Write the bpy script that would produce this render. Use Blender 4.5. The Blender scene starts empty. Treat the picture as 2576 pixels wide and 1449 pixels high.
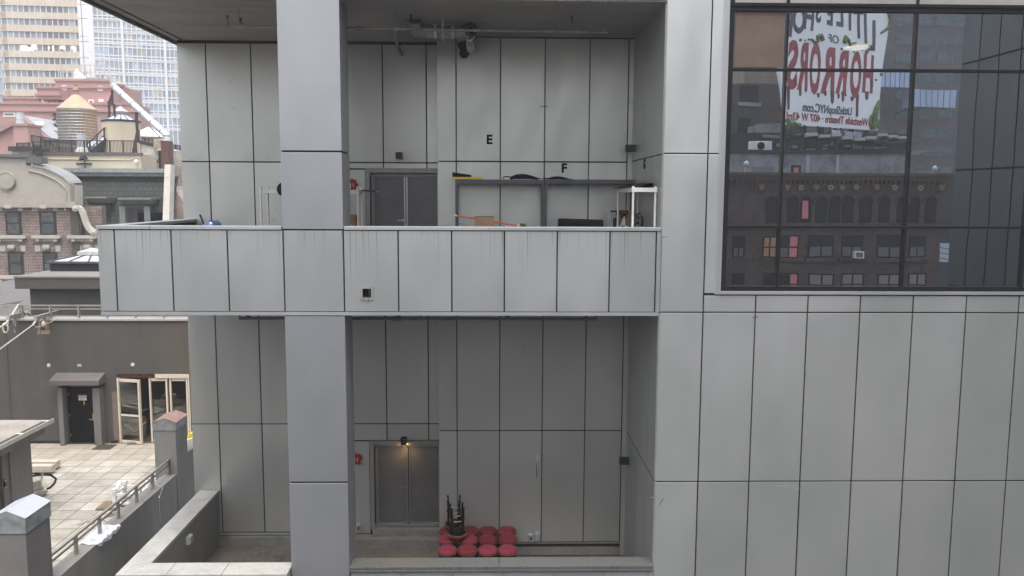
import bpy, bmesh, math, random
from mathutils import Vector, Matrix
random.seed(7)
SC = bpy.context.scene
COL = SC.collection
V = Vector
# ------------------------------------------------------------------ camera
CZ = 20.0
PITCH, YAW, ROLL = 0.112253, 0.0204624, 0.00446914
FOC = 3246.29 / 4032                       # focal length over picture width
cp, sp, cy, sy = math.cos(PITCH), math.sin(PITCH), math.cos(YAW), math.sin(YAW)
FW = V((sy * cp, cy * cp, -sp))
R0 = V((cy, -sy, 0))
U0 = R0.cross(FW)
RT = R0 * math.cos(ROLL) + U0 * math.sin(ROLL)
UP = U0 * math.cos(ROLL) - R0 * math.sin(ROLL)
cam_d = bpy.data.cameras.new('camera')
cam = bpy.data.objects.new('camera', cam_d)
COL.objects.link(cam)
cam.matrix_world = Matrix(((RT.x, UP.x, -FW.x, 0), (RT.y, UP.y, -FW.y, 0), (RT.z, UP.z, -FW.z, CZ), (0, 0, 0, 1)))
cam_d.sensor_width = 36
cam_d.lens = 36 * FOC
cam_d.clip_start = 0.1
cam_d.clip_end = 4000
SC.camera = cam
# ------------------------------------------------------------------ light
SUN_EL, SUN_AZ = math.radians(70), math.radians(172)
w = bpy.data.worlds.new('World')
SC.world = w
w.use_nodes = True
nt = w.node_tree
nt.nodes.clear()
sky = nt.nodes.new('ShaderNodeTexSky')
sky.sky_type = 'NISHITA'
sky.sun_disc = False
sky.sun_elevation = SUN_EL
sky.sun_rotation = SUN_AZ
sky.air_density = 1.0
sky.dust_density = 4.0
hs = nt.nodes.new('ShaderNodeHueSaturation')
hs.inputs['Saturation'].default_value = 0.34
bg = nt.nodes.new('ShaderNodeBackground')
bg.inputs['Strength'].default_value = 0.15
wo = nt.nodes.new('ShaderNodeOutputWorld')
nt.links.new(sky.outputs[0], hs.inputs['Color'])
nt.links.new(hs.outputs[0], bg.inputs[0])
nt.links.new(bg.outputs[0], wo.inputs[0])
sl = bpy.data.lights.new('sun', 'SUN')
sl.energy = 0.8
sl.angle = math.radians(30)
sl.color = (1.0, 0.98, 0.95)
so = bpy.data.objects.new('sun', sl)
COL.objects.link(so)
sd = V((math.sin(SUN_AZ) * math.cos(SUN_EL), math.cos(SUN_AZ) * math.cos(SUN_EL), math.sin(SUN_EL)))
so.rotation_euler = sd.to_track_quat('Z', 'Y').to_euler()
so.location = (0, 0, 60)
vs = SC.view_settings
vs.view_transform = 'Standard'
vs.look = 'None'
vs.exposure = 1.45
vs.gamma = 1.0
vs.use_curve_mapping = False
SC.cycles.max_bounces = 8
SC.cycles.glossy_bounces = 4
SC.cycles.diffuse_bounces = 4
SC.cycles.transparent_max_bounces = 8
SC.cycles.sample_clamp_indirect = 4

# ------------------------------------------------------------------ survey helpers: a sight line of the photograph met with a real plane
F2 = FOC * 2576
def ray(px, py):
    return FW + RT * ((px - 1288) / F2) - UP * ((py - 724.5) / F2)
def at(px, py, Y=None, X=None, Z=None):
    d = ray(px, py)
    t = Y / d.y if Y is not None else X / d.x if X is not None else (Z - CZ) / d.z
    return d * t + V((0, 0, CZ))
class Plane:
    """upright plane through p0, turned by ang about Z; uz() gives distance along it and height"""
    def __init__(s, p0, deg=0):
        s.p = V((p0[0], p0[1], 0)); a = math.radians(deg)
        s.d = V((math.cos(a), math.sin(a), 0)); s.n = V((-math.sin(a), math.cos(a), 0))
        s.deg = deg
    def uz(s, px, py):
        d = ray(px, py); o = V((0, 0, CZ))
        t = (s.p - o).dot(s.n) / d.dot(s.n)
        q = o + d * t
        return (q - s.p).dot(s.d), q.z
# ------------------------------------------------------------------ mesh helpers
class MB:
    def __init__(s):
        s.v = []; s.f = []; s.M = None
    def add(s, vs_, fs):
        b = len(s.v)
        if s.M is not None:
            vs_ = [s.M @ V(p) for p in vs_]
        s.v += [tuple(p) for p in vs_]
        s.f += [tuple(b + i for i in f) for f in fs]
        return s
    def box(s, x0, x1, y0, y1, z0, z1):
        if x0 > x1: x0, x1 = x1, x0
        if y0 > y1: y0, y1 = y1, y0
        if z0 > z1: z0, z1 = z1, z0
        return s.add([(x0, y0, z0), (x1, y0, z0), (x1, y1, z0), (x0, y1, z0), (x0, y0, z1), (x1, y0, z1), (x1, y1, z1), (x0, y1, z1)],
                     [(0, 3, 2, 1), (4, 5, 6, 7), (0, 1, 5, 4), (1, 2, 6, 5), (2, 3, 7, 6), (3, 0, 4, 7)])
    def bar(s, p0, p1, w_, h_, up=V((0, 0, 1))):
        p0, p1 = V(p0), V(p1); d = (p1 - p0).normalized()
        a = d.cross(up)
        if a.length < 1e-4: a = d.cross(V((0, 1, 0)))
        a.normalize(); b = a.cross(d)
        a *= w_ / 2; b *= h_ / 2
        return s.add([p0 - a - b, p0 + a - b, p0 + a + b, p0 - a + b, p1 - a - b, p1 + a - b, p1 + a + b, p1 - a + b],
                     [(0, 1, 2, 3), (7, 6, 5, 4), (1, 0, 4, 5), (2, 1, 5, 6), (3, 2, 6, 7), (0, 3, 7, 4)])
    def prism(s, pts, ext):
        n = len(pts); e = V(ext)
        p = [V(q) for q in pts]
        return s.add(p + [q + e for q in p], [tuple(range(n))[::-1], tuple(range(n, 2 * n))] + [(i, (i + 1) % n, n + (i + 1) % n, n + i) for i in range(n)])
    def tube(s, path, r, n=8, cap=True, closed=False):
        P = [V(p) for p in path]; m = len(P)
        rs = r if isinstance(r, (list, tuple)) else [r] * m
        vs_ = []; prev = None
        for i in range(m):
            if closed: t = P[(i + 1) % m] - P[i - 1]
            else: t = P[min(i + 1, m - 1)] - P[max(i - 1, 0)]
            t.normalize()
            if prev is None:
                a = t.cross(V((0, 0, 1)))
                if a.length < 1e-3: a = t.cross(V((1, 0, 0)))
            else:
                a = prev - t * prev.dot(t)
            a.normalize(); prev = a
            b = t.cross(a)
            for k in range(n):
                q = 2 * math.pi * k / n
                vs_.append(P[i] + (a * math.cos(q) + b * math.sin(q)) * rs[i])
        fs = []
        for i in range(m if closed else m - 1):
            j = (i + 1) % m
            for k in range(n):
                fs.append((i * n + k, i * n + (k + 1) % n, j * n + (k + 1) % n, j * n + k))
        if cap and not closed:
            fs.append(tuple(range(n))[::-1]); fs.append(tuple((m - 1) * n + k for k in range(n)))
        return s.add(vs_, fs)
    def lathe(s, prof, c=(0, 0, 0), n=24, cap=True, axis=None):
        """prof = (radius, height) pairs from bottom to top"""
        vs_ = []; m = len(prof); c = V(c)
        q = V((0, 0, 1)).rotation_difference(V(axis)) if axis else None
        for r, h in prof:
            for k in range(n):
                a = 2 * math.pi * k / n
                p = V((r * math.cos(a), r * math.sin(a), h))
                vs_.append(c + (q @ p if q else p))
        fs = [(i * n + k, i * n + (k + 1) % n, (i + 1) * n + (k + 1) % n, (i + 1) * n + k) for i in range(m - 1) for k in range(n)]
        if cap:
            fs.append(tuple(range(n))[::-1]); fs.append(tuple((m - 1) * n + k for k in range(n)))
        return s.add(vs_, fs)
    def quad(s, a, b, c, d):
        return s.add([a, b, c, d], [(0, 1, 2, 3)])
    def build(s, name, mat, parent=None, smooth=False, bevel=0, local=None):
        me = bpy.data.meshes.new(name)
        me.from_pydata(s.v, [], s.f)
        bm = bmesh.new(); bm.from_mesh(me)
        bmesh.ops.recalc_face_normals(bm, faces=bm.faces)
        bm.to_mesh(me); bm.free()
        if smooth:
            for p in me.polygons: p.use_smooth = True
        o = bpy.data.objects.new(name, me)
        COL.objects.link(o)
        if mat: me.materials.append(mat)
        if bevel:
            b = o.modifiers.new('bevel', 'BEVEL'); b.width = bevel; b.segments = 2; b.limit_method = 'ANGLE'
        if smooth:
            try: me.set_sharp_from_angle(angle=math.radians(40))
            except Exception: pass
        if parent: hang(o, parent)
        return o
def mb(): return MB()
def hang(o, parent):
    o.parent = parent
    o.matrix_parent_inverse = wmat(parent).inverted()
def wmat(o):
    m = Matrix.LocRotScale(o.location, o.rotation_euler, o.scale)
    return (wmat(o.parent) @ o.matrix_parent_inverse @ m) if o.parent else m
def tag(o, label=None, cat=None, group=None, kind=None):
    if label: o['label'] = label
    if cat: o['category'] = cat
    if group: o['group'] = group
    if kind: o['kind'] = kind
    return o
def thing(name, label, cat, loc=(0, 0, 0), group=None, rz=0):
    o = bpy.data.objects.new(name, None)
    COL.objects.link(o)
    o.location = loc; o.rotation_euler.z = rz; o.empty_display_size = 0.2
    return tag(o, label, cat, group)
def struct(m, name, mat):
    return tag(m.build(name, mat), kind='structure')
def one(m, name, mat, label, cat, group=None, **k):
    """a thing that is a single mesh"""
    return tag(m.build(name, mat, **k), label, cat, group)
def children(o): return [c for c in bpy.data.objects if c.parent == o]
def copy_tree(o, delta, label, top=True):
    c = o.copy(); COL.objects.link(c)
    if top:
        c.location = V(o.location) + V(delta); c['label'] = label
    for ch in children(o):
        d = ch.copy(); COL.objects.link(d); d.parent = c
        d.matrix_parent_inverse = ch.matrix_parent_inverse.copy()
        for g in children(ch):
            e = g.copy(); COL.objects.link(e); e.parent = d
            e.matrix_parent_inverse = g.matrix_parent_inverse.copy()
    return c
def text(body, size, mat, name, M, parent=None, depth=0.01, bold=0.0, align='CENTER', sx=1.0, sy_=1.0):
    c = bpy.data.curves.new('lettering', 'FONT')
    c.body = body; c.size = size; c.extrude = depth; c.offset = bold; c.align_x = align; c.align_y = 'CENTER'
    c.resolution_u = 4
    t = bpy.data.objects.new('lettering', c)
    COL.objects.link(t)
    dg = bpy.context.evaluated_depsgraph_get(); dg.update()
    me = bpy.data.meshes.new_from_object(t.evaluated_get(dg))
    bpy.data.objects.remove(t)
    me.transform(Matrix.Diagonal((sx, sy_, 1, 1)))
    me.transform(M)
    me.name = name
    o = bpy.data.objects.new(name, me); COL.objects.link(o)
    me.materials.clear(); me.materials.append(mat)
    if parent: hang(o, parent)
    return o
def face_mat(p, deg=0, tilt=0.0):
    """lettering frame: x along the wall, y up, z towards the viewer; deg turns it about Z"""
    return Matrix.Translation(V(p)) @ Matrix.Rotation(math.radians(deg), 4, 'Z') @ Matrix.Rotation(math.radians(90), 4, 'X') @ Matrix.Rotation(tilt, 4, 'Z')
# ------------------------------------------------------------------ materials
MATS = {}
class NT:
    def __init__(s, name):
        s.m = bpy.data.materials.new(name); s.m.use_nodes = True
        s.t = s.m.node_tree; s.b = s.t.nodes['Principled BSDF']; s.out = s.t.nodes['Material Output']
    def n(s, kind, **k):
        o = s.t.nodes.new('ShaderNode' + kind)
        for a, b in k.items(): setattr(o, a, b)
        return o
    def l(s, a, b): s.t.links.new(a, b)
    def math(s, op, a, b=0.0, c=None):
        o = s.t.nodes.new('ShaderNodeMath'); o.operation = op
        for i, x in enumerate((a, b) if c is None else (a, b, c)):
            if isinstance(x, (int, float)): o.inputs[i].default_value = x
            else: s.l(x, o.inputs[i])
        return o.outputs[0]
    def noise(s, vec, scale, detail=4, rough=0.55):
        o = s.t.nodes.new('ShaderNodeTexNoise'); o.inputs['Scale'].default_value = scale
        o.inputs['Detail'].default_value = detail; o.inputs['Roughness'].default_value = rough
        if vec: s.l(vec, o.inputs['Vector'])
        return o.outputs['Fac']
    def ramp(s, fac, stops):
        o = s.t.nodes.new('ShaderNodeValToRGB'); e = o.color_ramp.elements
        while len(e) < len(stops): e.new(0.5)
        for i, (p, c) in enumerate(stops):
            e[i].position = p; e[i].color = (*c, 1) if len(c) == 3 else c
        s.l(fac, o.inputs[0]); return o.outputs[0]
    def mix(s, fac, a, b, mode='MIX'):
        o = s.t.nodes.new('ShaderNodeMix'); o.data_type = 'RGBA'; o.blend_type = mode
        for sock, x in ((o.inputs[0], fac), (o.inputs[6], a), (o.inputs[7], b)):
            if isinstance(x, (int, float)): sock.default_value = x
            elif isinstance(x, (tuple, list)): sock.default_value = (*x, 1) if len(x) == 3 else x
            else: s.l(x, sock)
        return o.outputs[2]
    def pos(s, scale=(1, 1, 1)):
        g = s.t.nodes.new('ShaderNodeNewGeometry')
        mp = s.t.nodes.new('ShaderNodeMapping'); mp.inputs['Scale'].default_value = scale
        s.l(g.outputs['Position'], mp.inputs['Vector']); return mp.outputs[0]
    def island(s):
        g = s.t.nodes.new('ShaderNodeNewGeometry'); return g.outputs['Random Per Island']
    def bump(s, h, strength, dist=0.02):
        o = s.t.nodes.new('ShaderNodeBump'); o.inputs['Strength'].default_value = strength; o.inputs['Distance'].default_value = dist
        s.l(h, o.inputs['Height']); s.l(o.outputs[0], s.b.inputs['Normal']); return o
    def set(s, **k):
        for a, b in k.items():
            i = s.b.inputs[a.replace('_', ' ')]
            if isinstance(b, (tuple, list)): i.default_value = (*b, 1) if len(b) == 3 else b
            elif isinstance(b, (int, float)): i.default_value = b
            else: s.l(b, i)
        return s
def plain(name, c, rough=0.6, metal=0.0, var=0.12, scale=6.0, bump=0.15, island=0.0, spec=None):
    """paint / metal / cloth with a little mottling of its own"""
    if name in MATS: return MATS[name]
    t = NT(name); p = t.pos()
    f = t.noise(p, scale, 5)
    lo = tuple(x * (1 - var) for x in c); hi = tuple(min(1, x * (1 + var)) for x in c)
    col = t.ramp(f, [(0.3, lo), (0.7, hi)])
    if island:
        r = t.math('MULTIPLY_ADD', t.island(), 2 * island, 1 - island)
        col = t.mix(1.0, col, r, 'MULTIPLY')
    t.set(Base_Color=col, Roughness=rough, Metallic=metal, Specular_IOR_Level=(0.12 if max(c) < 0.06 else 0.4) if spec is None else spec)
    if bump: t.bump(t.noise(p, scale * 6, 3), bump, 0.01)
    MATS[name] = t.m
    return t.m
def cladding(name, c, streaks=None, rough=0.40, metal=0.5, scuff=0.5):
    """satin coated aluminium sheets: each sheet slightly its own tone, oil-canned, scuffed"""
    t = NT(name); p = t.pos()
    r = t.math('MULTIPLY_ADD', t.island(), 0.14, 0.93)
    cl = t.noise(t.pos((1, 1, 0.45)), 0.9, 3)
    tone = t.ramp(cl, [(0.25, (0.90, 0.915, 0.91)), (0.75, (1.04, 1.03, 1.04))])
    col = t.mix(1.0, c, tone, 'MULTIPLY'); col = t.mix(1.0, col, r, 'MULTIPLY')
    # runs of dirty water: thin vertical threads of varying length below a ledge
    if streaks:
        ztop, length, dark = streaks
        g = t.n('NewGeometry'); sx = t.n('SeparateXYZ'); t.l(g.outputs['Position'], sx.inputs[0])
        thr = t.noise(t.pos((26, 26, 0.22)), 1.0, 2, 0.6)
        big = t.noise(t.pos((1.2, 1.2, 0.0)), 1.0, 2)
        th = t.math('MULTIPLY', t.math('SUBTRACT', thr, 0.565), 9.0)
        d = t.math('SUBTRACT', ztop, sx.outputs[2])
        ln = t.math('MULTIPLY', t.math('POWER', big, 3.0), length * 7)
        fall = t.math('SUBTRACT', 1.0, t.math('DIVIDE', d, ln))
        k = t.math('MULTIPLY', t.math('MINIMUM', t.math('MAXIMUM', th, 0.0), 1.0), t.math('MAXIMUM', fall, 0.0))
        k = t.math('MINIMUM', t.math('MULTIPLY', k, dark), 0.6)
        col = t.mix(k, col, tuple(x * 0.3 for x in c))
        wsp = t.noise(t.pos((18, 18, 1.3)), 1.0, 3, 0.7)
        wk = t.math('MULTIPLY', t.math('MAXIMUM', t.math('SUBTRACT', wsp, 0.68), 0.0), 2.2)
        col = t.mix(t.math('MINIMUM', wk, 0.35), col, (0.62, 0.63, 0.62))
    sc = t.noise(p, 14.0, 6, 0.75); big2 = t.noise(p, 0.7, 2)
    sk = t.math('MULTIPLY', t.math('MAXIMUM', t.math('SUBTRACT', sc, 0.66), 0.0), t.math('MAXIMUM', t.math('SUBTRACT', big2, 0.45), 0.0))
    sk = t.math('MINIMUM', t.math('MULTIPLY', sk, 26.0 * scuff), 0.5)
    col = t.mix(sk, col, tuple(x * 0.45 for x in c))
    rr = t.math('MULTIPLY_ADD', cl, 0.14, rough - 0.07)
    t.set(Base_Color=col, Roughness=rr, Metallic=metal)
    t.bump(t.noise(t.pos((1, 1, 0.5)), 1.1, 1), 0.6, 0.07)
    MATS[name] = t.m
    return t.m
def concrete(name, c, scale=1.0, stain=0.5, rough=0.85, boards=False, spots=0.0):
    t = NT(name); p = t.pos()
    a = t.noise(p, 0.8 * scale, 6, 0.65); b = t.noise(p, 7 * scale, 6, 0.7)
    f = t.math('MULTIPLY_ADD', b, 0.45, t.math('MULTIPLY', a, 0.6))
    lo = tuple(x * (1 - stain) for x in c); hi = tuple(x * (1 + stain * 0.55) for x in c)
    col = t.ramp(f, [(0.32, lo), (0.55, c), (0.8, hi)])
    if boards:
        bn = t.noise(t.pos((0.5, 2.2, 1)), 1.0, 5, 0.7)
        col = t.mix(0.35, col, t.ramp(bn, [(0.35, tuple(x * 0.72 for x in c)), (0.65, tuple(x * 1.2 for x in c))]))
    if spots:
        s_ = t.math('MINIMUM', t.math('MULTIPLY', t.math('MAXIMUM', t.math('SUBTRACT', t.noise(p, 11, 4, 0.7), 0.6), 0.0), 6 * spots), 0.7)
        col = t.mix(s_, col, tuple(min(0.8, x * 2.4) for x in c))
    t.set(Base_Color=col, Roughness=rough)
    t.bump(b, 0.3, 0.02)
    MATS[name] = t.m
    return t.m
def brickwork(name, c1, c2, mortar, bw=0.22, bh=0.073, mort=0.011, var=0.5, off=0.5, rough=0.9, slope=1.0, bump=0.6, island=0, uy=1.0):
    """bricks, slates or blocks laid on upright faces, from world position"""
    t = NT(name)
    g = t.n('NewGeometry'); sx = t.n('SeparateXYZ'); t.l(g.outputs['Position'], sx.inputs[0])
    cx = t.n('CombineXYZ'); t.l(t.math('MULTIPLY_ADD', sx.outputs[1], uy, sx.outputs[0]), cx.inputs[0]); t.l(t.math('MULTIPLY', sx.outputs[2], slope), cx.inputs[1])
    b = t.n('TexBrick'); b.offset = off
    t.l(cx.outputs[0], b.inputs['Vector'])
    for k, x in (('Color1', (*c1, 1)), ('Color2', (*c2, 1)), ('Mortar', (*mortar, 1)), ('Scale', 1.0), ('Mortar Size', mort), ('Brick Width', bw), ('Row Height', bh), ('Bias', 0.0), ('Mortar Smooth', 0.1)):
        b.inputs[k].default_value = x
    n = t.noise(t.pos(), 1.3, 5, 0.6); n2 = t.noise(t.pos((5, 5, 9)), 1.0, 2)
    m = t.ramp(n, [(0.3, (1 - var * 0.6,) * 3), (0.7, (1 + var * 0.35,) * 3)])
    col = t.mix(1.0, b.outputs['Color'], m, 'MULTIPLY')
    m2 = t.ramp(n2, [(0.3, (1 - var * 0.4,) * 3), (0.7, (1 + var * 0.4,) * 3)])
    col = t.mix(1.0, col, m2, 'MULTIPLY')
    t.set(Base_Color=col, Roughness=rough)
    if bump:
        inv = t.math('SUBTRACT', 1.0, b.outputs['Fac']); t.bump(inv, bump, 0.012)
    MATS[name] = t.m
    return t.m
def window_glass(name, c=(0.03, 0.035, 0.04), rough=0.05, island=0.5, wav=0.0, spec=0.5, c2=None, p2=0.8):
    """dark pane that mirrors the sky; each pane its own depth of tone, some paler (c2)"""
    t = NT(name)
    r = t.island()
    col = t.mix(1.0, c, t.math('MULTIPLY_ADD', r, 2 * island, 1 - island), 'MULTIPLY')
    if c2:
        k = t.math('GREATER_THAN', t.math('FRACT', t.math('MULTIPLY', r, 7.31)), p2)
        col = t.mix(k, col, c2)
    t.set(Base_Color=col, Roughness=rough, Specular_IOR_Level=spec)
    if wav:
        t.bump(t.noise(t.pos(), 0.8, 2), wav, 0.3)
    MATS[name] = t.m
    return t.m
def glow(name, c, s):
    t = NT(name); t.set(Base_Color=c, Emission_Color=c, Emission_Strength=s); MATS[name] = t.m
    return t.m
# ------------------------------------------------------------------ material set
GREY = (0.39, 0.40, 0.392)
COOL = (0.318, 0.324, 0.336)
M_front = cladding('cladding', (0.55, 0.563, 0.555), rough=0.36, metal=0.62)
M_cool = cladding('column_cladding', COOL)
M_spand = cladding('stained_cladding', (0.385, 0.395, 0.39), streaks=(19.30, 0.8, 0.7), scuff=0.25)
M_back = cladding('recess_cladding', (0.485, 0.483, 0.46), scuff=1.6, rough=0.38, metal=0.55)
M_cope = cladding('coping_metal', (0.40, 0.41, 0.41), scuff=1.6, rough=0.4)
M_copeN = cladding('front_coping_metal', (0.19, 0.185, 0.175), streaks=(12.2, 0.4, 1.0), scuff=1.6)
M_joint = plain('joint_backing', (0.03, 0.03, 0.03), 0.8, bump=0)
M_trim = cladding('silver_trim', (0.44, 0.45, 0.46), rough=0.35, scuff=0.3)
M_black = plain('black_frame', (0.018, 0.018, 0.02), 0.4, bump=0)
M_ceil = concrete('soffit_concrete', (0.29, 0.28, 0.265), 1.0, 0.38, boards=True)
M_floor = concrete('terrace_concrete', (0.15, 0.13, 0.105), 1.6, 0.8, spots=0.9)
M_kerb = concrete('kerb_concrete', (0.22, 0.21, 0.19), 2, 0.45, spots=0.5)
M_door = concrete('door_grey', (0.105, 0.105, 0.11), 1.4, 0.35, rough=0.5)
M_dframe = plain('door_frame_grey', (0.24, 0.24, 0.23), 0.5, 0.3)
M_steel = plain('brushed_steel', (0.5, 0.5, 0.5), 0.35, 0.9)
M_galv = plain('galvanised_pipe', (0.23, 0.225, 0.21), 0.55, 0.5, var=0.35)
M_dark = plain('dark_paint', (0.035, 0.035, 0.037), 0.5)
M_blk = plain('black_cloth', (0.012, 0.012, 0.013), 0.8, bump=0.5, scale=9)
M_white = plain('white_paint', (0.72, 0.72, 0.70), 0.45, bump=0.05)
M_slot = plain('slate_steel', (0.075, 0.082, 0.095), 0.45, 0.3)
M_card = plain('cardboard', (0.30, 0.185, 0.10), 0.85, var=0.08)
M_red = plain('alarm_red', (0.26, 0.018, 0.016), 0.5)
# ------------------------------------------------------------------ ground and street
m = mb(); m.box(-399, 399, -299, 499, -0.5, 0); struct(m, 'ground', concrete('asphalt', (0.06, 0.06, 0.06), 0.4, 0.3))

# the photographer's own building, unseen, added and sized to block frontal sky
hotel = thing('sky_blocker', 'unseen plain masonry block behind the camera, added to hold back frontal sky', 'building', (-14, -8, 0))
m = mb(); m.box(-45, 8.2, -18, -1.2, 0, 20.5); m.build('wall', concrete('blocker_masonry', (0.33, 0.32, 0.31), 0.6, 0.2), hotel)
# ================================================================== metal clad building
XL, XR, YF, YM, YD = -8.12, 3.43, 17.0, 20.85, 21.65
ZU, ZLOW = 18.05, 10.55            # upper and lower terrace floors
ZC = 23.87                          # soffit of the upper terrace
metal = thing('metal_clad_building', 'grey metal clad building with two stacked terraces and a big dark window', 'building', (3.43, 17, 0))
G = 0.030
def panels(m, axis, f, us, zs, t=0.03, skip=(), g=G):
    """sheets on an upright face; axis 'x' faces -Y at y=f, axis 'y' faces -X at x=f; sign of t is the way they stand proud"""
    for i in range(len(us) - 1):
        for j in range(len(zs) - 1):
            if (i, j) in skip: continue
            u0, u1, z0, z1 = us[i] + g / 2, us[i + 1] - g / 2, zs[j] + g / 2, zs[j + 1] - g / 2
            e = random.uniform(-.0035, .0035)
            if axis == 'x': m.box(u0, u1, f + e, f + t, z0 + random.uniform(-.002, .002), z1)
            else: m.box(f, f + t, u0, u1, z0, z1)
    return m
back = mb()
# --- right hand facade
m = mb()
uj = [3.43, 4.35, 5.45, 6.55, 7.66, 8.78, 9.91, 11.03, 12.15, 13.27, 14.39, 15.5, 16.6, 17.4]
panels(m, 'x', YF, uj, [2.6, 6.4, 10.15, 13.92, 17.58])
panels(m, 'x', YF, [4.35, 5.45, 6.55, 7.66, 8.78, 9.91, 11.03, 12.15, 13.27, 14.39, 15.5, 16.6, 17.4], [17.58, 17.945])
panels(m, 'x', YF, [3.43, 4.35], [17.58, 20.86, 24.6, 28.3])
panels(m, 'x', YF, [4.35, 4.615], [17.97, 20.86, 24.6, 28.3])
m.build('facade_wall', M_front, metal, bevel=0.004)
back.box(3.45, 17.4, 17.022, 17.10, 0, 17.97); back.box(3.45, 4.63, 17.022, 17.10, 17.97, 28.3)
back.box(17.32, 17.4, 17.10, 24, 0, 28)
# --- big window
win = mb(); gx0, gx1 = 4.70, 17.38
for z0, z1 in ((18.03, 18.13), (19.345, 19.395), (22.53, 22.58), (23.70, 23.745), (23.80, 23.86), (26.2, 26.25)):
    win.box(gx0, gx1, 16.985, 17.08, z0, z1)
win.box(gx0, gx1, 17.01, 17.08, 23.745, 23.80)
for x in (4.70, 5.86, 8.49, 11.02, 13.6, 16.2, 17.33):
    wd = 0.10 if x == 4.70 else 0.05
    zz = [18.13, 19.345, 19.395, 22.53, 22.58, 23.70, 23.86, 26.2]
    for k in range(0, 8, 2): win.box(x, x + wd, 16.99, 17.08, zz[k], zz[k + 1])
wf = win.build('window', M_black, metal)
def pane_glass():
    t = NT('coated_glass')
    t.t.nodes.remove(t.b)
    gl = t.n('BsdfGlossy'); gl.inputs['Roughness'].default_value = 0.0; gl.inputs['Color'].default_value = (0.74, 0.785, 0.85, 1)
    tr = t.n('BsdfTransparent'); tr.inputs['Color'].default_value = (0.52, 0.55, 0.55, 1)
    df = t.n('BsdfDiffuse'); df.inputs['Color'].default_value = (0.05, 0.055, 0.055, 1)
    n1 = t.noise(t.pos((0.55, 0.5, 0.7)), 1.0, 1); n2 = t.noise(t.pos((1.6, 1.6, 0.9)), 1.0, 1)
    h = t.math('MULTIPLY_ADD', n2, 0.25, n1)
    bp = t.n('Bump'); bp.inputs['Strength'].default_value = 1.0; bp.inputs['Distance'].default_value = 0.0015
    t.l(h, bp.inputs['Height']); t.l(bp.outputs[0], gl.inputs['Normal'])
    a = t.n('MixShader'); a.inputs[0].default_value = 0.86; t.l(tr.outputs[0], a.inputs[1]); t.l(gl.outputs[0], a.inputs[2])
    b = t.n('MixShader'); t.l(a.outputs[0], b.inputs[1]); t.l(df.outputs[0], b.inputs[2])
    # faint dust and wipe marks on the outside
    d = t.math('MULTIPLY_ADD', t.noise(t.pos((3, 3, 1.2)), 1.2, 6, 0.75), 0.16, -0.04)
    t.l(t.math('MAXIMUM', d, 0.02), b.inputs[0])
    t.l(b.outputs[0], t.out.inputs[0])
    return t.m
M_glass = pane_glass()
m = mb()
gv = [4.80, 5.86, 8.49, 11.02, 13.6, 16.2, 17.33]
for i in range(6):
    for z0, z1 in ((18.13, 19.345), (19.395, 22.53), (22.58, 23.70), (23.86, 26.2)):
        m.box(gv[i] + (0.05 if i else 0), gv[i + 1], 17.05, 17.062, z0, z1)
m.build('glass', M_glass, wf)
m = mb(); m.box(4.615, 4.70, 16.975, 17.06, 17.96, 28.3); m.box(4.70, 17.38, 16.975, 17.06, 17.96, 18.03); m.box(4.57, 4.615, 16.985, 17.04, 17.96, 28.3)
m.build('window_trim', M_trim, metal, bevel=0.004)
# room behind the glass, with a brown board at the first pane and a lit pendant lamp
m = mb()
m.box(4.7, 17.3, 24.0, 24.1, 17.9, 26.5); m.box(4.6, 4.7, 17.1, 24, 17.9, 26.5)
m.box(4.7, 17.3, 17.15, 24.0, 17.8, 17.9); m.box(4.7, 17.3, 17.15, 24.0, 26.5, 26.6)
m.build('room_wall', plain('room_dark', (0.05, 0.05, 0.05), 0.9, bump=0), metal)
m = mb(); m.box(4.83, 5.83, 17.03, 17.045, 22.60, 23.69)
one(m, 'window_board', plain('brown_board', (0.115, 0.085, 0.068), 0.5, var=0.2, scale=2.5, bump=0.1), 'brown board filling the upper left pane of the big window', 'board')
m = mb(); m.box(4.82, 16.9, 17.075, 17.09, 23.55, 23.69)
m.build('pelmet', plain('pelmet_grey', (0.5, 0.5, 0.5), 0.6), metal)
lp = at(2155, 115, Y=19.0)
lamp = thing('pendant_lamp', 'lit pendant lamp with a wide shallow dish behind the dark glass', 'lamp', lp)
m = mb(); m.lathe([(0.32, -0.03), (0.30, 0.03), (0.10, 0.12), (0.03, 0.2)], lp, 24); m.build('lamp_shade', plain('lamp_metal', (0.5, 0.45, 0.3), 0.4), lamp, smooth=True)
m = mb(); m.lathe([(0.29, 0), (0.29, 0.01)], lp + V((0, 0, -0.045)), 24); m.build('diffuser', glow('lamp_glow', (1.0, 0.74, 0.34), 16.0), lamp)
m = mb(); m.tube([lp + V((0, 0, 0.2)), V((lp.x, lp.y, 26.5))], 0.01, 6); m.build('cord', M_dark, lamp)

# --- column
CX0, CX1 = -4.36, -3.12
m = mb()
for z0, z1 in ((0.5, 4.5), (4.5, 9.0), (9.0, 13.92), (13.92, 17.50), (19.27, 20.86), (20.86, 24.6), (24.6, 28)):
    m.box(CX0, CX1, YF, 17.9, z0 + (0.018 if z0 != 0.5 else 0), z1 - 0.018)
    if z0 == 13.92: m.build('column', M_cool, metal, bevel=0.006); m = mb()
m.build('column', M_cool, metal, bevel=0.006)
m = mb(); m.box(CX0 + .03, CX1 - .03, YF + .03, 17.87, 0, 28); m.build('column_core', M_joint, metal)
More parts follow.
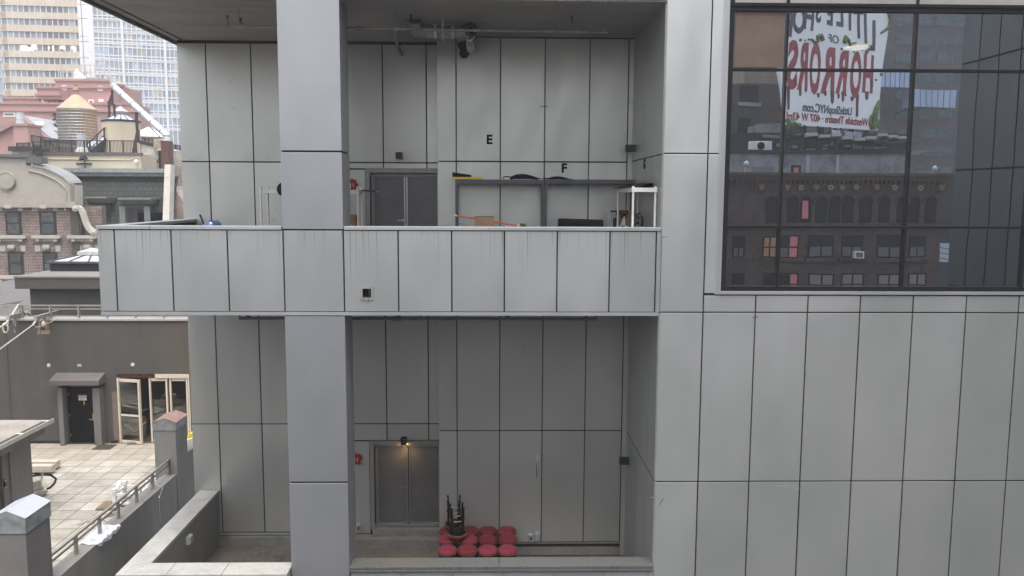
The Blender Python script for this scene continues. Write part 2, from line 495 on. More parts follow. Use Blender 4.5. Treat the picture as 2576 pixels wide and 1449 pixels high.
# --- upper terrace parapet
m = mb()
su = [XL, -7.78, -6.63, -5.49, -4.35, -3.12, -2.0, -0.9, 0.19, 1.28, 2.37, 3.33]
scx0, scx1, scz0, scz1 = -2.79, -2.52, 17.83, 18.11
for i in range(len(su) - 1):
    a, b = su[i] + (G / 2 if i else 0), su[i + 1] - G / 2
    if i == 5:   # the sheet with the drain opening
        O = [(a, 17.59), (b, 17.59), (b, 19.255), (a, 19.255)]; I = [(scx0, scz0), (scx1, scz0), (scx1, scz1), (scx0, scz1)]
        m.add([(x, y, z) for y in (YF, YF + .03) for x, z in O + I], [(k, (k + 1) % 4, 4 + (k + 1) % 4, 4 + k) for k in range(4)] + [(8 + k, 12 + k, 12 + (k + 1) % 4, 8 + (k + 1) % 4) for k in range(4)] + [(k, 8 + k, 8 + (k + 1) % 4, (k + 1) % 4) for k in range(4)] + [(4 + k, 4 + (k + 1) % 4, 12 + (k + 1) % 4, 12 + k) for k in range(4)])
    else: m.box(a, b, YF, YF + .03, 17.59, 19.255)
m.box(3.345, 3.43, YF - 0.004, YF + .03, 17.58, 19.27)
for a, b in ((17.03, 18.2), (18.2, 19.4), (19.4, 20.6), (20.6, 21.64)): m.box(XL, XL + 0.03, a + G / 2, b - G / 2, 17.59, 19.255)
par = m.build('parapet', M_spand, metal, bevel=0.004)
m = mb(); m.box(XL, 3.42, YF - 0.012, YF + 0.2, 17.505, 17.575); m.build('drip_edge', M_trim, par)
back.box(XL + .03, scx0, YF + .024, YF + .30, 17.56, 19.29); back.box(scx1, 3.43, YF + .024, YF + .30, 17.56, 19.29)
back.box(scx0, scx1, YF + .024, YF + .30, scz1, 19.29); back.box(scx0, scx1, YF + .024, YF + .30, 17.56, scz0)
back.box(XL + .024, XL + .30, YF + .3, 21.6, 17.56, 19.29)
m = mb()
m.box(XL - .015, -7.05, YF - .02, YF + .36, 19.275, 19.345); m.box(-7.04, CX0 - 0.02, YF - .02, YF + .36, 19.275, 19.345)
m.box(CX1 + 0.02, -0.15, YF - .02, YF + .36, 19.275, 19.345); m.box(-0.145, 3.425, YF - .02, YF + .36, 19.275, 19.345)
m.box(XL - .015, XL + .36, YF + .365, 21.64, 19.275, 19.345)
m.build('coping', M_cope, par, bevel=0.006)
# drain opening
m = mb(); b_ = 0.045
m.box(scx0 - .0, scx1, YF - .02, YF + .01, scz1 - b_, scz1); m.box(scx0, scx1, YF - .02, YF + .01, scz0, scz0 + b_)
m.box(scx0, scx0 + b_, YF - .018, YF + .01, scz0 + b_, scz1 - b_); m.box(scx1 - b_, scx1, YF - .018, YF + .01, scz0 + b_, scz1 - b_)
m.build('scupper', plain('weathered_trim', (0.30, 0.285, 0.265), 0.6, 0.2, var=0.3), par)
m = mb(); m.bar((-2.615, 16.985, 18.06), (-2.585, 16.985, 17.90), 0.014, 0.01); m.bar((-2.74, 16.985, 17.885), (-2.59, 16.985, 17.885), 0.012, 0.016)
mb().box(scx0 + b_, scx1 - b_, 17.16, 17.2, scz0, scz1).build('scupper_throat', M_dark, par)
m.tube([(-2.62, 16.97, 17.88), (-2.615, 16.965, 17.82), (-2.635, 16.965, 17.75)], 0.004, 5)
m.build('torn_flashing', plain('torn_bitumen', (0.08, 0.08, 0.085), 0.5), par)
# --- slabs
m = mb(); m.box(XL + .3, XR, 17.3, 22.2, 17.56, ZU); m.build('terrace_floor', M_floor, metal)
m = mb(); m.box(XL - .05, 17.4, 17.03, 22.4, ZC, ZC + 0.5); m.build('soffit', M_ceil, metal)
m = mb(); m.box(XL - .12, XL - .05, 17.0, 22.4, ZC - .07, ZC + .5); m.box(XL + .16, XL + .2, 17.1, 21.6, ZC - .02, ZC - .001); m.build('soffit_edge', plain('edge_brown', (0.12, 0.11, 0.10), 0.7), metal)
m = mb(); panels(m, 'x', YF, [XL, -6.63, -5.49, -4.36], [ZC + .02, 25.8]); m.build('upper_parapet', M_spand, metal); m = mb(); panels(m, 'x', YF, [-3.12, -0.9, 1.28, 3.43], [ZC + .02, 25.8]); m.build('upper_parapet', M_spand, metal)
# --- recess walls: the long wall (M), the door wall (D) with its continuation to the left corner
m = mb(); mu = [-1.45, -0.98, 0.12, 1.225, 2.335, 3.30]
panels(m, 'x', YM, mu, [ZU + .3, 20.83, ZC - .02]); panels(m, 'x', YM, mu, [10.9, 13.92, 17.5])
m.box(3.31, 3.42, YM - .03, YM + .03, ZU, 22.3); m.box(3.31, 3.42, YM - .03, YM + .03, 22.31, ZC - .04)
m.box(3.31, 3.42, YM - .03, YM + .03, ZLOW, 15.2); m.box(3.31, 3.42, YM - .03, YM + .03, 15.21, 17.5)
m.box(-1.45, -1.40, YM + .03, YD, ZLOW, ZC)
m.build('recess_wall', M_back, metal, bevel=0.004)
back.box(-1.42, 3.43, YM + .022, YM + .1, ZLOW, ZC)
m = mb()
for u in mu[1:5]:
    for z0, z1 in ((ZU + .3, 20.81), (20.85, ZC - .03), (10.9, 13.90), (13.94, 17.5)): m.box(u - .012, u + .012, YM + .012, YM + .021, z0, z1)
m.build('joint_strips', plain('joint_grey', (0.085, 0.085, 0.083), 0.5), metal)
m = mb(); m.box(-1.40, 3.31, YM - .05, YM + .02, ZLOW + .02, ZLOW + .22); m.build('kerb', M_kerb, metal)
m = mb(); m.box(-1.40, 3.30, YM - .02, YM + .02, 10.86, 10.895); m.build('base_trim', M_dframe, metal)
# door wall
DX0, DX1 = -3.24, -1.50
m = mb()
lu = [XL + .01, -7.38, -6.24, -5.1, -3.9, -2.9, -1.78, -1.46]
panels(m, 'x', YD, lu[:5], [ZU, 20.82, ZC - .06]); panels(m, 'x', YD, lu[4:], [20.82, ZC - .06])
panels(m, 'x', YD, lu[:5], [10.86, 13.88, 17.5]); panels(m, 'x', YD, lu[4:], [13.88, 17.5])
panels(m, 'x', YD, [-3.9, -2.9, -1.78, -1.46], [20.66, 20.82]); panels(m, 'x', YD, [-3.9, -2.9, -1.78, -1.46], [13.42, 13.88])
panels(m, 'x', YD, [-3.9, DX0 - .13], [ZU, 20.65]); panels(m, 'x', YD, [-3.9, DX0 - .13], [10.81, 13.41])
m.box(-7.5, -4.0, YD - .03, YD + .02, 10.80, 10.85)
m.build('door_wall', M_back, metal, bevel=0.004)
back.box(XL + .03, DX0 - .1, YD + .022, YD + .1, ZLOW, ZC); back.box(DX0 - .1, -1.45, YD + .022, YD + .1, 13.3, 18); back.box(DX0 - .1, -1.45, YD + .022, YD + .1, 20.6, ZC)
back.build('joint_backing', M_joint, metal)
def double_door(z0, z1, handle_low):
    m = mb()
    y = YD - .02
    m.box(DX0 - .13, -1.46, y - .02, YD + .03, z1, z1 + .11); m.box(DX0 - .13, DX0 - .02, y - .02, YD + .03, z0 - .1, z1)
    m.box(DX0 - .02, -1.46, YD + .10, YD + .2, z1 - .09, z1 - .01); m.box(DX0 + .0, DX0 + .08, YD + .08, YD + .2, z0, z1 - .09); m.box(DX1 - .03, -1.46, YD + .08, YD + .2, z0, z1 - .09)
    m.box(DX0 - .02, -1.46, YD + .05, YD + .22, z0 - .06, z0 - .005)
    d = m.build('double_door', M_dframe, metal)
    xm = (DX0 + .08 + DX1 - .03) / 2
    for a, b in ((DX0 + .08, xm - .012), (xm + .012, DX1 - .03)):
        mb().box(a, b, YD + .12, YD + .17, z0, z1 - .09).build('door_leaf', M_door, d)
    e = mb(); e.box(xm - .045, xm - .014, YD + .10, YD + .125, z0 + .02, z1 - .1); e.box(xm + .014, xm + .045, YD + .10, YD + .125, z0 + .02, z1 - .1)
    e.box(DX0 + .09, xm - .05, YD + .105, YD + .125, z0, z0 + .035); e.box(xm + .05, DX1 - .04, YD + .105, YD + .125, z0, z0 + .035)
    e.build('edge_strip', M_steel, d)
    h = mb(); h.lathe([(.03, 0), (.03, .04)], (xm - .09, YD + .12, z0 + 1.05), 12, axis=(0, -1, 0)); h.bar((xm - .09, YD + .06, z0 + 1.05), (xm - .23, YD + .06, z0 + 1.05), .02, .02); h.tube([(xm - .09, YD + .12, z0 + 1.05), (xm - .09, YD + .06, z0 + 1.05)], .01, 6)
    h.build('handle', M_steel, d)
    mb().box(DX0 - .1, -1.46, YD + .2, YD + .3, z0 - .3, z1 + .1).build('door_backing', M_joint, d)
double_door(11.05, 13.31, 0)
double_door(18.28, 20.56, 0)
# --- right reveal
m = mb(); yj = [17.05, 17.95, 19.05, 20.15, YM - .03]
panels(m, 'y', XR - .012, yj, [ZLOW, 13.92, 17.5], t=.03, g=.014); panels(m, 'y', XR - .012, yj, [ZU, 20.85, ZC - .02], t=.03, g=.014)
m.build('side_wall', cladding('reveal_cladding', (0.36, 0.37, 0.35), scuff=0.5, metal=0.5), metal)
m = mb()
for z in (13.92, 20.85): mb().box(XR - .0135, XR + .004, 17.06, YM - .04, z - .013, z + .013).build('side_wall_joint', M_joint, metal)
m = mb(); m.box(XR + .005, XR + .03, 17.04, YM, ZLOW - .5, ZC); m.build('side_wall_backing', plain('joint_light', (0.40, 0.40, 0.37), 0.5), metal)
# --- lower terrace: floor, step, parapets
m = mb(); m.box(-7.6, XR, 17.1, 22.0, ZLOW - .4, ZLOW); m.build('lower_terrace_floor', M_floor, metal)
m = mb(); m.box(-3.9, -1.47, 21.28, YD + .05, ZLOW, 10.80); m.box(DX0 - .05, -1.47, 21.50, YD + .22, 10.80, 10.97); m.box(-7.5, -3.95, 21.5, YD, ZLOW, 10.78); m.build('step', M_kerb, metal)
m = mb()
m.box(-7.90, -7.47, 17.28, 21.64, ZLOW - 2, 11.99)
m.box(-7.90, CX0 - .02, 16.70, 17.26, 8.5, 11.99)
lpar = m.build('lower_parapet', M_back, metal)
m = mb(); panels(m, 'x', YF, [-3.10, -2.0, -0.9, 0.19, 1.28, 2.37, 3.33], [8.4, 11.93]); m.box(3.345, 3.42, YF, YF + .03, 8.4, 11.93); m.box(-3.1, 3.42, YF + .03, YF + .35, 8.4, 11.95)
m.build('parapet_panel', M_front, lpar)
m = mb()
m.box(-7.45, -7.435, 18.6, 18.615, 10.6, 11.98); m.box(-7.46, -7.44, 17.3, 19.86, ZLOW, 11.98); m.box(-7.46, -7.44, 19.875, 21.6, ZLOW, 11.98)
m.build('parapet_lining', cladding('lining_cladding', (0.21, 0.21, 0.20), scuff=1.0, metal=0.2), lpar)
m = mb(); z0, z1 = 11.98, 12.055
def slab(pts): m.prism([(x, y, z0) for x, y in pts], (0, 0, z1 - z0))
slab([(-7.95, 16.65), (-7.95, 18.3), (-7.43, 18.3), (-7.43, 17.22)]); slab([(-7.95, 18.31), (-7.95, 19.85), (-7.43, 19.85), (-7.43, 18.31)]); slab([(-7.95, 19.86), (-7.95, 21.63), (-7.43, 21.63), (-7.43, 19.86)])
slab([(-7.94, 16.645), (-7.42, 17.215), (-6.9, 17.22), (-6.9, 16.645)]); slab([(-6.89, 16.645), (-6.89, 17.22), (-5.75, 17.22), (-5.75, 16.645)]); slab([(-5.74, 16.645), (-5.74, 17.22), (CX0 - .01, 17.22), (CX0 - .01, 16.645)])
m.box(-7.95, CX0 - .02, 16.64, 16.66, 11.90, 11.975)
m.build('coping', concrete('pale_coping', (0.40, 0.385, 0.355), 2.2, 0.4, rough=0.5, spots=0.3), lpar, bevel=0.005)
m = mb(); m.box(CX1 + .01, 0.09, 16.96, 17.42, z0, z1); m.box(0.10, 3.42, 16.96, 17.42, z0, z1); m.box(CX1 + .01, 3.42, 16.955, 16.975, 11.94, 11.975)
m.build('coping', M_copeN, lpar, bevel=0.006)
# --- the wing that comes forward at the right (seen in the big window)
wing = thing('metal_clad_wing', 'dark grey metal clad wing reflected at the right end of the big window', 'building', (17.4, 5, 0))
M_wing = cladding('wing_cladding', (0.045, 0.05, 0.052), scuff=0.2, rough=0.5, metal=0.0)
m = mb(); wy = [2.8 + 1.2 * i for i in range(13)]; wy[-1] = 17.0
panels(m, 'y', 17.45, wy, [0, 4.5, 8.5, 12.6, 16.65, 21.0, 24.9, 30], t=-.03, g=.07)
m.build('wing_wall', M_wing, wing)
m = mb(); m.box(17.46, 24, 2.82, 17, 0, 30); m.build('wing_core', M_joint, wing)

# scrapes, chips and dents in the sheet metal: small flakes lying on the faces
def marks(spec, Y, mat, name, parent):
    m = mb()
    for px, py, L, wd, ang in spec:
        p = at(px, py, Y=Y); a = math.radians(ang); n = 7; pts = []
        for k in range(n):
            u = k / (n - 1) - .5; pts.append((p.x + L * u * math.cos(a), Y, p.z + L * u * math.sin(a) + wd * random.uniform(.2, .6)))
        for k in range(n - 1, -1, -1):
            u = k / (n - 1) - .5; pts.append((p.x + L * u * math.cos(a), Y, p.z + L * u * math.sin(a) - wd * random.uniform(.1, .5)))
        m.add(pts, [tuple(range(len(pts)))])
    k = m.build('flakes', mat); tm = bpy.data.objects[parent].data
    bm = bmesh.new(); bm.from_mesh(tm); n0 = len(bm.faces); bm.from_mesh(k.data); bm.faces.ensure_lookup_table()
    for f in bm.faces[n0:]: f.material_index = len(tm.materials)
    bm.to_mesh(tm); bm.free(); tm.materials.append(mat); bpy.data.objects.remove(k)
random.seed(21)
M_chipw = plain('scrape_pale', (0.52, 0.53, 0.52), 0.5, bump=0); M_chipd = plain('scrape_dark', (0.10, 0.10, 0.095), 0.8, bump=0)
wspec = [(1985 + random.gauss(0, 22), 1222 + abs(random.gauss(0, 7)), random.uniform(.03, .16), .012, random.uniform(-20, 20)) for k in range(16)]
wspec += [(1660 + random.gauss(0, 8), 1238 + random.gauss(0, 8), random.uniform(.02, .08), .012, random.uniform(-60, 60)) for k in range(8)]
wspec += [(2287 + random.gauss(0, 10), 1228 + random.gauss(0, 14), random.uniform(.02, .07), .01, random.uniform(0, 90)) for k in range(8)]
wspec += [(random.uniform(1680, 2560), random.uniform(800, 1440), random.uniform(.02, .14), .007, random.choice((0, 8, 80, 90))) for k in range(46)]
marks(wspec, YF - .0050, M_chipw, '', 'facade_wall')
marks([(random.uniform(260, 1640), random.uniform(650, 785), random.uniform(.03, .16), .008, random.uniform(80, 100)) for k in range(70)], YF - .0050, M_chipw, '', 'parapet')
dspec = [(1664, 1262, .16, .05, 60), (1658, 1272, .12, .012, 45), (1900, 798, .12, .02, 10), (1826, 795, .08, .012, -60), (1675, 795, .09, .01, 80), (1672, 596, .10, .02, 5), (1644, 745, .05, .02, 60), (1640, 775, .04, .03, 90)]
dspec += [(random.uniform(1680, 2560), random.uniform(800, 1440), random.uniform(.015, .05), .008, random.uniform(0, 180)) for k in range(22)]
marks(dspec, YF - .0050, M_chipd, '', 'facade_wall')
bspec = [(random.uniform(1110, 1580), random.choice((random.uniform(120, 560), random.uniform(820, 1360))), random.uniform(.015, .09), .008, random.uniform(0, 180)) for k in range(70)]
bspec += [(1368, 268, .2, .03, 5), (1318, 870, .1, .02, 120), (1322, 860, .08, .02, 70), (1350, 1190, .02, .6, 0)]
marks(bspec, YM - .005, M_chipd, '', 'recess_wall')
marks([(random.uniform(1130, 1560), random.uniform(1150, 1360), random.uniform(.02, .05), .015, random.uniform(0, 180)) for k in range(16)], YM - .005, M_chipw, '', 'recess_wall')
marks([(random.uniform(460, 700), random.choice((random.uniform(395, 402), random.uniform(150, 560), random.uniform(820, 1330))), random.uniform(.02, .14), .012, random.uniform(0, 180)) for k in range(30)], YD - .005, M_chipd, '', 'door_wall')
# ================================================================== fittings on the metal building
M_lampbox = plain('lamp_box', (0.04, 0.04, 0.042), 0.5, 0.3)
def wall_lamp(p, ax, label, lit=False, face=None):
    """square up-down light; ax = outward normal"""
    ax = V(ax); p = V(p); s = V((-ax.y, ax.x, 0))
    r = thing('wall_light', label, 'wall light', p, 'wall lights of the terraces')
    m = mb(); m.bar(p + ax * 0.0, p + ax * .02, .14, .17); m.build('back_plate', M_dark, r)
    m = mb(); m.bar(p + ax * .022, p + ax * .24, .15, .165); m.build('housing', M_lampbox, r, bevel=.004)
    if face: 
        m = mb(); m.bar(p + ax * .242, p + ax * .25, .15, .165); m.build('face_plate', face, r)
    m = mb(); m.bar(p + ax * .05 - V((0, 0, .086)), p + ax * .2 - V((0, 0, .086)), .11, .006); m.build('lens', glow('warm_lens', (1.0, 0.62, 0.25), 30.0) if lit else M_dark, r)
    if lit:
        ld = bpy.data.lights.new('lamp', 'SPOT'); ld.energy = 3; ld.color = (1.0, 0.58, 0.22); ld.spot_size = 2.6; ld.spot_blend = 0.9; ld.shadow_soft_size = 0.05
        lo = bpy.data.objects.new('bulb', ld); COL.objects.link(lo); lo.location = p + ax * .13 - V((0, 0, .11)); hang(lo, r)
wall_lamp(at(1005, 392, Y=YD - .01), (0, -1, 0), 'black square wall light above the upper double door')
wall_lamp(at(1017, 1106, Y=YD - .01), (0, -1, 0), 'lit wall light glowing orange above the lower double door', lit=True)
wall_lamp(at(1597, 371, Y=YM - .4) * 1.0 if False else V((XR - .01, 20.35, at(1605, 371, X=XR).z)), (-1, 0, 0), 'black wall light on the right side wall of the upper terrace', face=None)
wall_lamp(V((XR - .01, 20.35, at(1590, 1173, X=XR).z)), (-1, 0, 0), 'grey wall light on the right side wall of the lower terrace')
# letters on the cladding
M_let = plain('letter_black', (0.006, 0.006, 0.006), 0.8, bump=0)
def letter(ch, p, size, label, deg=0):
    tag(text(ch, size, M_let, 'letter', face_mat(p, deg), depth=.004, bold=.012), label, 'letter', 'black letters stuck on the cladding')
letter('E', at(1231, 352, Y=YM - .006), .31, 'black letter E on the back wall above the shelves')
letter('F', at(1419, 424, Y=YM - .006), .31, 'black letter F on the back wall above the umbrellas')
letter('G', at(1621, 414, X=XR - .02), .31, 'black letter G on the right side wall under the light', -90)
# fire alarms
def alarm(p, label):
    p = V(p)
    r = thing('fire_alarm', label, 'fire alarm', p, 'red fire alarm strobes')
    m = mb(); m.box(p.x - .10, p.x + .10, p.y - .07, p.y, p.z - .14, p.z + .14); m.build('housing', M_red, r, bevel=.012)
    m = mb(); m.box(p.x - .085, p.x - .02, p.y - .10, p.y - .071, p.z - .08, p.z + .05); m.build('strobe', M_white, r, bevel=.008)
    text('FIRE', .05, M_white, 'lettering', face_mat((p.x + .04, p.y - .072, p.z), 0, math.radians(90)), r, .001)
    m = mb(); m.tube([(p.x + .1, p.y - .04, p.z + .02), (p.x + .15, p.y - .04, p.z + .02)], .03, 10); m.tube([(p.x, p.y - .04, p.z + .14), (p.x, p.y - .04, p.z + .17)], .02, 8); m.build('knob', M_red, r)
alarm(at(886, 466, Y=YD - .01), 'red fire alarm strobe beside the upper double door')
alarm(at(897, 1154, Y=YD - .01), 'red fire alarm strobe beside the lower double door')
# outlet boxes
M_box = plain('outlet_grey', (0.42, 0.43, 0.43), 0.45, 0.3)
def outlet(p, label, ax=(0, -1, 0), w_=.12, h_=.2, win_=True):
    p = V(p); ax = V(ax)
    r = thing('outlet_box', label, 'outlet box', p, 'outlet boxes on the lower terrace')
    m = mb(); m.bar(p, p + ax * .09, w_, h_); m.build('housing', M_box, r, bevel=.008)
    m = mb(); m.bar(p + ax * .091, p + ax * .105, w_ * .82, h_ * .86)
    m.build('cover', M_box, r, bevel=.004)
    if win_:
        m = mb(); m.bar(p + ax * .106, p + ax * .11, w_ * .4, h_ * .42); m.build('socket', M_dark, r)
outlet(at(1335, 1351, Y=YM - .01), 'grey outlet box low on the lower back wall, the left of a pair')
outlet(at(1351, 1348, Y=YM - .01), 'plain grey outlet box low on the lower back wall, the right of a pair', win_=False)
outlet(at(903, 1325, Y=YD - .01), 'grey outlet box low beside the lower double door')
outlet((-7.44, at(473, 1357, X=-7.43).y, at(473, 1357, X=-7.43).z), 'grey outlet box on the inside of the left parapet', (1, 0, 0), .22, .2, False)
# sprinkler pipes
def pipe(a, b, r, name, label, drops, cat='pipe', zc=ZC):
    a, b = V(a), V(b)
    t = thing(name, label, cat, a, 'sprinkler pipes under the soffits')
    m = mb(); m.tube([a, b], r, 10)
    m.build('pipe_run', M_galv, t, smooth=True)
    for k, kind in drops:
        q = a.lerp(b, k)
        if kind == 'rod':
            m = mb(); m.tube([q, V((q.x, q.y, zc))], .008, 6); m.lathe([(r * 1.35, -.03), (r * 1.35, .03)], q, 10, axis=(b - a).normalized()); m.build('hanger', M_galv, t)
        elif kind == 'tee':
            m = mb(); m.lathe([(r * 1.6, -.09), (r * 1.6, .09)], q, 12, axis=(b - a).normalized()); m.build('coupling', M_galv, t, smooth=True)
        else:
            m = mb(); m.tube([q, q + V((0, 0, .13))], r * .8, 8); m.lathe([(.012, .13), (.05, .16), (.02, .19), (.045, .22)], q, 10); m.build('sprinkler_head', M_galv, t, smooth=True)
    return t
pa, pb = at(552, 66, Z=23.50), at(1528, 82, Z=23.50)
pipe(pa, pb, .027, 'sprinkler_pipe', 'long sprinkler pipe hung under the upper terrace soffit', [(0.02, 'head'), (0.05, 'rod'), (0.36, 'tee'), (0.45, 'rod'), (0.48, 'tee'), (0.92, 'rod'), (0.99, 'head')])
pa2, pb2 = at(602, 801, Y=18.4), at(1500, 803, Y=18.4)
pipe(pa2, pb2, .032, 'sprinkler_pipe', 'black sprinkler pipe just below the upper parapet', [(0.0, 'head'), (0.03, 'rod'), (0.44, 'tee'), (0.505, 'head'), (0.97, 'rod'), (1.0, 'head')], zc=17.55)
q = pa2.lerp(pb2, .44)
m = mb(); m.tube([q, q + V((.12, .5, .16))], .035, 8); m.tube([(at(622, 800, Y=18.6)), at(622, 800, Y=18.6) + V((.02, .4, .2))], .05, 8)
one(m, 'pipe_branch', M_galv, 'short slanting branch pipe on the lower sprinkler pipe', 'pipe')
m = mb(); q = at(1277, 795, Y=18.6); m.box(q.x - .05, q.x + .05, q.y, q.y + .12, q.z - .03, 17.56)
one(m, 'junction_box', plain('junction_yellow', (0.16, 0.14, 0.06), 0.5), 'small dark junction box under the upper parapet', 'box')
# drain pipe hanging from the sprinkler run
q0 = pa.lerp(pb, .448)
m = mb(); q1 = at(1000, 117, Y=21.3); q2 = at(1011, 138, Y=21.55)
m.tube([q0, q1], .05, 10); m.tube([q1, q2], .042, 10); m.lathe([(.062, -.03), (.062, .03)], q1, 12, axis=(q2 - q1).normalized())
m.tube([q1 + V((.02, 0, -.02)), q1 + V((.1, -.05, -.05)), q1 + V((.15, -.1, .05)), at(1037, 72, Z=23.55)], .006, 5)
one(m, 'drain_pipe', M_galv, 'slanting grey drain pipe running from the sprinkler pipe to the door wall', 'pipe', smooth=True)
# insulated duct
def foil():
    t = NT('foil'); p = t.pos()
    n = t.noise(p, 9, 5, 0.7)
    col = t.ramp(n, [(0.3, (0.20, 0.18, 0.17)), (0.6, (0.42, 0.41, 0.42)), (0.75, (0.75, 0.74, 0.74))])
    t.set(Base_Color=col, Roughness=0.3, Metallic=0.75); t.bump(n, 1.0, 0.05)
    return t.m
du = thing('insulated_duct', 'foil wrapped duct hung below the soffit near the back wall', 'duct', at(1120, 75, Z=23.5))
M_foil = foil()
d0, d1 = at(1050, 82, Y=19.15), at(1180, 84, Y=19.25)
d0.z = d1.z = 23.665
m = mb(); P = [d0.lerp(d1, k / 14) for k in range(15)]
m.tube([d0 + V((-.05, -.25, .2)), d0 + V((-.04, -.12, .1))] + P, [.15, .17] + [.15 + .012 * math.sin(k * 2.1) for k in range(15)], 16)
for k in range(22):
    a = random.random() * 6.28; m.lathe([(.02, -.02), (.06, 0), (.02, .03)], d0 + V((-.08 + random.uniform(-.13, .13), -.1 + random.uniform(-.1, .1), .12 + random.uniform(-.1, .22))), 6, axis=(math.cos(a), math.sin(a), .4))
m.build('foil_wrap', M_foil, du, smooth=True)
m = mb()
for k in (.32, .66): m.tube([d0.lerp(d1, k), d0.lerp(d1, k + .045)], .158, 16)
m.build('tape_band', M_white, du, smooth=True)
m = mb(); c = d0.lerp(d1, .5)
for s in (-.17, .17): m.box(c.x - .03, c.x + .03, c.y + s - .01, c.y + s + .01, c.z - .17, ZC)
m.box(c.x - .03, c.x + .03, c.y - .18, c.y + .18, c.z - .18, c.z - .165)
m.build('strap', plain('strap_grey', (0.4, 0.38, 0.35), 0.5), du)
m = mb(); e = V((d1.x + .06, 19.6, 23.62)); m.tube([d1 - (d1 - d0).normalized() * .12, d1, e], [.13, .14, .1], 14); m.build('duct_end', plain('duct_dark', (0.05, 0.05, 0.05), 0.6), du, smooth=True)
m = mb(); c = at(1184, 72, Y=18.95); m.lathe([(.15, 0), (.15, .2), (.105, .2), (.105, .02)], c, 24, cap=False, axis=(0, 1, 0)); m.build('duct_collar', plain('rubber', (0.06, 0.06, 0.06), 0.5), du, smooth=True)
vp = thing('vent_pipe', 'white plastic elbow pipe entering a ragged hole in the back wall', 'pipe', at(1185, 110, Y=20.5))
a0, a1, a2 = at(1184, 86, Y=19.3), at(1184, 110, Y=20.25), at(1185, 124, Y=20.84)
m = mb(); m.tube([a0, a0.lerp(a1, .5), a1, a2], .105, 20); m.build('pipe_body', plain('pvc', (0.62, 0.62, 0.60), 0.4, bump=0), vp, smooth=True)
m = mb()
for k in (.35, .62): m.tube([a0.lerp(a1, k), a0.lerp(a1, k + .12)], .109, 20)
m.build('label_band', plain('pvc_band', (0.16, 0.16, 0.17), 0.5), vp, smooth=True)
m = mb(); c = at(1178, 118, Y=YM - .006); pts = []
for k in range(22):
    a = k / 22 * 6.283; r = .20 + random.uniform(-.04, .05) + (.12 if 3.6 < a < 4.6 or 2.6 < a < 3.4 else 0)
    pts.append((c.x + r * .9 * math.cos(a), c.y, c.z + r * .95 * math.sin(a)))
m.prism(pts, (0, .005, 0)); m.build('ragged_hole', plain('rusty_hole', (0.045, 0.018, 0.012), 0.9, var=0.6), vp)
m = mb(); m.tube([at(1166, 101, Y=20.3), at(1200, 94, Y=20.3)], .02, 8); m.tube([at(1090, 73, Y=20.4), at(1130, 88, Y=20.7), at(1160, 97, Y=20.8), at(1170, 94, Y=20.8)], .006, 5)
m.build('wire', M_galv, vp)
# small anchors in the soffit
for px, py, lb in ((605, 45, 'small black anchor bolt in the soffit left of the column'), (1438, 42, 'small hook hanging from the soffit right of centre'), (1034, 38, 'small black anchor bolt in the soffit near the foil duct')):
    c = at(px, py, Z=ZC); m = mb(); m.tube([c, c - V((0, 0, .1))], .02, 6); m.lathe([(.035, -.02), (.035, 0)], c, 8); m.tube([c - V((0, 0, .1)), c - V((-.04, 0, .14)), c - V((-.06, 0, .1))], .012, 5)
    one(m, 'anchor_bolt', M_dark, lb, 'anchor', 'bolts left in the upper soffit')
# plastic tag on the lower wall
m = mb(); c = at(1354, 1151, Y=YM - .01)
for a, b in (((-.045, -.05), (-.035, .05)), ((-.035, .05), (.04, .045)), ((.04, .045), (.03, -.055)), ((.03, -.055), (-.045, -.05))):
    m.bar((c.x + a[0], c.y, c.z + a[1]), (c.x + b[0], c.y, c.z + b[1]), .01, .014)
one(m, 'adhesive_frame', M_white, 'little white square frame stuck on the lower back wall', 'frame')

# ================================================================== upper terrace: shelves and stored things
M_rack = plain('rack_white', (0.60, 0.60, 0.57), 0.4, 0.1, var=.06, bump=.03)
def rack(x0, x1, y0, y1, z0, zs, zt, label, r=.024):
    t = thing('storage_rack', label, 'rack', ((x0 + x1) / 2, (y0 + y1) / 2, z0), 'white post racks on the upper terrace')
    for x in (x0, x1):
        for y in (y0, y1):
            m = mb(); m.tube([(x, y, z0), (x, y, zt)], r, 10); m.build('post', M_rack, t, smooth=True)
    m = mb()
    for y in (y0, y1): m.box(x0 + .028, x1 - .028, y - .012, y + .012, zs - .045, zs + .045)
    for x in (x0, x1): m.box(x - .012, x + .012, y0 + .028, y1 - .028, zs - .045, zs + .045)
    for x in (x0, x1):
        for y in (y0, y1): m.box(x - .035, x + .035, y - .035, y + .035, zs - .05, zs + .05)
    m.build('shelf_frame', M_rack, t, bevel=.003)
    m = mb(); m.box(x0 + .012, x1 - .012, y0 + .012, y1 - .012, zs - .03, zs - .02); m.build('shelf', M_rack, t)
    return t
a = at(656, 481, Y=20.0); b = at(900, 483, Y=20.0)
rack(a.x, b.x, 20.0, 20.6, ZU, (a.z + b.z) / 2, at(656, 470, Y=20).z, 'wide white post rack standing behind the column')
z_l = (a.z + b.z) / 2
c = at(707, 476, Y=19.97)
m = mb(); m.lathe([(.03, -.05), (.15, -.045), (.17, 0), (.15, .05), (.05, .06)], c + V((.07, 0, .0)), 20, axis=(0.15, -1, .1))
one(m, 'fan_head', M_blk, 'round black case hanging off the white rack behind the column', 'case', smooth=True)
c = at(912, 479, Y=19.9)
m = mb(); m.tube([c, at(940, 481, Y=19.6)], .024, 10); m.tube([at(940, 481, Y=19.6), at(948, 482, Y=19.5)], .014, 8)
one(m, 'hand_pump', M_dark, 'black hand tool with a blue tip poking out from the rack', 'tool')
m = mb(); m.tube([at(948, 482, Y=19.5), at(953, 482, Y=19.45)], .02, 8)
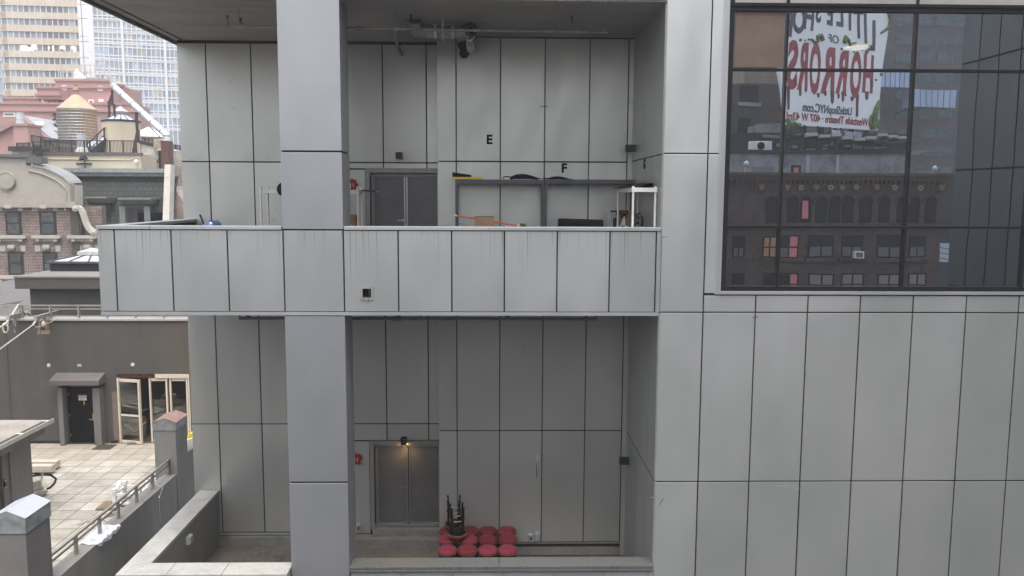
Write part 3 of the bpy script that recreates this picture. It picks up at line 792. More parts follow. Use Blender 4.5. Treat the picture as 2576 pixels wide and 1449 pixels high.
hang(m.build('tip', plain('tip_blue', (0.05, 0.2, 0.5), 0.4), None), bpy.data.objects['hand_pump'])
a, b = at(883, 540, Y=20.9), at(894, 540, Y=20.9)
m = mb(); m.lathe([(.11, ZU), (.11, a.z)], ((a.x + b.x) / 2, 20.95, 0), 24); one(m, 'cardboard_tube', plain('tube_brown', (0.27, 0.13, 0.06), .7), 'brown cardboard tube standing under the rack beside the column', 'tube', smooth=True)
# right rack, end on
fy, by = 17.42, 19.55
fl, fr = at(1593, 480, Y=fy), at(1649, 480, Y=fy)
zs = (fl.z + fr.z) / 2 + .02
rack(fl.x, fr.x, fy, by, ZU, zs, at(1593, 468, Y=fy).z, 'white post rack standing end on along the right wall', r=.025)
m = mb(); n = 28; P = []
for k in range(n + 1):
    u = k / n
    if u < .62: P.append((fl.x - .05 + u / .62 * .55, zs + .06 + .10 * u ** 1.5))
    else:
        q = (u - .62) / .38 * 3.5; P.append((fl.x + .40 + .11 * math.sin(q) + .0, zs + .155 - .075 * (1 - math.cos(q)) * .9 + .03))
x0 = fl.x + .0
P = [(fl.x - .02, zs + .06), (fl.x + .15, zs + .08), (fl.x + .28, zs + .12), (fl.x + .38, zs + .15), (fl.x + .43, zs + .155), (fl.x + .465, zs + .135), (fl.x + .475, zs + .10), (fl.x + .46, zs + .07), (fl.x + .42, zs + .055), (fl.x + .25, zs + .05)]
verts = []; fs = []
for i, (x, z) in enumerate(P):
    for y, dx in ((fy + .25, 0), (by + .1, -.12)):
        verts.append((x + dx, y, z)); verts.append((x + dx, y, z - .012))
for i in range(len(P) - 1):
    b = i * 4
    fs += [(b, b + 4, b + 6, b + 2), (b + 1, b + 3, b + 7, b + 5), (b, b + 1, b + 5, b + 4), (b + 2, b + 6, b + 7, b + 3)]
fs += [(0, 2, 3, 1), (4 * len(P) - 4, 4 * len(P) - 3, 4 * len(P) - 1, 4 * len(P) - 2)]
m.add(verts, fs); one(m, 'rubber_mat', M_blk, 'black rubber mat folded over on top of the right rack', 'mat', smooth=True)
# slotted angle shelves
def perforated():
    t = NT('slotted_angle'); g = t.n('NewGeometry'); sx = t.n('SeparateXYZ'); t.l(g.outputs['Position'], sx.inputs[0])
    fz = t.math('FRACT', t.math('MULTIPLY', sx.outputs[2], 1 / .045)); k = t.math('LESS_THAN', t.math('ABSOLUTE', t.math('SUBTRACT', fz, .5)), .22)
    at_ = t.n('VertexColor'); at_.layer_name = 'mid'
    k = t.math('MULTIPLY', k, at_.outputs[0])
    col = t.mix(k, (0.082, 0.09, 0.105), (0.008, 0.008, 0.009)); t.set(Base_Color=col, Roughness=.45, Metallic=.2)
    return t.m
M_perf = perforated()
def angle_post(x, y, z0, z1, sx, t_):
    """L post with a row of punched holes down the middle of the front flange"""
    m = mb(); wd = .055
    xs = [x, x + sx * wd * .36, x + sx * wd * .64, x + sx * wd]
    vs_ = []; fs = []
    for xx in xs: vs_ += [(xx, y, z0), (xx, y, z1)]
    for i in range(3): fs.append((2 * i, 2 * i + 2, 2 * i + 3, 2 * i + 1))
    m.add(vs_, fs); m.box(x, x + sx * .004, y + .002, y + .055, z0, z1); m.box(x + sx * .004, x + sx * wd, y + .002, y + .006, z0, z1)
    o = m.build('post', M_perf, t_)
    ca = o.data.color_attributes.new('mid', 'FLOAT_COLOR', 'CORNER')
    for p in o.data.polygons:
        xm = sum(o.data.vertices[i].co.x for i in p.vertices) / len(p.vertices); ym = sum(o.data.vertices[i].co.y for i in p.vertices) / len(p.vertices)
        v = 1.0 if abs(ym - y) < .001 and abs(abs(xm - x) - wd / 2) < .003 else 0.0
        for li in p.loop_indices: ca.data[li].color = (v, v, v, 1)
    return o
def shelf_unit(px0, px1, yf, label):
    a, b = at(px0, 458, Y=yf), at(px1, 458, Y=yf)
    zt = at(px0, 451, Y=yf).z
    t = thing('shelving_unit', label, 'shelving', ((a.x + b.x) / 2, yf + .25, ZU), 'slotted steel shelving against the back wall')
    for y in (yf, yf + .46):
        angle_post(a.x, y, ZU, zt, 1, t); angle_post(b.x, y, ZU, zt, -1, t)
    m = mb(); m.box(a.x + .056, b.x - .056, yf - .004, yf + .02, zt - .105, zt); m.box(a.x + .056, b.x - .056, yf + .48, yf + .50, zt - .105, zt)
    m.box(a.x + .01, a.x + .03, yf + .06, yf + .45, zt - .09, zt); m.box(b.x - .03, b.x - .01, yf + .06, yf + .45, zt - .09, zt)
    m.build('beam', M_slot, t)
    m = mb(); m.box(a.x + .01, b.x - .01, yf + .022, yf + .478, zt - .02, zt - .003); m.build('shelf', M_slot, t)
    return a.x, b.x, zt
SY = 20.25
s0, s1, zt = shelf_unit(1145, 1369, SY, 'dark grey slotted shelving unit holding the yellow rail')
s2, s3, zt2 = shelf_unit(1371, 1599, SY, 'dark grey slotted shelving unit nearer the right wall')
# on the left unit
a, b = at(1134, 446, Y=SY - .02), at(1215, 446, Y=SY - .02)
m = mb(); m.box(a.x + .06, b.x, SY - .03, SY + .03, zt + .001, zt + .055); m.box(a.x + .06, b.x, SY - .036, SY - .03, zt + .018, zt + .03)
m.prism([(a.x + .06, SY - .03, zt + .001), (a.x + .06, SY - .03, zt + .055), (a.x, SY - .03, zt + .045), (a.x, SY - .03, zt + .015)], (0, .05, 0))
one(m, 'yellow_rail', plain('yellow_plastic', (0.62, 0.44, 0.03), .45), 'yellow plastic rail lying on the left shelving unit', 'rail')
a, b = at(1138, 433, Y=SY + .05), at(1185, 440, Y=SY + .05)
m = mb(); zb = zt + .06
m.prism([(a.x, SY + .03, zb), (a.x, SY + .03, a.z), (b.x, SY + .03, b.z), (b.x, SY + .03, zb)], (0, .32, 0)); one(m, 'black_case', M_blk, 'black wedge shaped case resting on the yellow rail', 'case', bevel=.008)
def umbrella(px0, px1, label, hook, fat):
    a, b = at(px0, 448, Y=SY + .02), at(px1, 448, Y=SY + .02); L = b.x - a.x; z = zt + fat * .5
    t = thing('folded_umbrella', label, 'umbrella', (a.x, SY + .02, zt), 'black umbrellas on the shelving')
    m = mb(); n = 26; P = []; R = []
    for k in range(n):
        u = k / (n - 1); P.append((a.x + L * (.18 + .72 * u), SY + .04 + .01 * math.sin(k * 1.7), zt + .012 + fat * (.45 * math.sin(math.pi * min(1, u * 1.15) ** .8) + .12)))
        R.append(.008 + fat * .5 * (math.sin(math.pi * min(1, u + .06)) ** .6) * (1 - .35 * u) * (1 + .12 * math.sin(k * 2.4)))
    m.tube(P, R, 9); 
    for k in range(5): m.tube([P[4 + k * 2], V(P[8 + k * 3 if 8 + k * 3 < n else n - 1]) + V((0, -.03, .015))], [.03, .006], 5)
    m.build('canopy', M_blk, t, smooth=True)
    m = mb(); m.tube([(a.x + L * .12, SY + .04, zt + .02), (b.x, SY + .04, zt + .025)], .006, 6); m.build('shaft', M_dark, t)
    m = mb()
    if hook: m.tube([(a.x + L * .22, SY + .03, zt + .05), (a.x + L * .10, SY + .02, zt + .075), (a.x + L * .02, SY + .02, zt + .06), (a.x, SY + .02, zt + .02)], .014, 8)
    else: m.tube([(a.x + L * .0, SY + .04, zt + .03), (a.x + L * .2, SY + .04, zt + .03)], .014, 8)
    m.build('handle', M_blk, t, smooth=True)
umbrella(1265, 1372, 'black folded umbrella with a crook handle on the shelving', True, .12)
umbrella(1366, 1444, 'slimmer black folded umbrella whose tip points right on the shelving', False, .065)
# under the left unit: pole, box, bottle
p0, p1 = at(1150, 543, Y=20.05), at(1302, 567, Y=19.7)
pole = thing('extension_pole', 'orange extension pole leaning with its brush head down', 'pole', p1)
m = mb(); m.tube([p0, p1], .018, 10); m.build('shaft', plain('orange_fibreglass', (0.62, 0.14, 0.05), .4), pole, smooth=True)
m = mb(); m.tube([p0, at(1143, 541, Y=20.1)], [.018, .026], 10); m.build('tip', M_white, pole, smooth=True)
m = mb(); e = at(1312, 569, Y=19.65); m.tube([p1, e], [.022, .03], 10); m.build('ferrule', M_white, pole, smooth=True)
m = mb(); m.tube([at(1308, 565, Y=19.65), at(1318, 567, Y=19.62), at(1325, 573, Y=19.6)], [.03, .045, .03], 8); m.build('brush_head', plain('brush_brown', (0.08, 0.065, 0.05), .9), pole)
a, b = at(1194, 546, Y=19.6), at(1242, 546, Y=19.6)
bx = thing('cardboard_box', 'plain cardboard box in front of the orange pole', 'box', ((a.x + b.x) / 2, 19.75, ZU))
zb = a.z
tb = mb(); tb.box(a.x - .1, b.x + .1, 19.55, 20.15, ZU + .62, ZU + .66)
for x in (a.x - .05, b.x + .05):
    for y in (19.6, 20.1): tb.box(x - .02, x + .02, y - .02, y + .02, ZU, ZU + .62)
one(tb, 'low_table', M_dark, 'low dark table hidden behind the parapet under the cardboard box', 'table')
m = mb(); m.box(a.x, b.x, 19.6, 20.0, ZU + .661, zb - .02); m.build('carton', M_card, bx, bevel=.004)
m = mb(); m.bar((a.x, 19.6, zb - .02), (a.x - .02, 19.62, zb), .4, .004); m.quad((a.x, 19.6, zb - .018), (b.x, 19.6, zb - .018), (b.x - .02, 19.66, zb + .006), (a.x + .02, 19.66, zb + .004)); m.quad((a.x, 20.0, zb - .018), (b.x, 20.0, zb - .018), (b.x, 19.95, zb + .012), (a.x, 19.95, zb + .01))
m.build('flap', M_card, bx)
m = mb(); m.box(a.x - .001, b.x + .001, 19.598, 19.6, zb - .14, zb - .135); m.build('crease', plain('card_dark', (0.2, 0.12, 0.065), .9), bx)
c = at(1152, 562, Y=20.35); m = mb(); m.lathe([(.035, ZU), (.04, c.z - .12), (.04, c.z + .03), (.018, c.z + .07), (.018, c.z + .1)], (c.x + .05, 20.35, 0), 16)
one(m, 'plastic_bottle', window_glass('clear_plastic', (0.30, 0.38, 0.42), .15), 'clear plastic bottle behind the left shelving post', 'bottle', smooth=True)
m = mb(); m.lathe([(.042, c.z - .03), (.042, c.z + .015)], (c.x + .05, 20.35, 0), 16); hang(m.build('label', plain('bottle_label', (0.1, 0.42, 0.35), .5), None), bpy.data.objects['plastic_bottle'])
# black roll
a, b = at(1405, 549, Y=19.7), at(1517, 554, Y=19.7)
m = mb(); prof = [(.0, .0), (.3, .0), (.31, .06), (.30, .17), (.28, .2), (.24, .24), (.06, .25), (.0, .22), (-.01, .1)]
z0 = a.z - .25
m.prism([(a.x, 19.62 + y, z0 - .55 + z * 1 if z < .01 else z0 + z) for y, z in prof], (b.x - a.x, 0, -.03))
m.box(a.x - .03, a.x, 19.66, 19.78, z0 - .02, z0 + .06)
one(m, 'padded_case', M_blk, 'long black padded case lying between the shelving and the white rack', 'case', bevel=.02)
m = mb(); m.box(a.x - .01, b.x + .01, 19.605, 19.62, z0 + .105, z0 + .115); hang(m.build('seam', plain('seam_black', (.004, .004, .004), .6), None), bpy.data.objects['padded_case'])
# right corner: open carton, boards, black bin, bracket, scooter
oc = thing('open_carton', 'large brown carton with open flaps under the white rack', 'box', at(1565, 580, Y=20.3))
a, b = at(1547, 530, Y=20.1), at(1592, 530, Y=20.1)
m = mb(); m.box(a.x, b.x, 20.1, 20.6, ZU, a.z); m.build('carton', M_card, oc, bevel=.004)
m = mb(); m.quad((a.x, 20.1, a.z), (a.x, 20.55, a.z), (a.x - .17, 20.5, a.z - .12), (a.x - .17, 20.1, a.z - .12)); m.quad((a.x, 20.1, a.z), (b.x, 20.1, a.z), (b.x, 20.3, a.z + .01), (a.x, 20.3, a.z + .01)); m.quad((a.x - .17, 20.1, a.z - .12), (a.x - .05, 20.1, a.z), (a.x - .05, 20.12, a.z - .25), (a.x - .2, 20.12, a.z - .2)); m.build('flap', M_card, oc)
text('BROTHERS', .075, M_card, 'lettering', face_mat(at(1558, 535, Y=20.085)), oc, .001)
q = at(1558, 535, Y=20.09); m = mb(); m.box(q.x - .22, q.x + .22, 20.092, 20.098, q.z - .05, q.z + .05); m.build('print_panel', plain('print_brown', (.05, .025, .018), .8), oc)
q = at(1569, 545, Y=20.09); m = mb(); m.lathe([(.001, 0), (.07, 0), (.07, .01)], (q.x, 20.098, q.z), 16, axis=(0, -1, 0)); m.build('hand_hole', M_joint, oc)
m = mb(); q = at(1529, 540, Y=20.0)
for k in range(4): m.box(q.x + k * .05, q.x + .035 + k * .05, 19.95 + k * .01, 20.3, ZU, q.z + .06 - k * .003)
one(m, 'panel_stack', plain('panel_white', (0.42, 0.46, 0.48), .4, .3), 'stack of pale metal panels leaning beside the carton', 'panels')
m = mb(); q, r_ = at(1543, 550, Y=19.9), at(1555, 550, Y=19.9); m.box(q.x, r_.x, 19.9, 20.05, ZU, q.z); m.box(q.x + .02, r_.x - .02, 19.92, 20.03, q.z, q.z + .02)
one(m, 'black_bin', M_dark, 'slim black bin between the panels and the carton', 'bin', bevel=.006)
m = mb(); q = at(1568, 558, Y=19.85)
m.prism([(q.x - .07, 19.85, q.z - .08), (q.x + .06, 19.85, q.z - .08), (q.x + .04, 19.85, q.z + .13), (q.x + .01, 19.85, q.z + .13)], (0, .02, 0))
for s in (-.08, .06): m.box(q.x + s - .06, q.x + s + .05, 19.80, 19.95, q.z - .17, q.z - .09)
m.box(q.x - .12, q.x + .1, 19.8, 19.95, ZU, q.z - .17)
one(m, 'bracket_stand', M_white, 'small white bracket stand in front of the carton', 'bracket', bevel=.006)
sc_ = thing('kick_scooter', 'folded black scooter stored under the right white rack', 'scooter', (3.05, 19.4, ZU))
c = at(1616, 561, Y=19.2); zoff = c.z - .17
m = mb(); m.lathe([(.09, -.03), (.13, -.04), (.165, -.025), (.165, .025), (.13, .04), (.09, .03)], c, 28, axis=(1, -.25, 0)); tyre = m.build('wheel', plain('tyre', (0.03, 0.03, 0.03), .8), sc_, smooth=True)
m = mb(); ax = V((1, -.25, 0)).normalized()
for k in range(6):
    a = k * math.pi / 3; d_ = V((.25, 1, 0)).normalized() * math.cos(a) + V((0, 0, 1)) * math.sin(a); m.bar(c - ax * .045, c - ax * .045 + d_ * .1, .012, .01)
m.lathe([(.095, 0), (.105, 0), (.105, .012), (.095, .012)], c - ax * .055, 24, axis=ax); m.build('rim', M_white, tyre)
m = mb(); m.tube([at(1588, 538, Y=19.5), at(1600, 550, Y=19.3), at(1609, 557, Y=19.15), c - ax * .07], [.05, .055, .04, .03], 10); m.build('fork', plain('scooter_grey', (.11, .11, .115), .5), sc_, smooth=True)
m = mb(); m.bar(at(1590, 569, Y=19.3), c + V((-.05, -.03, -.17)), .16, .05); m.bar(c + V((.06, .2, 0)), c + V((.22, .5, .0)), .1, .2); m.lathe([(.05, 0), (.07, .05), (.04, .2)], at(1600, 566, Y=19.25), 12); m.build('deck', plain('scooter_dark', (.07, .07, .072), .5), sc_, bevel=.01)
m = mb(); m.tube([at(1598, 546, Y=19.6), at(1607, 536, Y=19.5), at(1618, 540, Y=19.3), at(1623, 548, Y=19.2)], .018, 8); m.tube([at(1612, 549, Y=19.2), at(1624, 546, Y=19.2)], .02, 8); m.build('handlebar', M_dark, sc_, smooth=True)
bx_ = mb(); bx_.box(2.75, 3.3, 18.8, 20.0, ZU, c.z - .17); one(bx_, 'storage_crate', M_dark, 'dark storage crate the scooter rests on, mostly behind the parapet', 'crate', bevel=.01)
# blue water bottle and black stick at the left corner
c = at(523, 571, Y=17.75)
jug = thing('water_jug', 'big blue water jug lying behind the left parapet', 'water jug', c)
m = mb(); m.lathe([(.03, -.0), (.035, .02), (.05, .03), (.10, .05), (.135, .09), (.14, .16), (.135, .17), (.14, .18), (.14, .30), (.135, .31), (.14, .32), (.14, .42), (.12, .44), (.02, .44)], c, 32, axis=(0.05, 1, -.02))
m.build('body', window_glass('blue_plastic', (0.03, 0.10, 0.26), .12, wav=.3, spec=.8), jug, smooth=True)
m = mb(); m.lathe([(.036, -.03), (.036, .015), (.022, .015), (.022, -.028)], c, 20, cap=False, axis=(0.05, 1, -.02)); m.build('neck_cap', M_white, jug, smooth=True)
st = mb(); st.box(c.x - .35, c.x + .35, 17.45, 18.6, ZU, c.z - .145); one(st, 'plastic_crate', M_dark, 'dark crate under the blue water jug behind the parapet', 'crate')
p0, p1 = at(513, 565, Y=18.2), at(503, 540, Y=18.2)
m = mb(); m.bar(p0 + (p0 - p1) * 3, p1, .05, .03); one(m, 'black_plank', M_dark, 'short black strip leaning up beside the blue jug', 'strip')

# ================================================================== lower terrace: red stools
M_leg = plain('ebony', (0.010, 0.009, 0.009), .35, bump=.05)
M_brass = plain('brass_ring', (0.62, 0.52, 0.30), .25, .8, bump=0)
def velvet(name, c):
    t = NT(name); n = t.noise(t.pos(), 7, 4)
    col = t.ramp(n, [(.3, tuple(x * .75 for x in c)), (.7, tuple(x * 1.2 for x in c))])
    lw = t.n('LayerWeight'); lw.inputs[0].default_value = .35
    t.set(Base_Color=col, Roughness=.8, Sheen_Weight=.1, Sheen_Tint=(1, .5, .55)); return t.m
M_vel = [velvet('velvet_crimson', (.14, .005, .013)), velvet('velvet_rose', (.19, .013, .033)), velvet('velvet_cherry', (.12, .004, .008))]
SH = 0.81
def make_stool(vel, label, group):
    t = thing('bar_stool', label, 'stool', (0, 0, 0), group)
    m = mb(); m.lathe([(.20, SH - .085), (.238, SH - .075), (.250, SH - .05), (.243, SH - .015), (.205, SH + .02), (.13, SH + .042), (.01, SH + .05)], n=36); m.build('seat', vel, t, smooth=True)
    m = mb(); m.lathe([(.232, SH - .092), (.242, SH - .088), (.242, SH - .082), (.232, SH - .078)], n=36, cap=False); m.build('piping', M_brass, t, smooth=True)
    m = mb(); m.lathe([(.21, SH - .14), (.225, SH - .13), (.225, SH - .095), (.02, SH - .09)], n=32); m.build('seat_base', M_leg, t)
    for k in range(4):
        a = math.pi / 4 + k * math.pi / 2; u = V((math.cos(a), math.sin(a), 0))
        m = mb(); m.tube([u * .222 + V((0, 0, .0)), u * .20 + V((0, 0, .2)), u * .19 + V((0, 0, .45)), u * .18 + V((0, 0, SH - .11))], [.022, .028, .035, .040], 8); m.build('leg', M_leg, t, smooth=True)
        m = mb(); m.lathe([(.017, -.012), (.019, .0)], u * .222, 8); m.build('foot_cap', plain('foot_pad', (.3, .3, .3), .5), t)
    m = mb(); m.tube([(.19 * math.cos(i / 28 * 6.2832), .19 * math.sin(i / 28 * 6.2832), .36) for i in range(28)], .012, 8, closed=True); m.build('foot_ring', M_brass, t, smooth=True)
    return t
protos = {}
rows = [(1380, ((1125, 1), (1176, 0), (1227, 1), (1277, 1))), (1353.5, ((1126, 1), (1178, 1), (1227, 2), (1277, 0))), (1332.5, ((1129, 0), (1181, 0), (1227, 2), (1275, 1)))]
cname = ['crimson', 'pinkish red', 'cherry red']
where = ['front row', 'middle row', 'back row']; nth = ['leftmost', 'second from left', 'third from left', 'rightmost']
first = None
for ri, (py, cols) in enumerate(rows):
    for ci, (px, v) in enumerate(cols):
        p = at(px, py, Z=ZLOW + SH)
        lb = '%s round bar stool, %s in the %s of stools' % (cname[v], nth[ci], where[ri])
        s = make_stool(M_vel[v], lb, 'red bar stools standing in a block')
        s.location = (p.x, p.y, ZLOW); s.rotation_euler.z = random.uniform(0, 1.5)
for px, py, lb, rz in ((1150, 1352, 'upside down black stool, the nearer one, with its brass ring in view', .15), (1142, 1330, 'upside down black stool, the farther one, half hidden by the nearer', .05)):
    p = at(px, py, Z=ZLOW + SH + .06)
    s = make_stool(M_vel[2], lb, 'stools turned over on top of the others')
    s.location = (p.x, p.y, ZLOW + SH + .045 + SH + .05); s.rotation_euler = (math.pi, 0, rz)
# ================================================================== the dark stucco building and its roof terrace (left)
TZ = 10.8
def stucco(name, c, warm_x=None):
    t = NT(name); p = t.pos()
    a = t.noise(p, .7, 5, .6); b = t.noise(p, 30, 4, .7); d = t.noise(t.pos((3, 3, .25)), 1, 3)
    f = t.math('ADD', t.math('MULTIPLY', a, .6), t.math('MULTIPLY', d, .4))
    col = t.ramp(f, [(.3, tuple(x * .8 for x in c)), (.7, tuple(x * 1.2 for x in c))])
    if warm_x:
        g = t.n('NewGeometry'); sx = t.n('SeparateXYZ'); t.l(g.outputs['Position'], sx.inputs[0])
        k = t.math('MULTIPLY', t.math('ADD', t.math('SUBTRACT', sx.outputs[0], warm_x), t.math('MULTIPLY', d, 1.2)), .30)
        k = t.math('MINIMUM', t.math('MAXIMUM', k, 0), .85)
        col = t.mix(k, col, (.125, .092, .062))  # warm reflected glow painted into the wall colour, with streaky stain edges
    t.set(Base_Color=col, Roughness=.9); t.bump(b, .35, .01); return t.m
M_stu = stucco('dark_stucco', (.072, .067, .062))
M_stuT = stucco('dark_stucco_glow_stain', (.075, .070, .064), at(400, 830, Y=30).x)
M_wallL = stucco('parapet_stucco', (.22, .215, .20))
M_mauve = stucco('mauve_stucco', (.15, .14, .135))
WY = 30.0
# pavers
def pavers():
    t = NT('pavers'); g = t.n('NewGeometry'); b = t.n('TexBrick'); b.offset = 0.0
    t.l(g.outputs['Position'], b.inputs['Vector'])
    mp = t.n('Mapping'); mp.inputs['Location'].default_value = (0.30, 0.35, 0); t.l(g.outputs['Position'], mp.inputs['Vector']); t.l(mp.outputs[0], b.inputs['Vector'])
    for k, x in (('Color1', (.47, .44, .385, 1)), ('Color2', (.35, .325, .285, 1)), ('Mortar', (.15, .14, .12, 1)), ('Scale', 1.0), ('Mortar Size', .016), ('Brick Width', .66), ('Row Height', .66), ('Mortar Smooth', .1)): b.inputs[k].default_value = x
    n = t.noise(t.pos(), 2.2, 6, .7); n2 = t.noise(t.pos(), .5, 3)
    col = t.mix(1, b.outputs['Color'], t.ramp(n, [(.3, (.72, .70, .66)), (.65, (1.1, 1.1, 1.1))]), 'MULTIPLY')
    sx = t.n('SeparateXYZ'); t.l(g.outputs['Position'], sx.inputs[0])
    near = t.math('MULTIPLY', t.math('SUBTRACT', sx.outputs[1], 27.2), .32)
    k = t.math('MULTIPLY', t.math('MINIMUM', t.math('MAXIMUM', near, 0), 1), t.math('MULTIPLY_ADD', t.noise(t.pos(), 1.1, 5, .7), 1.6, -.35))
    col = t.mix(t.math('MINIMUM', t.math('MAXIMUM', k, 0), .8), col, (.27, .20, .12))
    t.set(Base_Color=col, Roughness=.8); t.bump(t.math('SUBTRACT', 1, b.outputs['Fac']), .5, .01); return t.m
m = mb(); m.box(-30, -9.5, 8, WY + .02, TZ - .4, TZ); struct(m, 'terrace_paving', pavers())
# building
stb = thing('stucco_building', 'dark brown stucco building with an awning door and folding glass doors', 'building', (-14, 30, TZ))
xw0, xw1 = -26.0, at(484, 900, Y=WY).x + .6
zt_ = at(200, 806, Y=WY).z
dx0, dx1 = at(171, 1050, Y=WY).x, at(246, 1050, Y=WY).x
fx0, fx1 = at(296, 1000, Y=WY).x, at(478, 1000, Y=WY).x
dz = 12.93; fz = at(380, 941, Y=WY).z
m = mb(); B = WY + .35
m.box(xw0, dx0, WY, B, 4, zt_); m.box(dx0, dx1, WY, B, dz, zt_); m.box(dx1, fx0, WY, B, 4, zt_); m.box(fx0, fx1, WY, B, fz, zt_); m.box(fx1, xw1 + 3, WY, B, 4, zt_)
m.box(dx0, dx1, WY, B, 4, TZ - .01); m.box(fx0, fx1, WY, B, 4, TZ - .01)
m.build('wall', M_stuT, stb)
m = mb(); m.box(xw0, -15.9, WY - .03, WY - .002, TZ, TZ + .10); m.box(-14.2, fx0 - .1, WY - .03, WY - .002, TZ, TZ + .10); m.build('base_gap', M_joint, stb)
m = mb(); m.box(xw0, xw1 + 3, WY - .06, WY + .5, zt_, zt_ + .07); m.build('coping', plain('coping_pale', (.38, .37, .345), .6), stb)
m = mb(); m.box(xw0, xw1 + 3, WY + .5, 48, zt_ - .4, zt_ - .05); m.build('roof', concrete('roof_membrane', (.13, .12, .115), 1, .3), stb)
m = mb(); m.box(at(284, 1050, Y=WY).x, fx0 - .02, WY - .004, WY + .001, TZ + .12, at(284, 985, Y=WY).z); m.build('paint_patch', plain('patch_taupe', (.17, .135, .115), .9), stb)
m = mb(); m.box(at(20, 900, Y=WY).x - .06, at(20, 900, Y=WY).x, WY - .02, WY, TZ, zt_ - .1); m.build('edge_strip', M_stu, stb)
# door, hood and pilasters
m = mb(); m.box(dx0 + .04, dx1 - .04, WY + .05, WY + .11, TZ + .02, dz - .03)
dd = m.build('door', plain('door_black', (.007, .007, .007), .7, bump=0), stb)
m = mb(); hx = at(236, 1050, Y=WY).x; hz = at(236, 1050, Y=WY).z
m.box(hx - .05, hx + .05, WY + .02, WY + .05, hz - .13, hz + .14); m.tube([(hx, WY + .02, hz - .07), (hx, WY - .04, hz - .07)], .015, 8); m.bar((hx + .01, WY - .04, hz - .07), (hx - .15, WY - .04, hz - .065), .022, .02); m.lathe([(.03, 0), (.03, .02)], (hx, WY + .02, hz + .07), 12, axis=(0, -1, 0))
m.build('handle', plain('brass_plate', (.55, .42, .17), .35, .7), dd)
text('1', .19, plain('number_yellow', (.6, .47, .05), .5), 'door_number', face_mat((at(210, 1015, Y=WY).x, WY + .045, at(210, 1015, Y=WY).z)), dd, .003, .008)
m = mb()
for k in (.25, 1.0, 1.8): m.box(dx0 + .03, dx0 + .06, WY + .03, WY + .05, TZ + k, TZ + k + .1)
m.build('hinge', M_steel, dd)
m = mb(); m.box(dx0 - .01, dx1 + .01, WY - .1, WY + .12, TZ - .04, TZ + .02); m.build('threshold', M_dark, dd)
m = mb(); pw = .17
m.box(dx0 - pw, dx0 + .0, WY - .32, WY, TZ + .02, dz + .02); m.build('pilaster', M_mauve, stb); m = mb(); m.box(dx1, dx1 + .26, WY - .32, WY, TZ + .02, dz + .02)
m.build('pilaster', M_mauve, stb)
h0, h1 = at(146, 957, Y=WY - .5), at(262, 957, Y=WY - .5)
b0 = at(156, 937, Y=WY)
m = mb(); x0, x1 = dx0 - .32, dx1 + .36; zf = h0.z; zb = zf - .18; yf = WY - .55
pr = [(yf, zb), (yf, zf), (WY - .002, b0.z), (WY - .002, zb)]
m.prism([(x0, y, z) for y, z in pr], (x1 - x0, 0, 0))
m.build('door_hood', stucco('hood_stucco', (.115, .10, .095)), stb, bevel=.01)
# folding glass doors
M_cream = plain('cream_frame', (.60, .52, .42), .5, bump=.05, var=.06)
M_fglass = NT('door_glass'); T = M_fglass
T.t.nodes.remove(T.b); g_ = T.n('BsdfGlossy'); g_.inputs['Roughness'].default_value = .02; g_.inputs['Color'].default_value = (.8, .8, .8, 1)
t_ = T.n('BsdfTransparent'); t_.inputs['Color'].default_value = (.55, .55, .5, 1); mx = T.n('MixShader'); mx.inputs[0].default_value = .16
T.l(t_.outputs[0], mx.inputs[1]); T.l(g_.outputs[0], mx.inputs[2]); T.l(mx.outputs[0], T.out.inputs[0]); M_fglass = T.m
fd = mb(); xm1 = at(392, 1000, Y=WY).x
fd.box(fx0, xm1, WY + .02, WY + .3, fz - .14, fz)
fo = fd.build('rusty_header', plain('rust_header', (.07, .03, .018), .9, var=.7, scale=9), stb)
m = mb(); m.box(xm1 + .01, fx1, WY - .02, WY + .1, fz - .15, fz); m.build('header_panel', M_cream, stb)
def leaf(p0, p1, z0, z1, name, rails=()):
    """framed glass leaf between two floor points"""
    p0, p1 = V((p0[0], p0[1], 0)), V((p1[0], p1[1], 0)); d = (p1 - p0).normalized(); L = (p1 - p0).length; fw = .10
    m = mb(); up = V((0, 0, 1))
    for a in (fw / 2, L - fw / 2): m.bar(p0 + d * a + up * z0, p0 + d * a + up * z1, fw, .06, up=d)
    for z in (z0 + fw / 2, z1 - fw / 2) + tuple(rails): m.bar(p0 + d * (fw + .003) + up * z, p0 + d * (L - fw - .003) + up * z, .058, fw if z in (z0 + fw / 2, z1 - fw / 2) else .06)
    f = m.build(name, M_cream, stb)
    m = mb(); n = V((-d.y, d.x, 0)) * .004
    a, b = p0 + d * (fw * .9), p0 + d * (L - fw * .9)
    m.prism([a + up * (z0 + fw * .9), b + up * (z0 + fw * .9), b + up * (z1 - fw * .9), a + up * (z1 - fw * .9)], n); m.build('glass', M_fglass, f)
    return f
za, zb = TZ + .03, fz - .17
xs = [at(px, 1050, Y=WY).x for px in (299, 375, 425, 427, 476)]
lf = leaf((xs[0], WY + .02), (xs[0] + 0.93, WY - .22), za, zb, 'folding_door', (at(335, 1043, Y=WY).z,))
leaf((xs[1] + .02, WY + .06), (xs[2], WY + .06), za, zb, 'folding_door'); leaf((xs[3] + .01, WY + .06), (xs[4], WY + .06), za, zb, 'folding_door')
m = mb(); m.box(fx0, fx0 + .05, WY - .02, WY + .12, TZ, fz - .15); m.box(fx1 - .05, fx1, WY - .02, WY + .12, TZ, fz - .15); m.build('door_jamb', M_cream, stb)
m = mb(); m.box(fx0 - 1, fx1 + 2, 35, 35.1, TZ, 15); m.box(fx0 - 1.1, fx0 - 1, 30.4, 35, TZ, 15); m.box(fx0 - 1, fx1 + 2, 30.4, 35, TZ - .1, TZ - .002); m.box(fx0 - 1, fx1 + 2, B, 35, 14.8, 14.9)
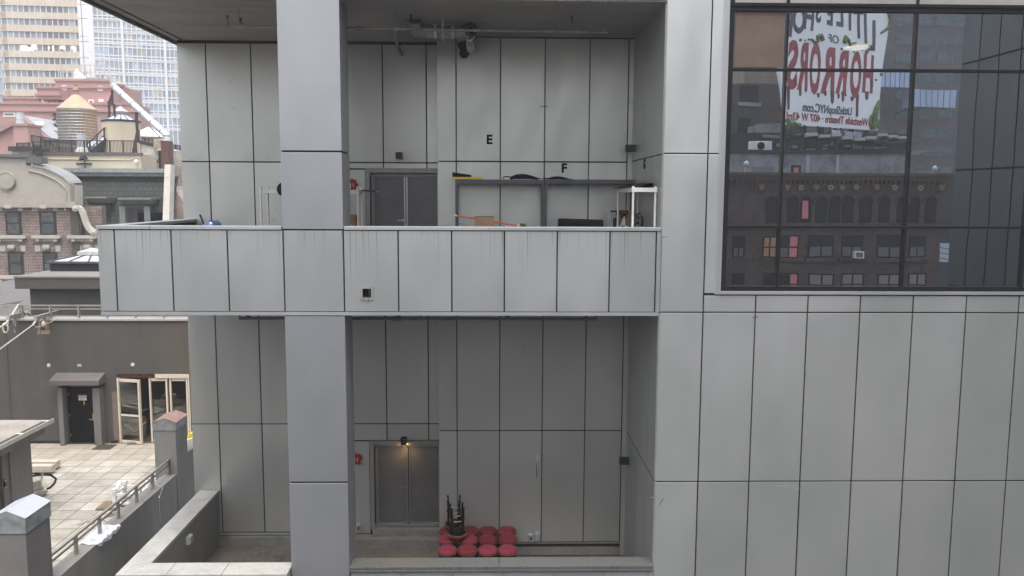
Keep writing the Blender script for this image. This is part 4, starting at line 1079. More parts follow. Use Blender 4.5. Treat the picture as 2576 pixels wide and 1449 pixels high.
m.build('room_wall', plain('room_brown', (.10, .09, .08), .9), stb)
# boxes stacked inside, a white sheet and a broom
random.seed(5)
px_ = at(345, 1090, Y=30.7)
for k in range(6):
    zz = TZ + .13 * k; m = mb(); dxk = random.uniform(-.12, .08) if k else 0; m.box(px_.x - .32 + dxk, px_.x + .22 + dxk, 30.5, 30.95, zz + .001, zz + .125)
    one(m, 'flat_carton', M_card, ['lowest', 'second', 'third', 'fourth', 'fifth', 'topmost'][k] + ' flat brown carton in the pile inside the open glass door', 'carton', 'flat cartons inside the folding doors')
m = mb(); q = at(402, 1024, Y=30.5); m.box(q.x - .2, q.x + .2, 30.5, 30.52, q.z - .28, q.z + .28); one(m, 'paper_sheet', M_white, 'white paper sheet behind the middle glass door', 'paper')
q0, q1 = at(316, 1067, Y=30.45), at(338, 1085, Y=30.4); q2 = at(366, 1062, Y=30.45)
m = mb(); m.bar(q0, q1, .09, .03); m.bar(q1, q2, .07, .03); one(m, 'white_battens', M_white, 'white battens lying in a V behind the open glass door', 'battens')
m = mb(); q0, q1 = at(312, 1045, Y=30.5), at(372, 1028, Y=31.2); m.bar(q0, q1, .14, .02); one(m, 'teal_board', plain('teal', (.25, .36, .33), .6), 'pale teal board lying behind the open glass door', 'board')
m = mb(); q = at(333, 1118, Z=TZ); m.tube([q + V((-.2, 0, .04)), q + V((.05, .02, .06)), q + V((.16, .0, .05))], [.05, .06, .04], 8); one(m, 'stone_doorstop', M_kerb, 'grey stone holding the glass door open', 'stone', smooth=True)
m = mb(); q0 = at(257, 1130, Z=TZ); m.box(-14.55, -13.9, 29.2, 29.8, TZ + .002, TZ + .016); one(m, 'door_mat', plain('mat_brown', (.06, .045, .035), .95), 'dark brown door mat on the pavers beside the black door', 'mat')
# sign and wall vents
q = at(207.5, 1000.5, Y=WY + .04)
sg = thing('danger_sign', 'small white and red DANGER sign on the black door', 'sign', q)
m = mb(); m.box(q.x - .145, q.x + .145, WY + .035, WY + .045, q.z - .1, q.z + .1); m.build('sign_plate', M_white, sg)
m = mb(); m.box(q.x - .14, q.x + .14, WY + .030, WY + .034, q.z + .005, q.z + .095); m.build('red_band', plain('sign_red', (.4, .03, .03), .5, bump=0), sg)
text('DANGER', .075, M_white, 'lettering', face_mat((q.x, WY + .028, q.z + .048)), sg, .001, .002)
text('CONSTRUCTION AREA', .027, M_dark, 'lettering', face_mat((q.x, WY + .033, q.z - .03)), sg, .001); text('KEEP OUT', .034, M_dark, 'lettering', face_mat((q.x, WY + .033, q.z - .066)), sg, .001)
for px, py, lb in ((123, 919, 'round grey wall vent left of the black door'), (334, 917, 'round white wall vent above the folding doors')):
    q = at(px, py, Y=WY); m = mb(); m.lathe([(.068, 0), (.068, .02), (.055, .03), (.05, .022), (.01, .03)], (q.x, WY, q.z), 20, axis=(0, -1, 0)); one(m, 'wall_vent', plain('vent_white', (.55, .54, .5), .5), lb, 'vent', 'small vents on the stucco wall', smooth=True)
q = at(200, 919, Y=WY); m = mb(); m.box(q.x - .07, q.x + .07, WY - .02, WY, q.z - .045, q.z + .045)
for k in range(4): m.box(q.x - .055, q.x + .055, WY - .026, WY - .021, q.z - .03 + k * .018, q.z - .022 + k * .018)
one(m, 'wall_vent', plain('vent_grey', (.5, .5, .47), .5), 'rectangular slotted wall vent above the black door', 'vent', 'small vents on the stucco wall')
# railing on the stucco building
M_rail = plain('rail_champagne', (.36, .34, .29), .4, .5)
def railing(name, label, base, ztop, zmid, pw=.05, pd=.10, grp='metal railings'):
    t = thing(name, label, 'railing', base[0], grp)
    for p in base: 
        p = V(p); m = mb(); m.box(p.x - pw / 2, p.x + pw / 2, p.y - pd / 2, p.y + pd / 2, p.z, ztop - .03); m.box(p.x - pw * .9, p.x + pw * .9, p.y - pd * .7, p.y + pd * .7, p.z, p.z + .012); m.build('post', M_rail, t)
    a, b = V(base[0]), V(base[-1]); d = (b - a).normalized(); a -= d * .35; b += d * .35
    m = mb(); m.bar((a.x, a.y, ztop), (b.x, b.y, ztop), .06, .05); m.build('top_rail', M_rail, t)
    m = mb(); m.bar((a.x, a.y, zmid), (b.x, b.y, zmid), .03, .045); m.build('mid_rail', M_rail, t)
    return t
sp = at(128, 801, Y=WY + .1); sp2 = at(199, 801, Y=WY + .1); st_ = sp2.x - sp.x
railing('railing', 'two bar metal railing on top of the dark stucco wall', [(sp.x + st_ * k, WY + .1, zt_ + .07) for k in range(-4, 6)], at(150, 768.5, Y=WY + .1).z, at(150, 777, Y=WY + .1).z)
m = mb(); q0, q1 = at(-30, 772, Y=32), at(57, 757, Y=36); m.bar(q0, q1, .06, .05); m.bar(q0 - V((0, 0, .3)), q1 - V((0, 0, .3)), .04, .04); m.bar(q1, q1 - V((0, 0, 1)), .06, .06)
one(m, 'side_railing', M_rail, 'short dark railing running back at the far left roof edge', 'railing', 'metal railings')
# steel outriggers and ropes
M_rope = plain('rope_cream', (.50, .47, .40), .9, bump=.6, scale=20)
def outrigger(e0, e1, post, label, Y0, Y1):
    a, b = at(*e0, Y=Y0), at(*e1, Y=Y1)
    t = thing('steel_outrigger', label, 'outrigger', a, 'galvanised outrigger beams')
    m = mb(); m.bar(a, b, .10, .13); m.bar(a + V((-.0, -.0, .07)), b + V((0, 0, .07)), .16, .012); m.build('beam', plain('galv', (.36, .37, .36), .45, .6, var=.2), t)
    k = .38; q = a.lerp(b, k)
    m = mb(); m.bar(q - V((0, 0, .06)), V((q.x, q.y, at(*post, Y=q.y).z)), .09, .09); m.build('post', plain('galv_dull', (.25, .26, .25), .6, .4), t)
    m = mb(); m.bar(a.lerp(b, .1) - V((0, 0, .07)), q - V((0, 0, .5)), .04, .05); m.build('brace', M_steel, t)
    return a, b, q
oa = outrigger((89, 801), (146, 785), (109, 837), 'galvanised outrigger beam with wood blocks tied under it', 28.6, 31.2)
ob = outrigger((20, 799), (62, 789), (41, 837), 'galvanised outrigger beam at the far left with a looped rope', 28.6, 31.2)
m = mb(); q = oa[2]; m.bar(q + V((-.12, -.07, -.62)), q + V((-.10, -.07, -.25)), .22, .05); m.bar(q + V((.12, -.10, -.62)), q + V((.14, -.1, -.12)), .14, .05); m.bar(q + V((-.2, -.13, -.58)), q + V((.22, -.13, -.56)), .06, .14)
one(m, 'wood_blocks', plain('plywood', (.26, .19, .12), .85, var=.3), 'wood blocks tied to the outrigger post', 'wood blocks')
a = oa[0]; e = at(-20, 893, Y=15)
m = mb(); m.tube([a + V((0, 0, -.1)), at(83, 817, Y=28.2), e], [.02, .018, .014], 6)
for k in range(5): m.lathe([(.015, -.03), (.04, 0), (.015, .03)], (a + V((0, 0, -.1))).lerp(at(83, 817, Y=28.2), .1 + k * .22), 6, axis=(1, 0, .5))
m.tube([at(83, 817, Y=28.2), at(90, 823, Y=28.4), at(102, 822, Y=28.8), at(110, 815, Y=29), at(125, 812, Y=29.6), at(143, 800, Y=30)], .012, 6); m.lathe([(.02, -.1), (.07, -.04), (.06, .06), (.02, .1)], at(109, 815, Y=28.9), 8)
one(m, 'tension_rope', M_rope, 'long taut rope running from the second outrigger down to the left', 'rope', 'ropes of the outriggers')
a = ob[0]; m = mb(); m.tube([a + V((0, 0, -.1)), at(14, 815, Y=28.3), at(-15, 832, Y=24)], .028, 8)
lp_ = [at(14 + 6.5 * math.sin(k / 14 * 6.283), 826 - 11 * math.cos(k / 14 * 6.283), Y=28.2) for k in range(15)]; m.tube(lp_, .025, 8)
for k in range(4): m.lathe([(.03, -.05), (.075, 0), (.03, .05)], at(11 + k * 2.2, 817 - k * 1.4, Y=28.25), 8, axis=(1, 0, .6 - .4 * k))
m.tube([at(30, 792, Y=29.3), at(46, 767, Y=30), at(50, 773, Y=30.2), at(52, 789, Y=30.5)], .03, 8)
one(m, 'knotted_rope', M_rope, 'knotted cream rope with a hanging loop at the left outrigger', 'rope', 'ropes of the outriggers', smooth=True)
m = mb()
for k in range(6): m.tube([at(63 + k, 786 - k * .2, Y=30.7), at(71 + k * 1.1, 787 + k * .4, Y=30.8), at(74 + k * 1.3, 801, Y=30.9)], .022, 6)
one(m, 'rope_coil', M_rope, 'coil of cream rope hanging behind the railing', 'rope', 'ropes of the outriggers')
# set back upper storey with skylight
uy = 31.3
ul, ur = at(40, 760, Y=uy).x, xw1 + 3; ut = at(100, 699, Y=uy).z
ub = thing('roof_pavilion', 'dark flat roofed roof structure carrying a pyramid skylight', 'building', (ul, uy, zt_))
m = mb(); m.box(ul + .35, ur, uy + .35, uy + 7, zt_ - .3, ut - .35); m.build('wall', M_stu, ub)
m = mb(); m.box(ul, ur, uy, uy + 7.4, ut - .42, ut); m.build('fascia', M_stu, ub)
m = mb(); m.box(ul - .03, ur, uy - .03, uy + 7.4, ut + .002, ut + .06); m.build('roof', concrete('pavilion_roof', (.19, .175, .16), 1, .3), ub)
k0, k1 = at(121, 672, Y=uy + 2), at(247, 672, Y=uy + 2); kz = ut + .06
sk = thing('pyramid_skylight', 'pyramid skylight with white panes on the dark flat roof', 'skylight', (k0.x, uy + 2, kz))
m = mb(); kx0, kx1, ky0, ky1 = k0.x, k1.x + .4, uy + 2, uy + 4.4; hz0 = at(180, 660, Y=uy + 2).z
m.box(kx0 + .05, kx1 - .05, ky0 + .05, ky1 - .05, kz, hz0); m.build('curb', M_dark, sk)
ap = at(195, 640, Y=uy + 3.2).z; c0, c1, e0, e1 = kx0 + (kx1 - kx0) * .37, kx1 - (kx1 - kx0) * .37, ky0 + .95, ky1 - .95
top = [(c0, e0, ap), (c1, e0, ap), (c1, e1, ap), (c0, e1, ap)]; bot = [(kx0, ky0, hz0), (kx1, ky0, hz0), (kx1, ky1, hz0), (kx0, ky1, hz0)]
m = mb(); m.add(bot + top, [(0, 1, 5, 4), (1, 2, 6, 5), (2, 3, 7, 6), (3, 0, 4, 7), (0, 3, 2, 1)])
m.build('panes', plain('milky_pane', (.52, .53, .56), .25, bump=0), sk)
m = mb()
for i in range(4):
    j = (i + 1) % 4
    for k in (0, .33, .67): m.bar(V(bot[i]).lerp(V(bot[j]), k) + V((0, 0, .015)), V(top[i]).lerp(V(top[j]), k) + V((0, 0, .015)), .06, .05)
    m.bar(bot[i], bot[j], .09, .08)
m.build('ribs', plain('rib_dark', (.09, .08, .09), .5), sk)
m = mb(); m.box(c0 - .12, c1 + .12, e0 - .12, e1 + .12, ap + .002, ap + .14); m.add([(c0 - .1, e0 - .1, ap + .145), (c1 + .1, e0 - .1, ap + .145), (c1 + .1, e1 + .1, ap + .145), (c0 - .1, e1 + .1, ap + .145), ((c0 + c1) / 2, (e0 + e1) / 2, ap + .28)], [(0, 1, 4), (1, 2, 4), (2, 3, 4), (3, 0, 4)])
m.build('cap', plain('cap_white', (.45, .45, .45), .4), sk)

# ================================================================== party parapet with piers and railing
PX0, PX1, PZ = -9.50, -9.13, 12.0
m = mb(); m.box(PX0, PX1, 15.9, 23.1, 0, PZ); m.box(PX0, PX1, 23.8, WY - .02, 0, PZ + .35)
one(m, 'parapet_wall', M_wallL, 'dark stucco parapet wall with a worn top between two capped piers', 'wall')
bpts = [at(x * .2977, 1022 + y * .2977, Z=PZ) for x, y in ((633, 1250), (828, 1080), (1002, 945), (1160, 812), (1303, 695), (1433, 583))]
bx0 = sum(p.x for p in bpts) / len(bpts)
zr = at(298, 1262, X=bx0).z; 
tr = at(1160 * .2977, 1022 + 668 * .2977, X=bx0).z
railing('railing', 'two bar champagne metal railing bolted on the dark parapet wall', [(bx0, bpts[0].y - 2.2, PZ), (bx0, bpts[0].y - 1.1, PZ)] + [(bx0, p.y, PZ) for p in bpts], tr, tr - .14)
def pier(xr, y0, y1, xl, zeave, zpk, band, zb, label, roofmat, bandmat):
    t = thing('capped_pier', label, 'pier', ((xl + xr) / 2, y0, zb), 'gable capped masonry piers')
    m = mb(); m.box(xl + .02, xr - .02, y0 + .02, y1 - .02, zb, zeave - band); m.build('shaft', M_mauve if 'white' in label else M_wallL, t, bevel=.01)
    xc = (xl + xr) / 2
    m = mb(); m.prism([(xl, y0, zeave - band), (xr, y0, zeave - band), (xr, y0, zeave), (xc, y0, zpk), (xl, y0, zeave)], (0, y1 - y0, 0)); cp_ = m.build('cap', bandmat, t, bevel=.004)
    m = mb(); e = .012
    for s, x in ((-1, xl), (1, xr)):
        m.prism([(x + s * .012, y0 - .01, zeave + .002), (xc, y0 - .01, zpk + .006), (xc, y0 - .01, zpk + .016), (x + s * .012, y0 - .01, zeave + .012)], (0, y1 - y0 + .02, 0))
    m.build('cap_roof', roofmat, cp_)
def rusty(name, base, rust, amount):
    t = NT(name); n = t.noise(t.pos((6, 6, 1.5)), 1.5, 6, .75); n2 = t.noise(t.pos(), 5, 5, .7)
    k = t.math('MULTIPLY', t.math('MINIMUM', t.math('MAXIMUM', t.math('MULTIPLY_ADD', n, 7, -3.5 + amount * 2), 0), 1), .9)
    col = t.mix(k, t.ramp(n2, [(.3, tuple(x * .7 for x in base)), (.7, tuple(min(1, x * 1.25) for x in base))]), rust)
    t.set(Base_Color=col, Roughness=.5, Metallic=.25); return t.m
a = at(63, 1305, X=-9.1); b = at(127, 1264, X=-9.1); pk = at(16, 1287, Y=a.y); bandb = at(63, 1345, X=-9.1)
pier(-9.1, a.y, b.y, 2 * pk.x + 9.1, a.z, pk.z, a.z - bandb.z, TZ - 3, 'pier with a bright white metal gable cap at lower left', plain('white_metal_roof', (.46, .475, .52), .35, .2, var=.05), plain('patina_zinc', (.30, .32, .33), .45, .4, var=.35, scale=4))
a = at(442, 1064, X=-9.08); b = at(471, 1044, X=-9.08); pk = at(412, 1053, Y=a.y); bandb = at(441.5, 1084.5, X=-9.08)
pier(-9.08, a.y, b.y + .0, 2 * pk.x + 9.08, a.z, pk.z, a.z - bandb.z, TZ - 3, 'pier with a rusty pink gable cap before the glass doors', rusty('rusty_roof', (.44, .30, .275), (.32, .18, .13), .35), rusty('rust_streaked_zinc', (.30, .31, .31), (.26, .11, .04), -.25))
# ropes, tarp, frames on the terrace
random.seed(11)
y0, y1 = at(205, 1371, Z=PZ).y, at(283, 1322, Z=PZ).y
m = mb(); nu, nv = 22, 12; vs_ = []; fs = []
for i in range(nu + 1):
    for j in range(nv + 1):
        u, v = i / nu, j / nv; y = y0 + (y1 - y0) * u
        dr = .03 + .07 * math.sin(math.pi * u) ** .5 + .02 * math.sin(u * 17)
        s = v * (.46 + dr)
        if s < .44: x, z = PX0 - .04 + s, PZ + .014 + .010 * math.sin(u * 21 + v * 5) * math.sin(v * 9) + .008 * random.random()
        else: x, z = PX0 + .40 + .012 * math.sin(u * 30 + v * 4) + .008 * random.random() + .015, PZ + .018 - (s - .44)
        vs_.append((x, y + .03 * math.sin(v * 8), z))
for i in range(nu):
    for j in range(nv): a = i * (nv + 1) + j; fs.append((a, a + nv + 1, a + nv + 2, a + 1))
m.add(vs_, fs); o = one(m, 'plastic_sheet', plain('white_plastic_sheet', (.60, .62, .66), .35, bump=.3, scale=3), 'crumpled white plastic sheet draped over the parapet wall', 'plastic sheet')
sm = o.modifiers.new('thickness', 'SOLIDIFY'); sm.thickness = .004
pp = [at(289.6, 1279, Z=TZ), at(315.5, 1258, Z=TZ), at(375, 1258, Z=TZ), at(351, 1279, Z=TZ)]
sf = thing('metal_trestle', 'low frame of white square tubes standing on the pavers', 'trestle', pp[0])
ht = .48
for p in pp: m = mb(); m.bar(p, p + V((0, 0, ht)), .09, .09); m.bar(p + V((0, 0, ht)), p + V((0, 0, ht + .12)), .13, .13); m.build('post', M_white, sf)
m = mb()
for i in range(4):
    for h in (.16, .42): m.bar(pp[i] + V((0, 0, h)), pp[(i + 1) % 4] + V((0, 0, h)), .06, .07)
m.bar(pp[0].lerp(pp[3], .5) + V((0, 0, .2)), pp[1].lerp(pp[2], .5) + V((0, 0, .45)), .06, .06); m.bar(pp[0] + V((.05, 0, .55)), pp[1] + V((-.1, -.1, .65)), .06, .02)
m.build('rails', M_white, sf)
m = mb(); m.box(pp[0].x - .5, pp[3].x + .2, pp[0].y - .15, pp[0].y + .5, TZ, TZ + .05); one(m, 'plank_board', plain('board_brown', (.2, .15, .1), .85), 'brown board lying under the white tube frame', 'board')
c = at(265, 1300, Z=TZ); m = mb()
for k in range(16):
    P = [c + V((-.55 + .07 * k * .8 + random.uniform(-.1, .1), -.5 + random.uniform(-.2, .2), .03)), c + V((random.uniform(-.2, .2), random.uniform(-.2, .2), .06 + .05 * random.random())), c + V((.25 + random.uniform(-.15, .25), .45 + random.uniform(-.2, .3), .03)), c + V((.4 + random.uniform(-.1, .1), .8 + random.uniform(-.2, .2), .02))]
    m.tube(P, .014, 5)
one(m, 'rope_pile', M_rope, 'tangle of pale rope lying beside the white tube frame', 'rope')
m = mb(); P = [at(373, 1206, X=bx0), at(381, 1210, Z=PZ + .05), at(392, 1219, Z=PZ + .01), V((PX1 + .015, at(397, 1224, Z=PZ).y, PZ - .02))]
e = at(403, 1314, X=PX1 + .02); P += [V((PX1 + .02, e.y - .0, at(400, 1250, X=PX1).z)), e]
m.tube(P, .009, 6); m.lathe([(.01, -.03), (.03, 0), (.01, .03)], P[4], 8); one(m, 'hanging_cord', M_rope, 'thin cord tied to the railing and hanging down the parapet wall', 'cord')
# shed
SX = -13.4; sy1 = at(82, 1200, X=SX).y; ze = at(97, 1098, X=SX + .25).z
sh = thing('roof_shed', 'small stucco shed with a gutter edged roof at the left edge', 'shed', (SX, sy1, TZ))
ya = at(30, 1230, X=SX).y; yb = at(14, 1230, X=SX).y
m = mb(); m.box(-22, SX, ya, sy1, TZ, ze); m.box(-22, SX - .12, 12, yb - .001, TZ, ze); m.box(-22, SX - .05, yb, ya - .001, TZ, ze); m.build('wall', M_mauve, sh)
m = mb(); m.box(SX - .12, SX - .08, ya - 1.5, yb - .02, TZ + .02, ze - .3); d_ = m.build('door', plain('shed_door', (.05, .045, .04), .5), sh)
q = at(9, 1215, X=SX - .08); m = mb(); m.box(SX - .078, SX - .05, q.y - .05, q.y + .05, q.z - .12, q.z + .12); m.bar(q + V((.08, 0, -.1)), q + V((.08, -.12, -.1)), .02, .02); m.lathe([(.03, 0), (.03, .03)], (SX - .05, q.y, q.z + .06), 12, axis=(1, 0, 0)); m.build('handle', M_steel, d_)
rz = at(97, 1055, X=SX + .35); y1 = rz.y
m = mb(); m.box(-22, SX + .22, 12, sy1 + .4, ze - .02, ze + .30); m.build('fascia', M_mauve, sh)
rr_ = mb(); rr_.box(-22, SX + .2, 12, sy1 + .45, ze + .302, ze + .36); rr_.build('roof', concrete('shed_roof', (.30, .27, .235), 1.2, .5), sh)
m = mb()
m.box(SX + .36, SX + .39, 12, sy1 + .6, ze + .25, ze + .37); m.box(SX + .22, SX + .36, 12, sy1 + .5, ze + .24, ze + .26)
gg = m.build('gutter', plain('gutter_pale', (.45, .44, .38), .5, .2), sh)
m = mb()
for k in range(8): m.box(SX + .2, SX + .37, sy1 + .3 - k * 1.3, sy1 + .36 - k * 1.3, ze + .36, ze + .375)
m.build('gutter_strap', M_white, gg)
m = mb(); q = at(50, 1110, X=SX); m.lathe([(.08, 0), (.10, .05), (.06, .12)], q, 12, axis=(1, 0, 0)); m.build('vent_cowl', M_dark, sh)
# lumber, slabs, hose
def beam(px0, px1, py, h, d, label, base=0):
    a, b = at(px0, py, Z=TZ + base), at(px1, py, Z=TZ + base)
    m = mb(); m.box(a.x - 2.5, b.x, a.y, a.y + d, TZ + base, TZ + base + h); one(m, 'timber_beam', plain('pale_timber', (.50, .43, .36), .8, var=.15), label, 'beam', 'pale beams on the terrace', bevel=.01)
beam(79, 130, 1189, .22, .26, 'nearer pale beam lying on the terrace pavers', .08)
beam(79, 142, 1178, .22, .26, 'farther pale beam lying on the terrace pavers', .08)
m = mb(); a = at(110, 1191, Z=TZ); m.box(a.x - .4, a.x + .2, a.y - .06, a.y + .08, TZ, TZ + .07); one(m, 'glass_block', window_glass('green_glass', (.25, .36, .30), .1), 'greenish glass bearer under the nearer pale beam', 'bearer', 'glass bearers under the beams'); m = mb(); a = at(138, 1179, Z=TZ); m.box(a.x - .25, a.x + .1, a.y - .05, a.y + .1, TZ, TZ + .07)
one(m, 'glass_block', MATS['green_glass'], 'greenish glass bearer under the farther pale beam', 'bearer', 'glass bearers under the beams')
a = at(90, 1253, Z=TZ); m = mb()
for k in range(5):
    z = TZ + k * .10; w_ = .55 - .05 * k + random.uniform(-.05, .05); cc = a + V((-.3, .2, 0)); ang = random.uniform(-.3, .3)
    pts = [V((math.cos(ang + q_) * w_ * (1 + random.uniform(-.2, .1)), math.sin(ang + q_) * w_ * .8, 0)) for q_ in (0, 1.1, 2.2, 3.2, 4.4, 5.4)]
    m.prism([(cc.x + p.x, cc.y + p.y, z) for p in pts], (0, 0, .09))
one(m, 'broken_slabs', concrete('slab_stone', (.46, .41, .34), 3, .4), 'pile of broken paving slabs beside the shed', 'slabs')
m = mb(); m.tube([at(107, 1192, Z=TZ + .3), at(94, 1250, Z=TZ + .5)], .03, 8); one(m, 'metal_rod', M_galv, 'grey metal rod leaning over the broken slabs', 'rod')
m = mb(); P = []
for x, y in ((60, 1198), (85, 1197), (108, 1194), (128, 1195), (141, 1204), (137, 1215), (125, 1227), (112, 1232)): P.append(at(x, y, Z=TZ + .03))
m.tube(P, .03, 8); m.tube([at(x, y, Z=TZ + .03) for x, y in ((60, 1190), (82, 1189), (95, 1191), (94, 1195), (75, 1198))], .025, 8); one(m, 'black_hose', M_blk, 'black hose looping on the pavers by the pale beams', 'hose', smooth=True)
q = at(477, 1100, Y=27.5); m = mb(); m.prism([(q.x - .09, 27.5, q.z - .22), (q.x + .2, 27.5, q.z - .16), (q.x + .2, 27.5, q.z + .12), (q.x, 27.5, q.z + .14), (q.x - .09, 27.5, q.z + .03)], (0, .3, 0)); m.box(q.x, q.x + .2, 27.55, 27.75, TZ, q.z - .18)
one(m, 'yellow_bucket', plain('yellow_tub', (.62, .50, .02), .5), 'bright yellow tub behind the rusty capped pier', 'tub', bevel=.02)
m = mb(); q = at(476, 1118, Y=26)
for k in range(4): m.bar(q + V((-.1, 0, -.18 + .1 * k)), q + V((.4, .5, -.05 + .1 * k)), .05, .04)
m.box(q.x - .1, q.x + .4, 26, 26.6, TZ, q.z - .22)
one(m, 'white_ladder', M_white, 'white ladder sections stacked behind the rusty capped pier', 'ladder')
# ================================================================== brick building with curved gable and slate mansard
BY = 58.0
def bp(x, y, Y=BY): return at(x * .3087, 370.6 + y * .3087, Y=Y)      # second survey sheet
M_brick = brickwork('brown_brick', (.17, .105, .085), (.11, .065, .053), (.34, .30, .27), .30, .105, .016, .5)
M_stone = concrete('limestone', (.44, .41, .36), 1.5, .25)
M_gable = concrete('tan_stucco', (.36, .325, .275), .8, .22)
M_slate = brickwork('slate', (.045, .048, .045), (.028, .031, .029), (.010, .011, .010), .38, .36, .03, .45, slope=1.0, bump=1, uy=0.0)
M_copper = rusty('copper_green', (.20, .20, .185), (.20, .28, .24), .1)
M_lead = plain('lead_roof', (.30, .30, .295), .5, .3, var=.2, scale=1.5)
M_win = window_glass('sash_glass', (.05, .055, .055), .04, .7, wav=.4, spec=.9, c2=(.26, .29, .29), p2=.5)  # paler panes: sky reflections painted into the glass colour
bb = thing('brick_building', 'brown brick building with a curved stucco gable and slate mansard roof', 'building', (-32, BY, 0))
rx = bp(630, 480).x; wx0 = bp(-260, 480).x; gz0 = bp(300, 476).z
mx1 = bp(1400, 300, 61).x
m = mb(); m.box(wx0 - 8, mx1, BY, BY + .4, 0, bp(700, 720).z); m.box(wx0 - 8, rx + .0, BY + .001, BY + .4, bp(700, 720).z, gz0); 
m.box(rx, bp(780, 600).x, BY + .9, BY + 1.2, bp(700, 720).z, bp(640, 480).z)
m.build('wall', M_brick, bb)
# gable parapet: stepped and curved outline with its own depth
out = [(-260, 476), (665, 476), (665, 310), (640, 285), (585, 300)]
top = []
for k in range(13):
    a = k / 12 * math.pi / 2
    top.append((582 - (582 - 268) * math.sin(a), 300 - (300 - 138) * (1 - math.cos(a)) ** .0 * (1 - math.cos(a)) if False else 300 - 0))
curve = [(580, 300), (560, 272), (530, 245), (495, 222), (455, 202), (410, 182), (365, 166), (320, 154), (275, 146), (225, 146), (225, 84), (-260, 84)]
pts = [bp(x, y) for x, y in [(-260, 476), (580, 476)] + curve]
m = mb(); m.prism([(p.x, BY - .15, p.z) for p in pts], (0, .6, 0)); gb = m.build('gable_parapet', M_gable, bb)
m = mb()                                           # lead roof behind the curve
cu = [bp(x, y - 4) for x, y in curve[:9]]; vs_ = []; fs = []
for p in cu: vs_ += [(p.x, BY - .22, p.z), (p.x + .0, BY + 1.5, p.z + .1), (p.x, BY - .22, p.z - .12)]
for i in range(len(cu) - 1): b = 3 * i; fs += [(b, b + 3, b + 4, b + 1), (b, b + 2, b + 5, b + 3)]
m.add(vs_, fs); m.build('curved_roof', M_lead, bb)
m = mb(); p = bp(580, 300); m.box(p.x - .5, p.x + .02, BY + .46, BY + 1.5, gz0, p.z - .05); m.build('gable_return', M_stone, bb)
m = mb(); q = bp(225, 84); m.box(wx0 - 8, q.x + .25, BY - .35, BY + .6, q.z, q.z + .22); m.box(q.x + .02, q.x + 1.05, BY - .3, BY + .6, bp(225, 130).z, q.z + .05); m.build('coping', plain('dark_lead', (.12, .13, .13), .5, .3), bb)
for off in (.38,):                              # raised mouldings following the outline
    m = mb(); P = [V((p.x - off * .7, BY - .2, p.z - off)) for p in [bp(x, y) for x, y in [(572, 470)] + curve[:9]]]
    m.tube(P, .05, 6); m.build('moulding', M_gable, gb, smooth=True)
q = bp(72, 275); r = (bp(144, 275).x - q.x); m = mb(); m.lathe([(.01, .14), (r * .86, .14), (r * .9, .08), (r * .96, .16), (r, .1), (r, 0)], (q.x, BY - .15, q.z), 40, axis=(0, -1, 0)); m.build('medallion', M_gable, gb, smooth=True)
m = mb(); m.box(wx0 - 8, rx, BY - .28, BY + .1, gz0 - .12, gz0 + .28); m.build('string_course', M_gable, bb)
def sash(x0, x1, y0, y1, name='window'):
    a, b = bp(x0, y0), bp(x1, y1)
    m = mb(); f = .09; zc = (a.z + b.z) / 2
    m.box(a.x, b.x, BY - .02, BY + .0, b.z, a.z)
    fr = m.build(name, M_dark, bb)
    m = mb(); m.box(a.x + f + .06, b.x - f, BY - .035, BY - .022, zc + .06, a.z - f); m.build('pane', M_win, fr)
    m = mb(); m.box(a.x + f + .06, b.x - f, BY - .030, BY - .022, b.z + f, zc - .03); m.build('pane', M_win, fr)
    m = mb(); m.box(a.x + f, b.x - f + .02, BY - .05, BY - .021, zc - .03, zc + .05); m.build('meeting_rail', M_dark, fr)
    m = mb(); m.box(b.x - .001, b.x + .1, BY - .03, BY + .01, b.z, a.z); m.build('side_frame', M_dark, fr)
    return a, b
M_vouss = brickwork('voussoir', (.22, .12, .09), (.15, .08, .06), (.42, .36, .31), .10, .6, .018, .4)
def lintel(xc, y0, y1, w_):
    m = mb(); a = bp(xc - w_, y0); b = bp(xc + w_, y0); c, d = bp(xc + w_ * .72, y1), bp(xc - w_ * .72, y1)
    m.prism([(a.x, BY - .05, a.z), (b.x, BY - .05, b.z), (c.x, BY - .05, c.z), (d.x, BY - .05, d.z)], (0, .06, 0)); l_ = m.build('lintel', M_vouss, bb)
    k0, k1 = bp(xc - 22, y0 - 4), bp(xc + 22, y1 - 6)
    m = mb(); m.box(k0.x, k1.x, BY - .28, BY - .052, k1.z + .1, k0.z); m.box(k0.x - .05, k1.x + .05, BY - .32, BY - .052, k0.z - .2, k0.z + .02); m.build('keystone', M_stone, l_)
    for s in (-1, 1):
        m = mb(); a, b = bp(xc + s * w_ * .86, y0), bp(xc + s * w_ * 1.45, y1); m.box(a.x, b.x, BY - .06, BY, b.z, a.z); m.build('impost', M_stone, l_)
def sill(x0, x1, y0, y1):
    a, b = bp(x0, y0), bp(x1, y1)
    m = mb(); m.box(a.x + .35, b.x - .35, BY - .12, BY, b.z, a.z); m.box(a.x, b.x, BY - .3, BY - .0, a.z - .2, a.z + .01)
    for x in (a.x + .25, b.x - .5): m.box(x, x + .25, BY - .25, BY - .121, b.z, a.z - .2)
    m.build('window_sill', M_stone, bb)
for x0, x1 in ((40, 172), (318, 455)): sash(x0, x1, 522, 712)
for x0, x1 in ((60, 188), (343, 466), (718, 800)): sash(x0, x1, 852, 1038)
for x0, x1 in ((82, 210),): sash(x0, x1, 1196, 1390)
for xc, y0, y1 in ((84, 476, 518), (370, 476, 518), (108, 800, 848), (392, 800, 848), (725, 800, 848), (122, 1146, 1194)): lintel(xc, y0, y1, 72)
sill(-40, 226, 718, 766); sill(272, 508, 718, 766); sill(562, 800, 718, 766); sill(-30, 250, 1046, 1100)
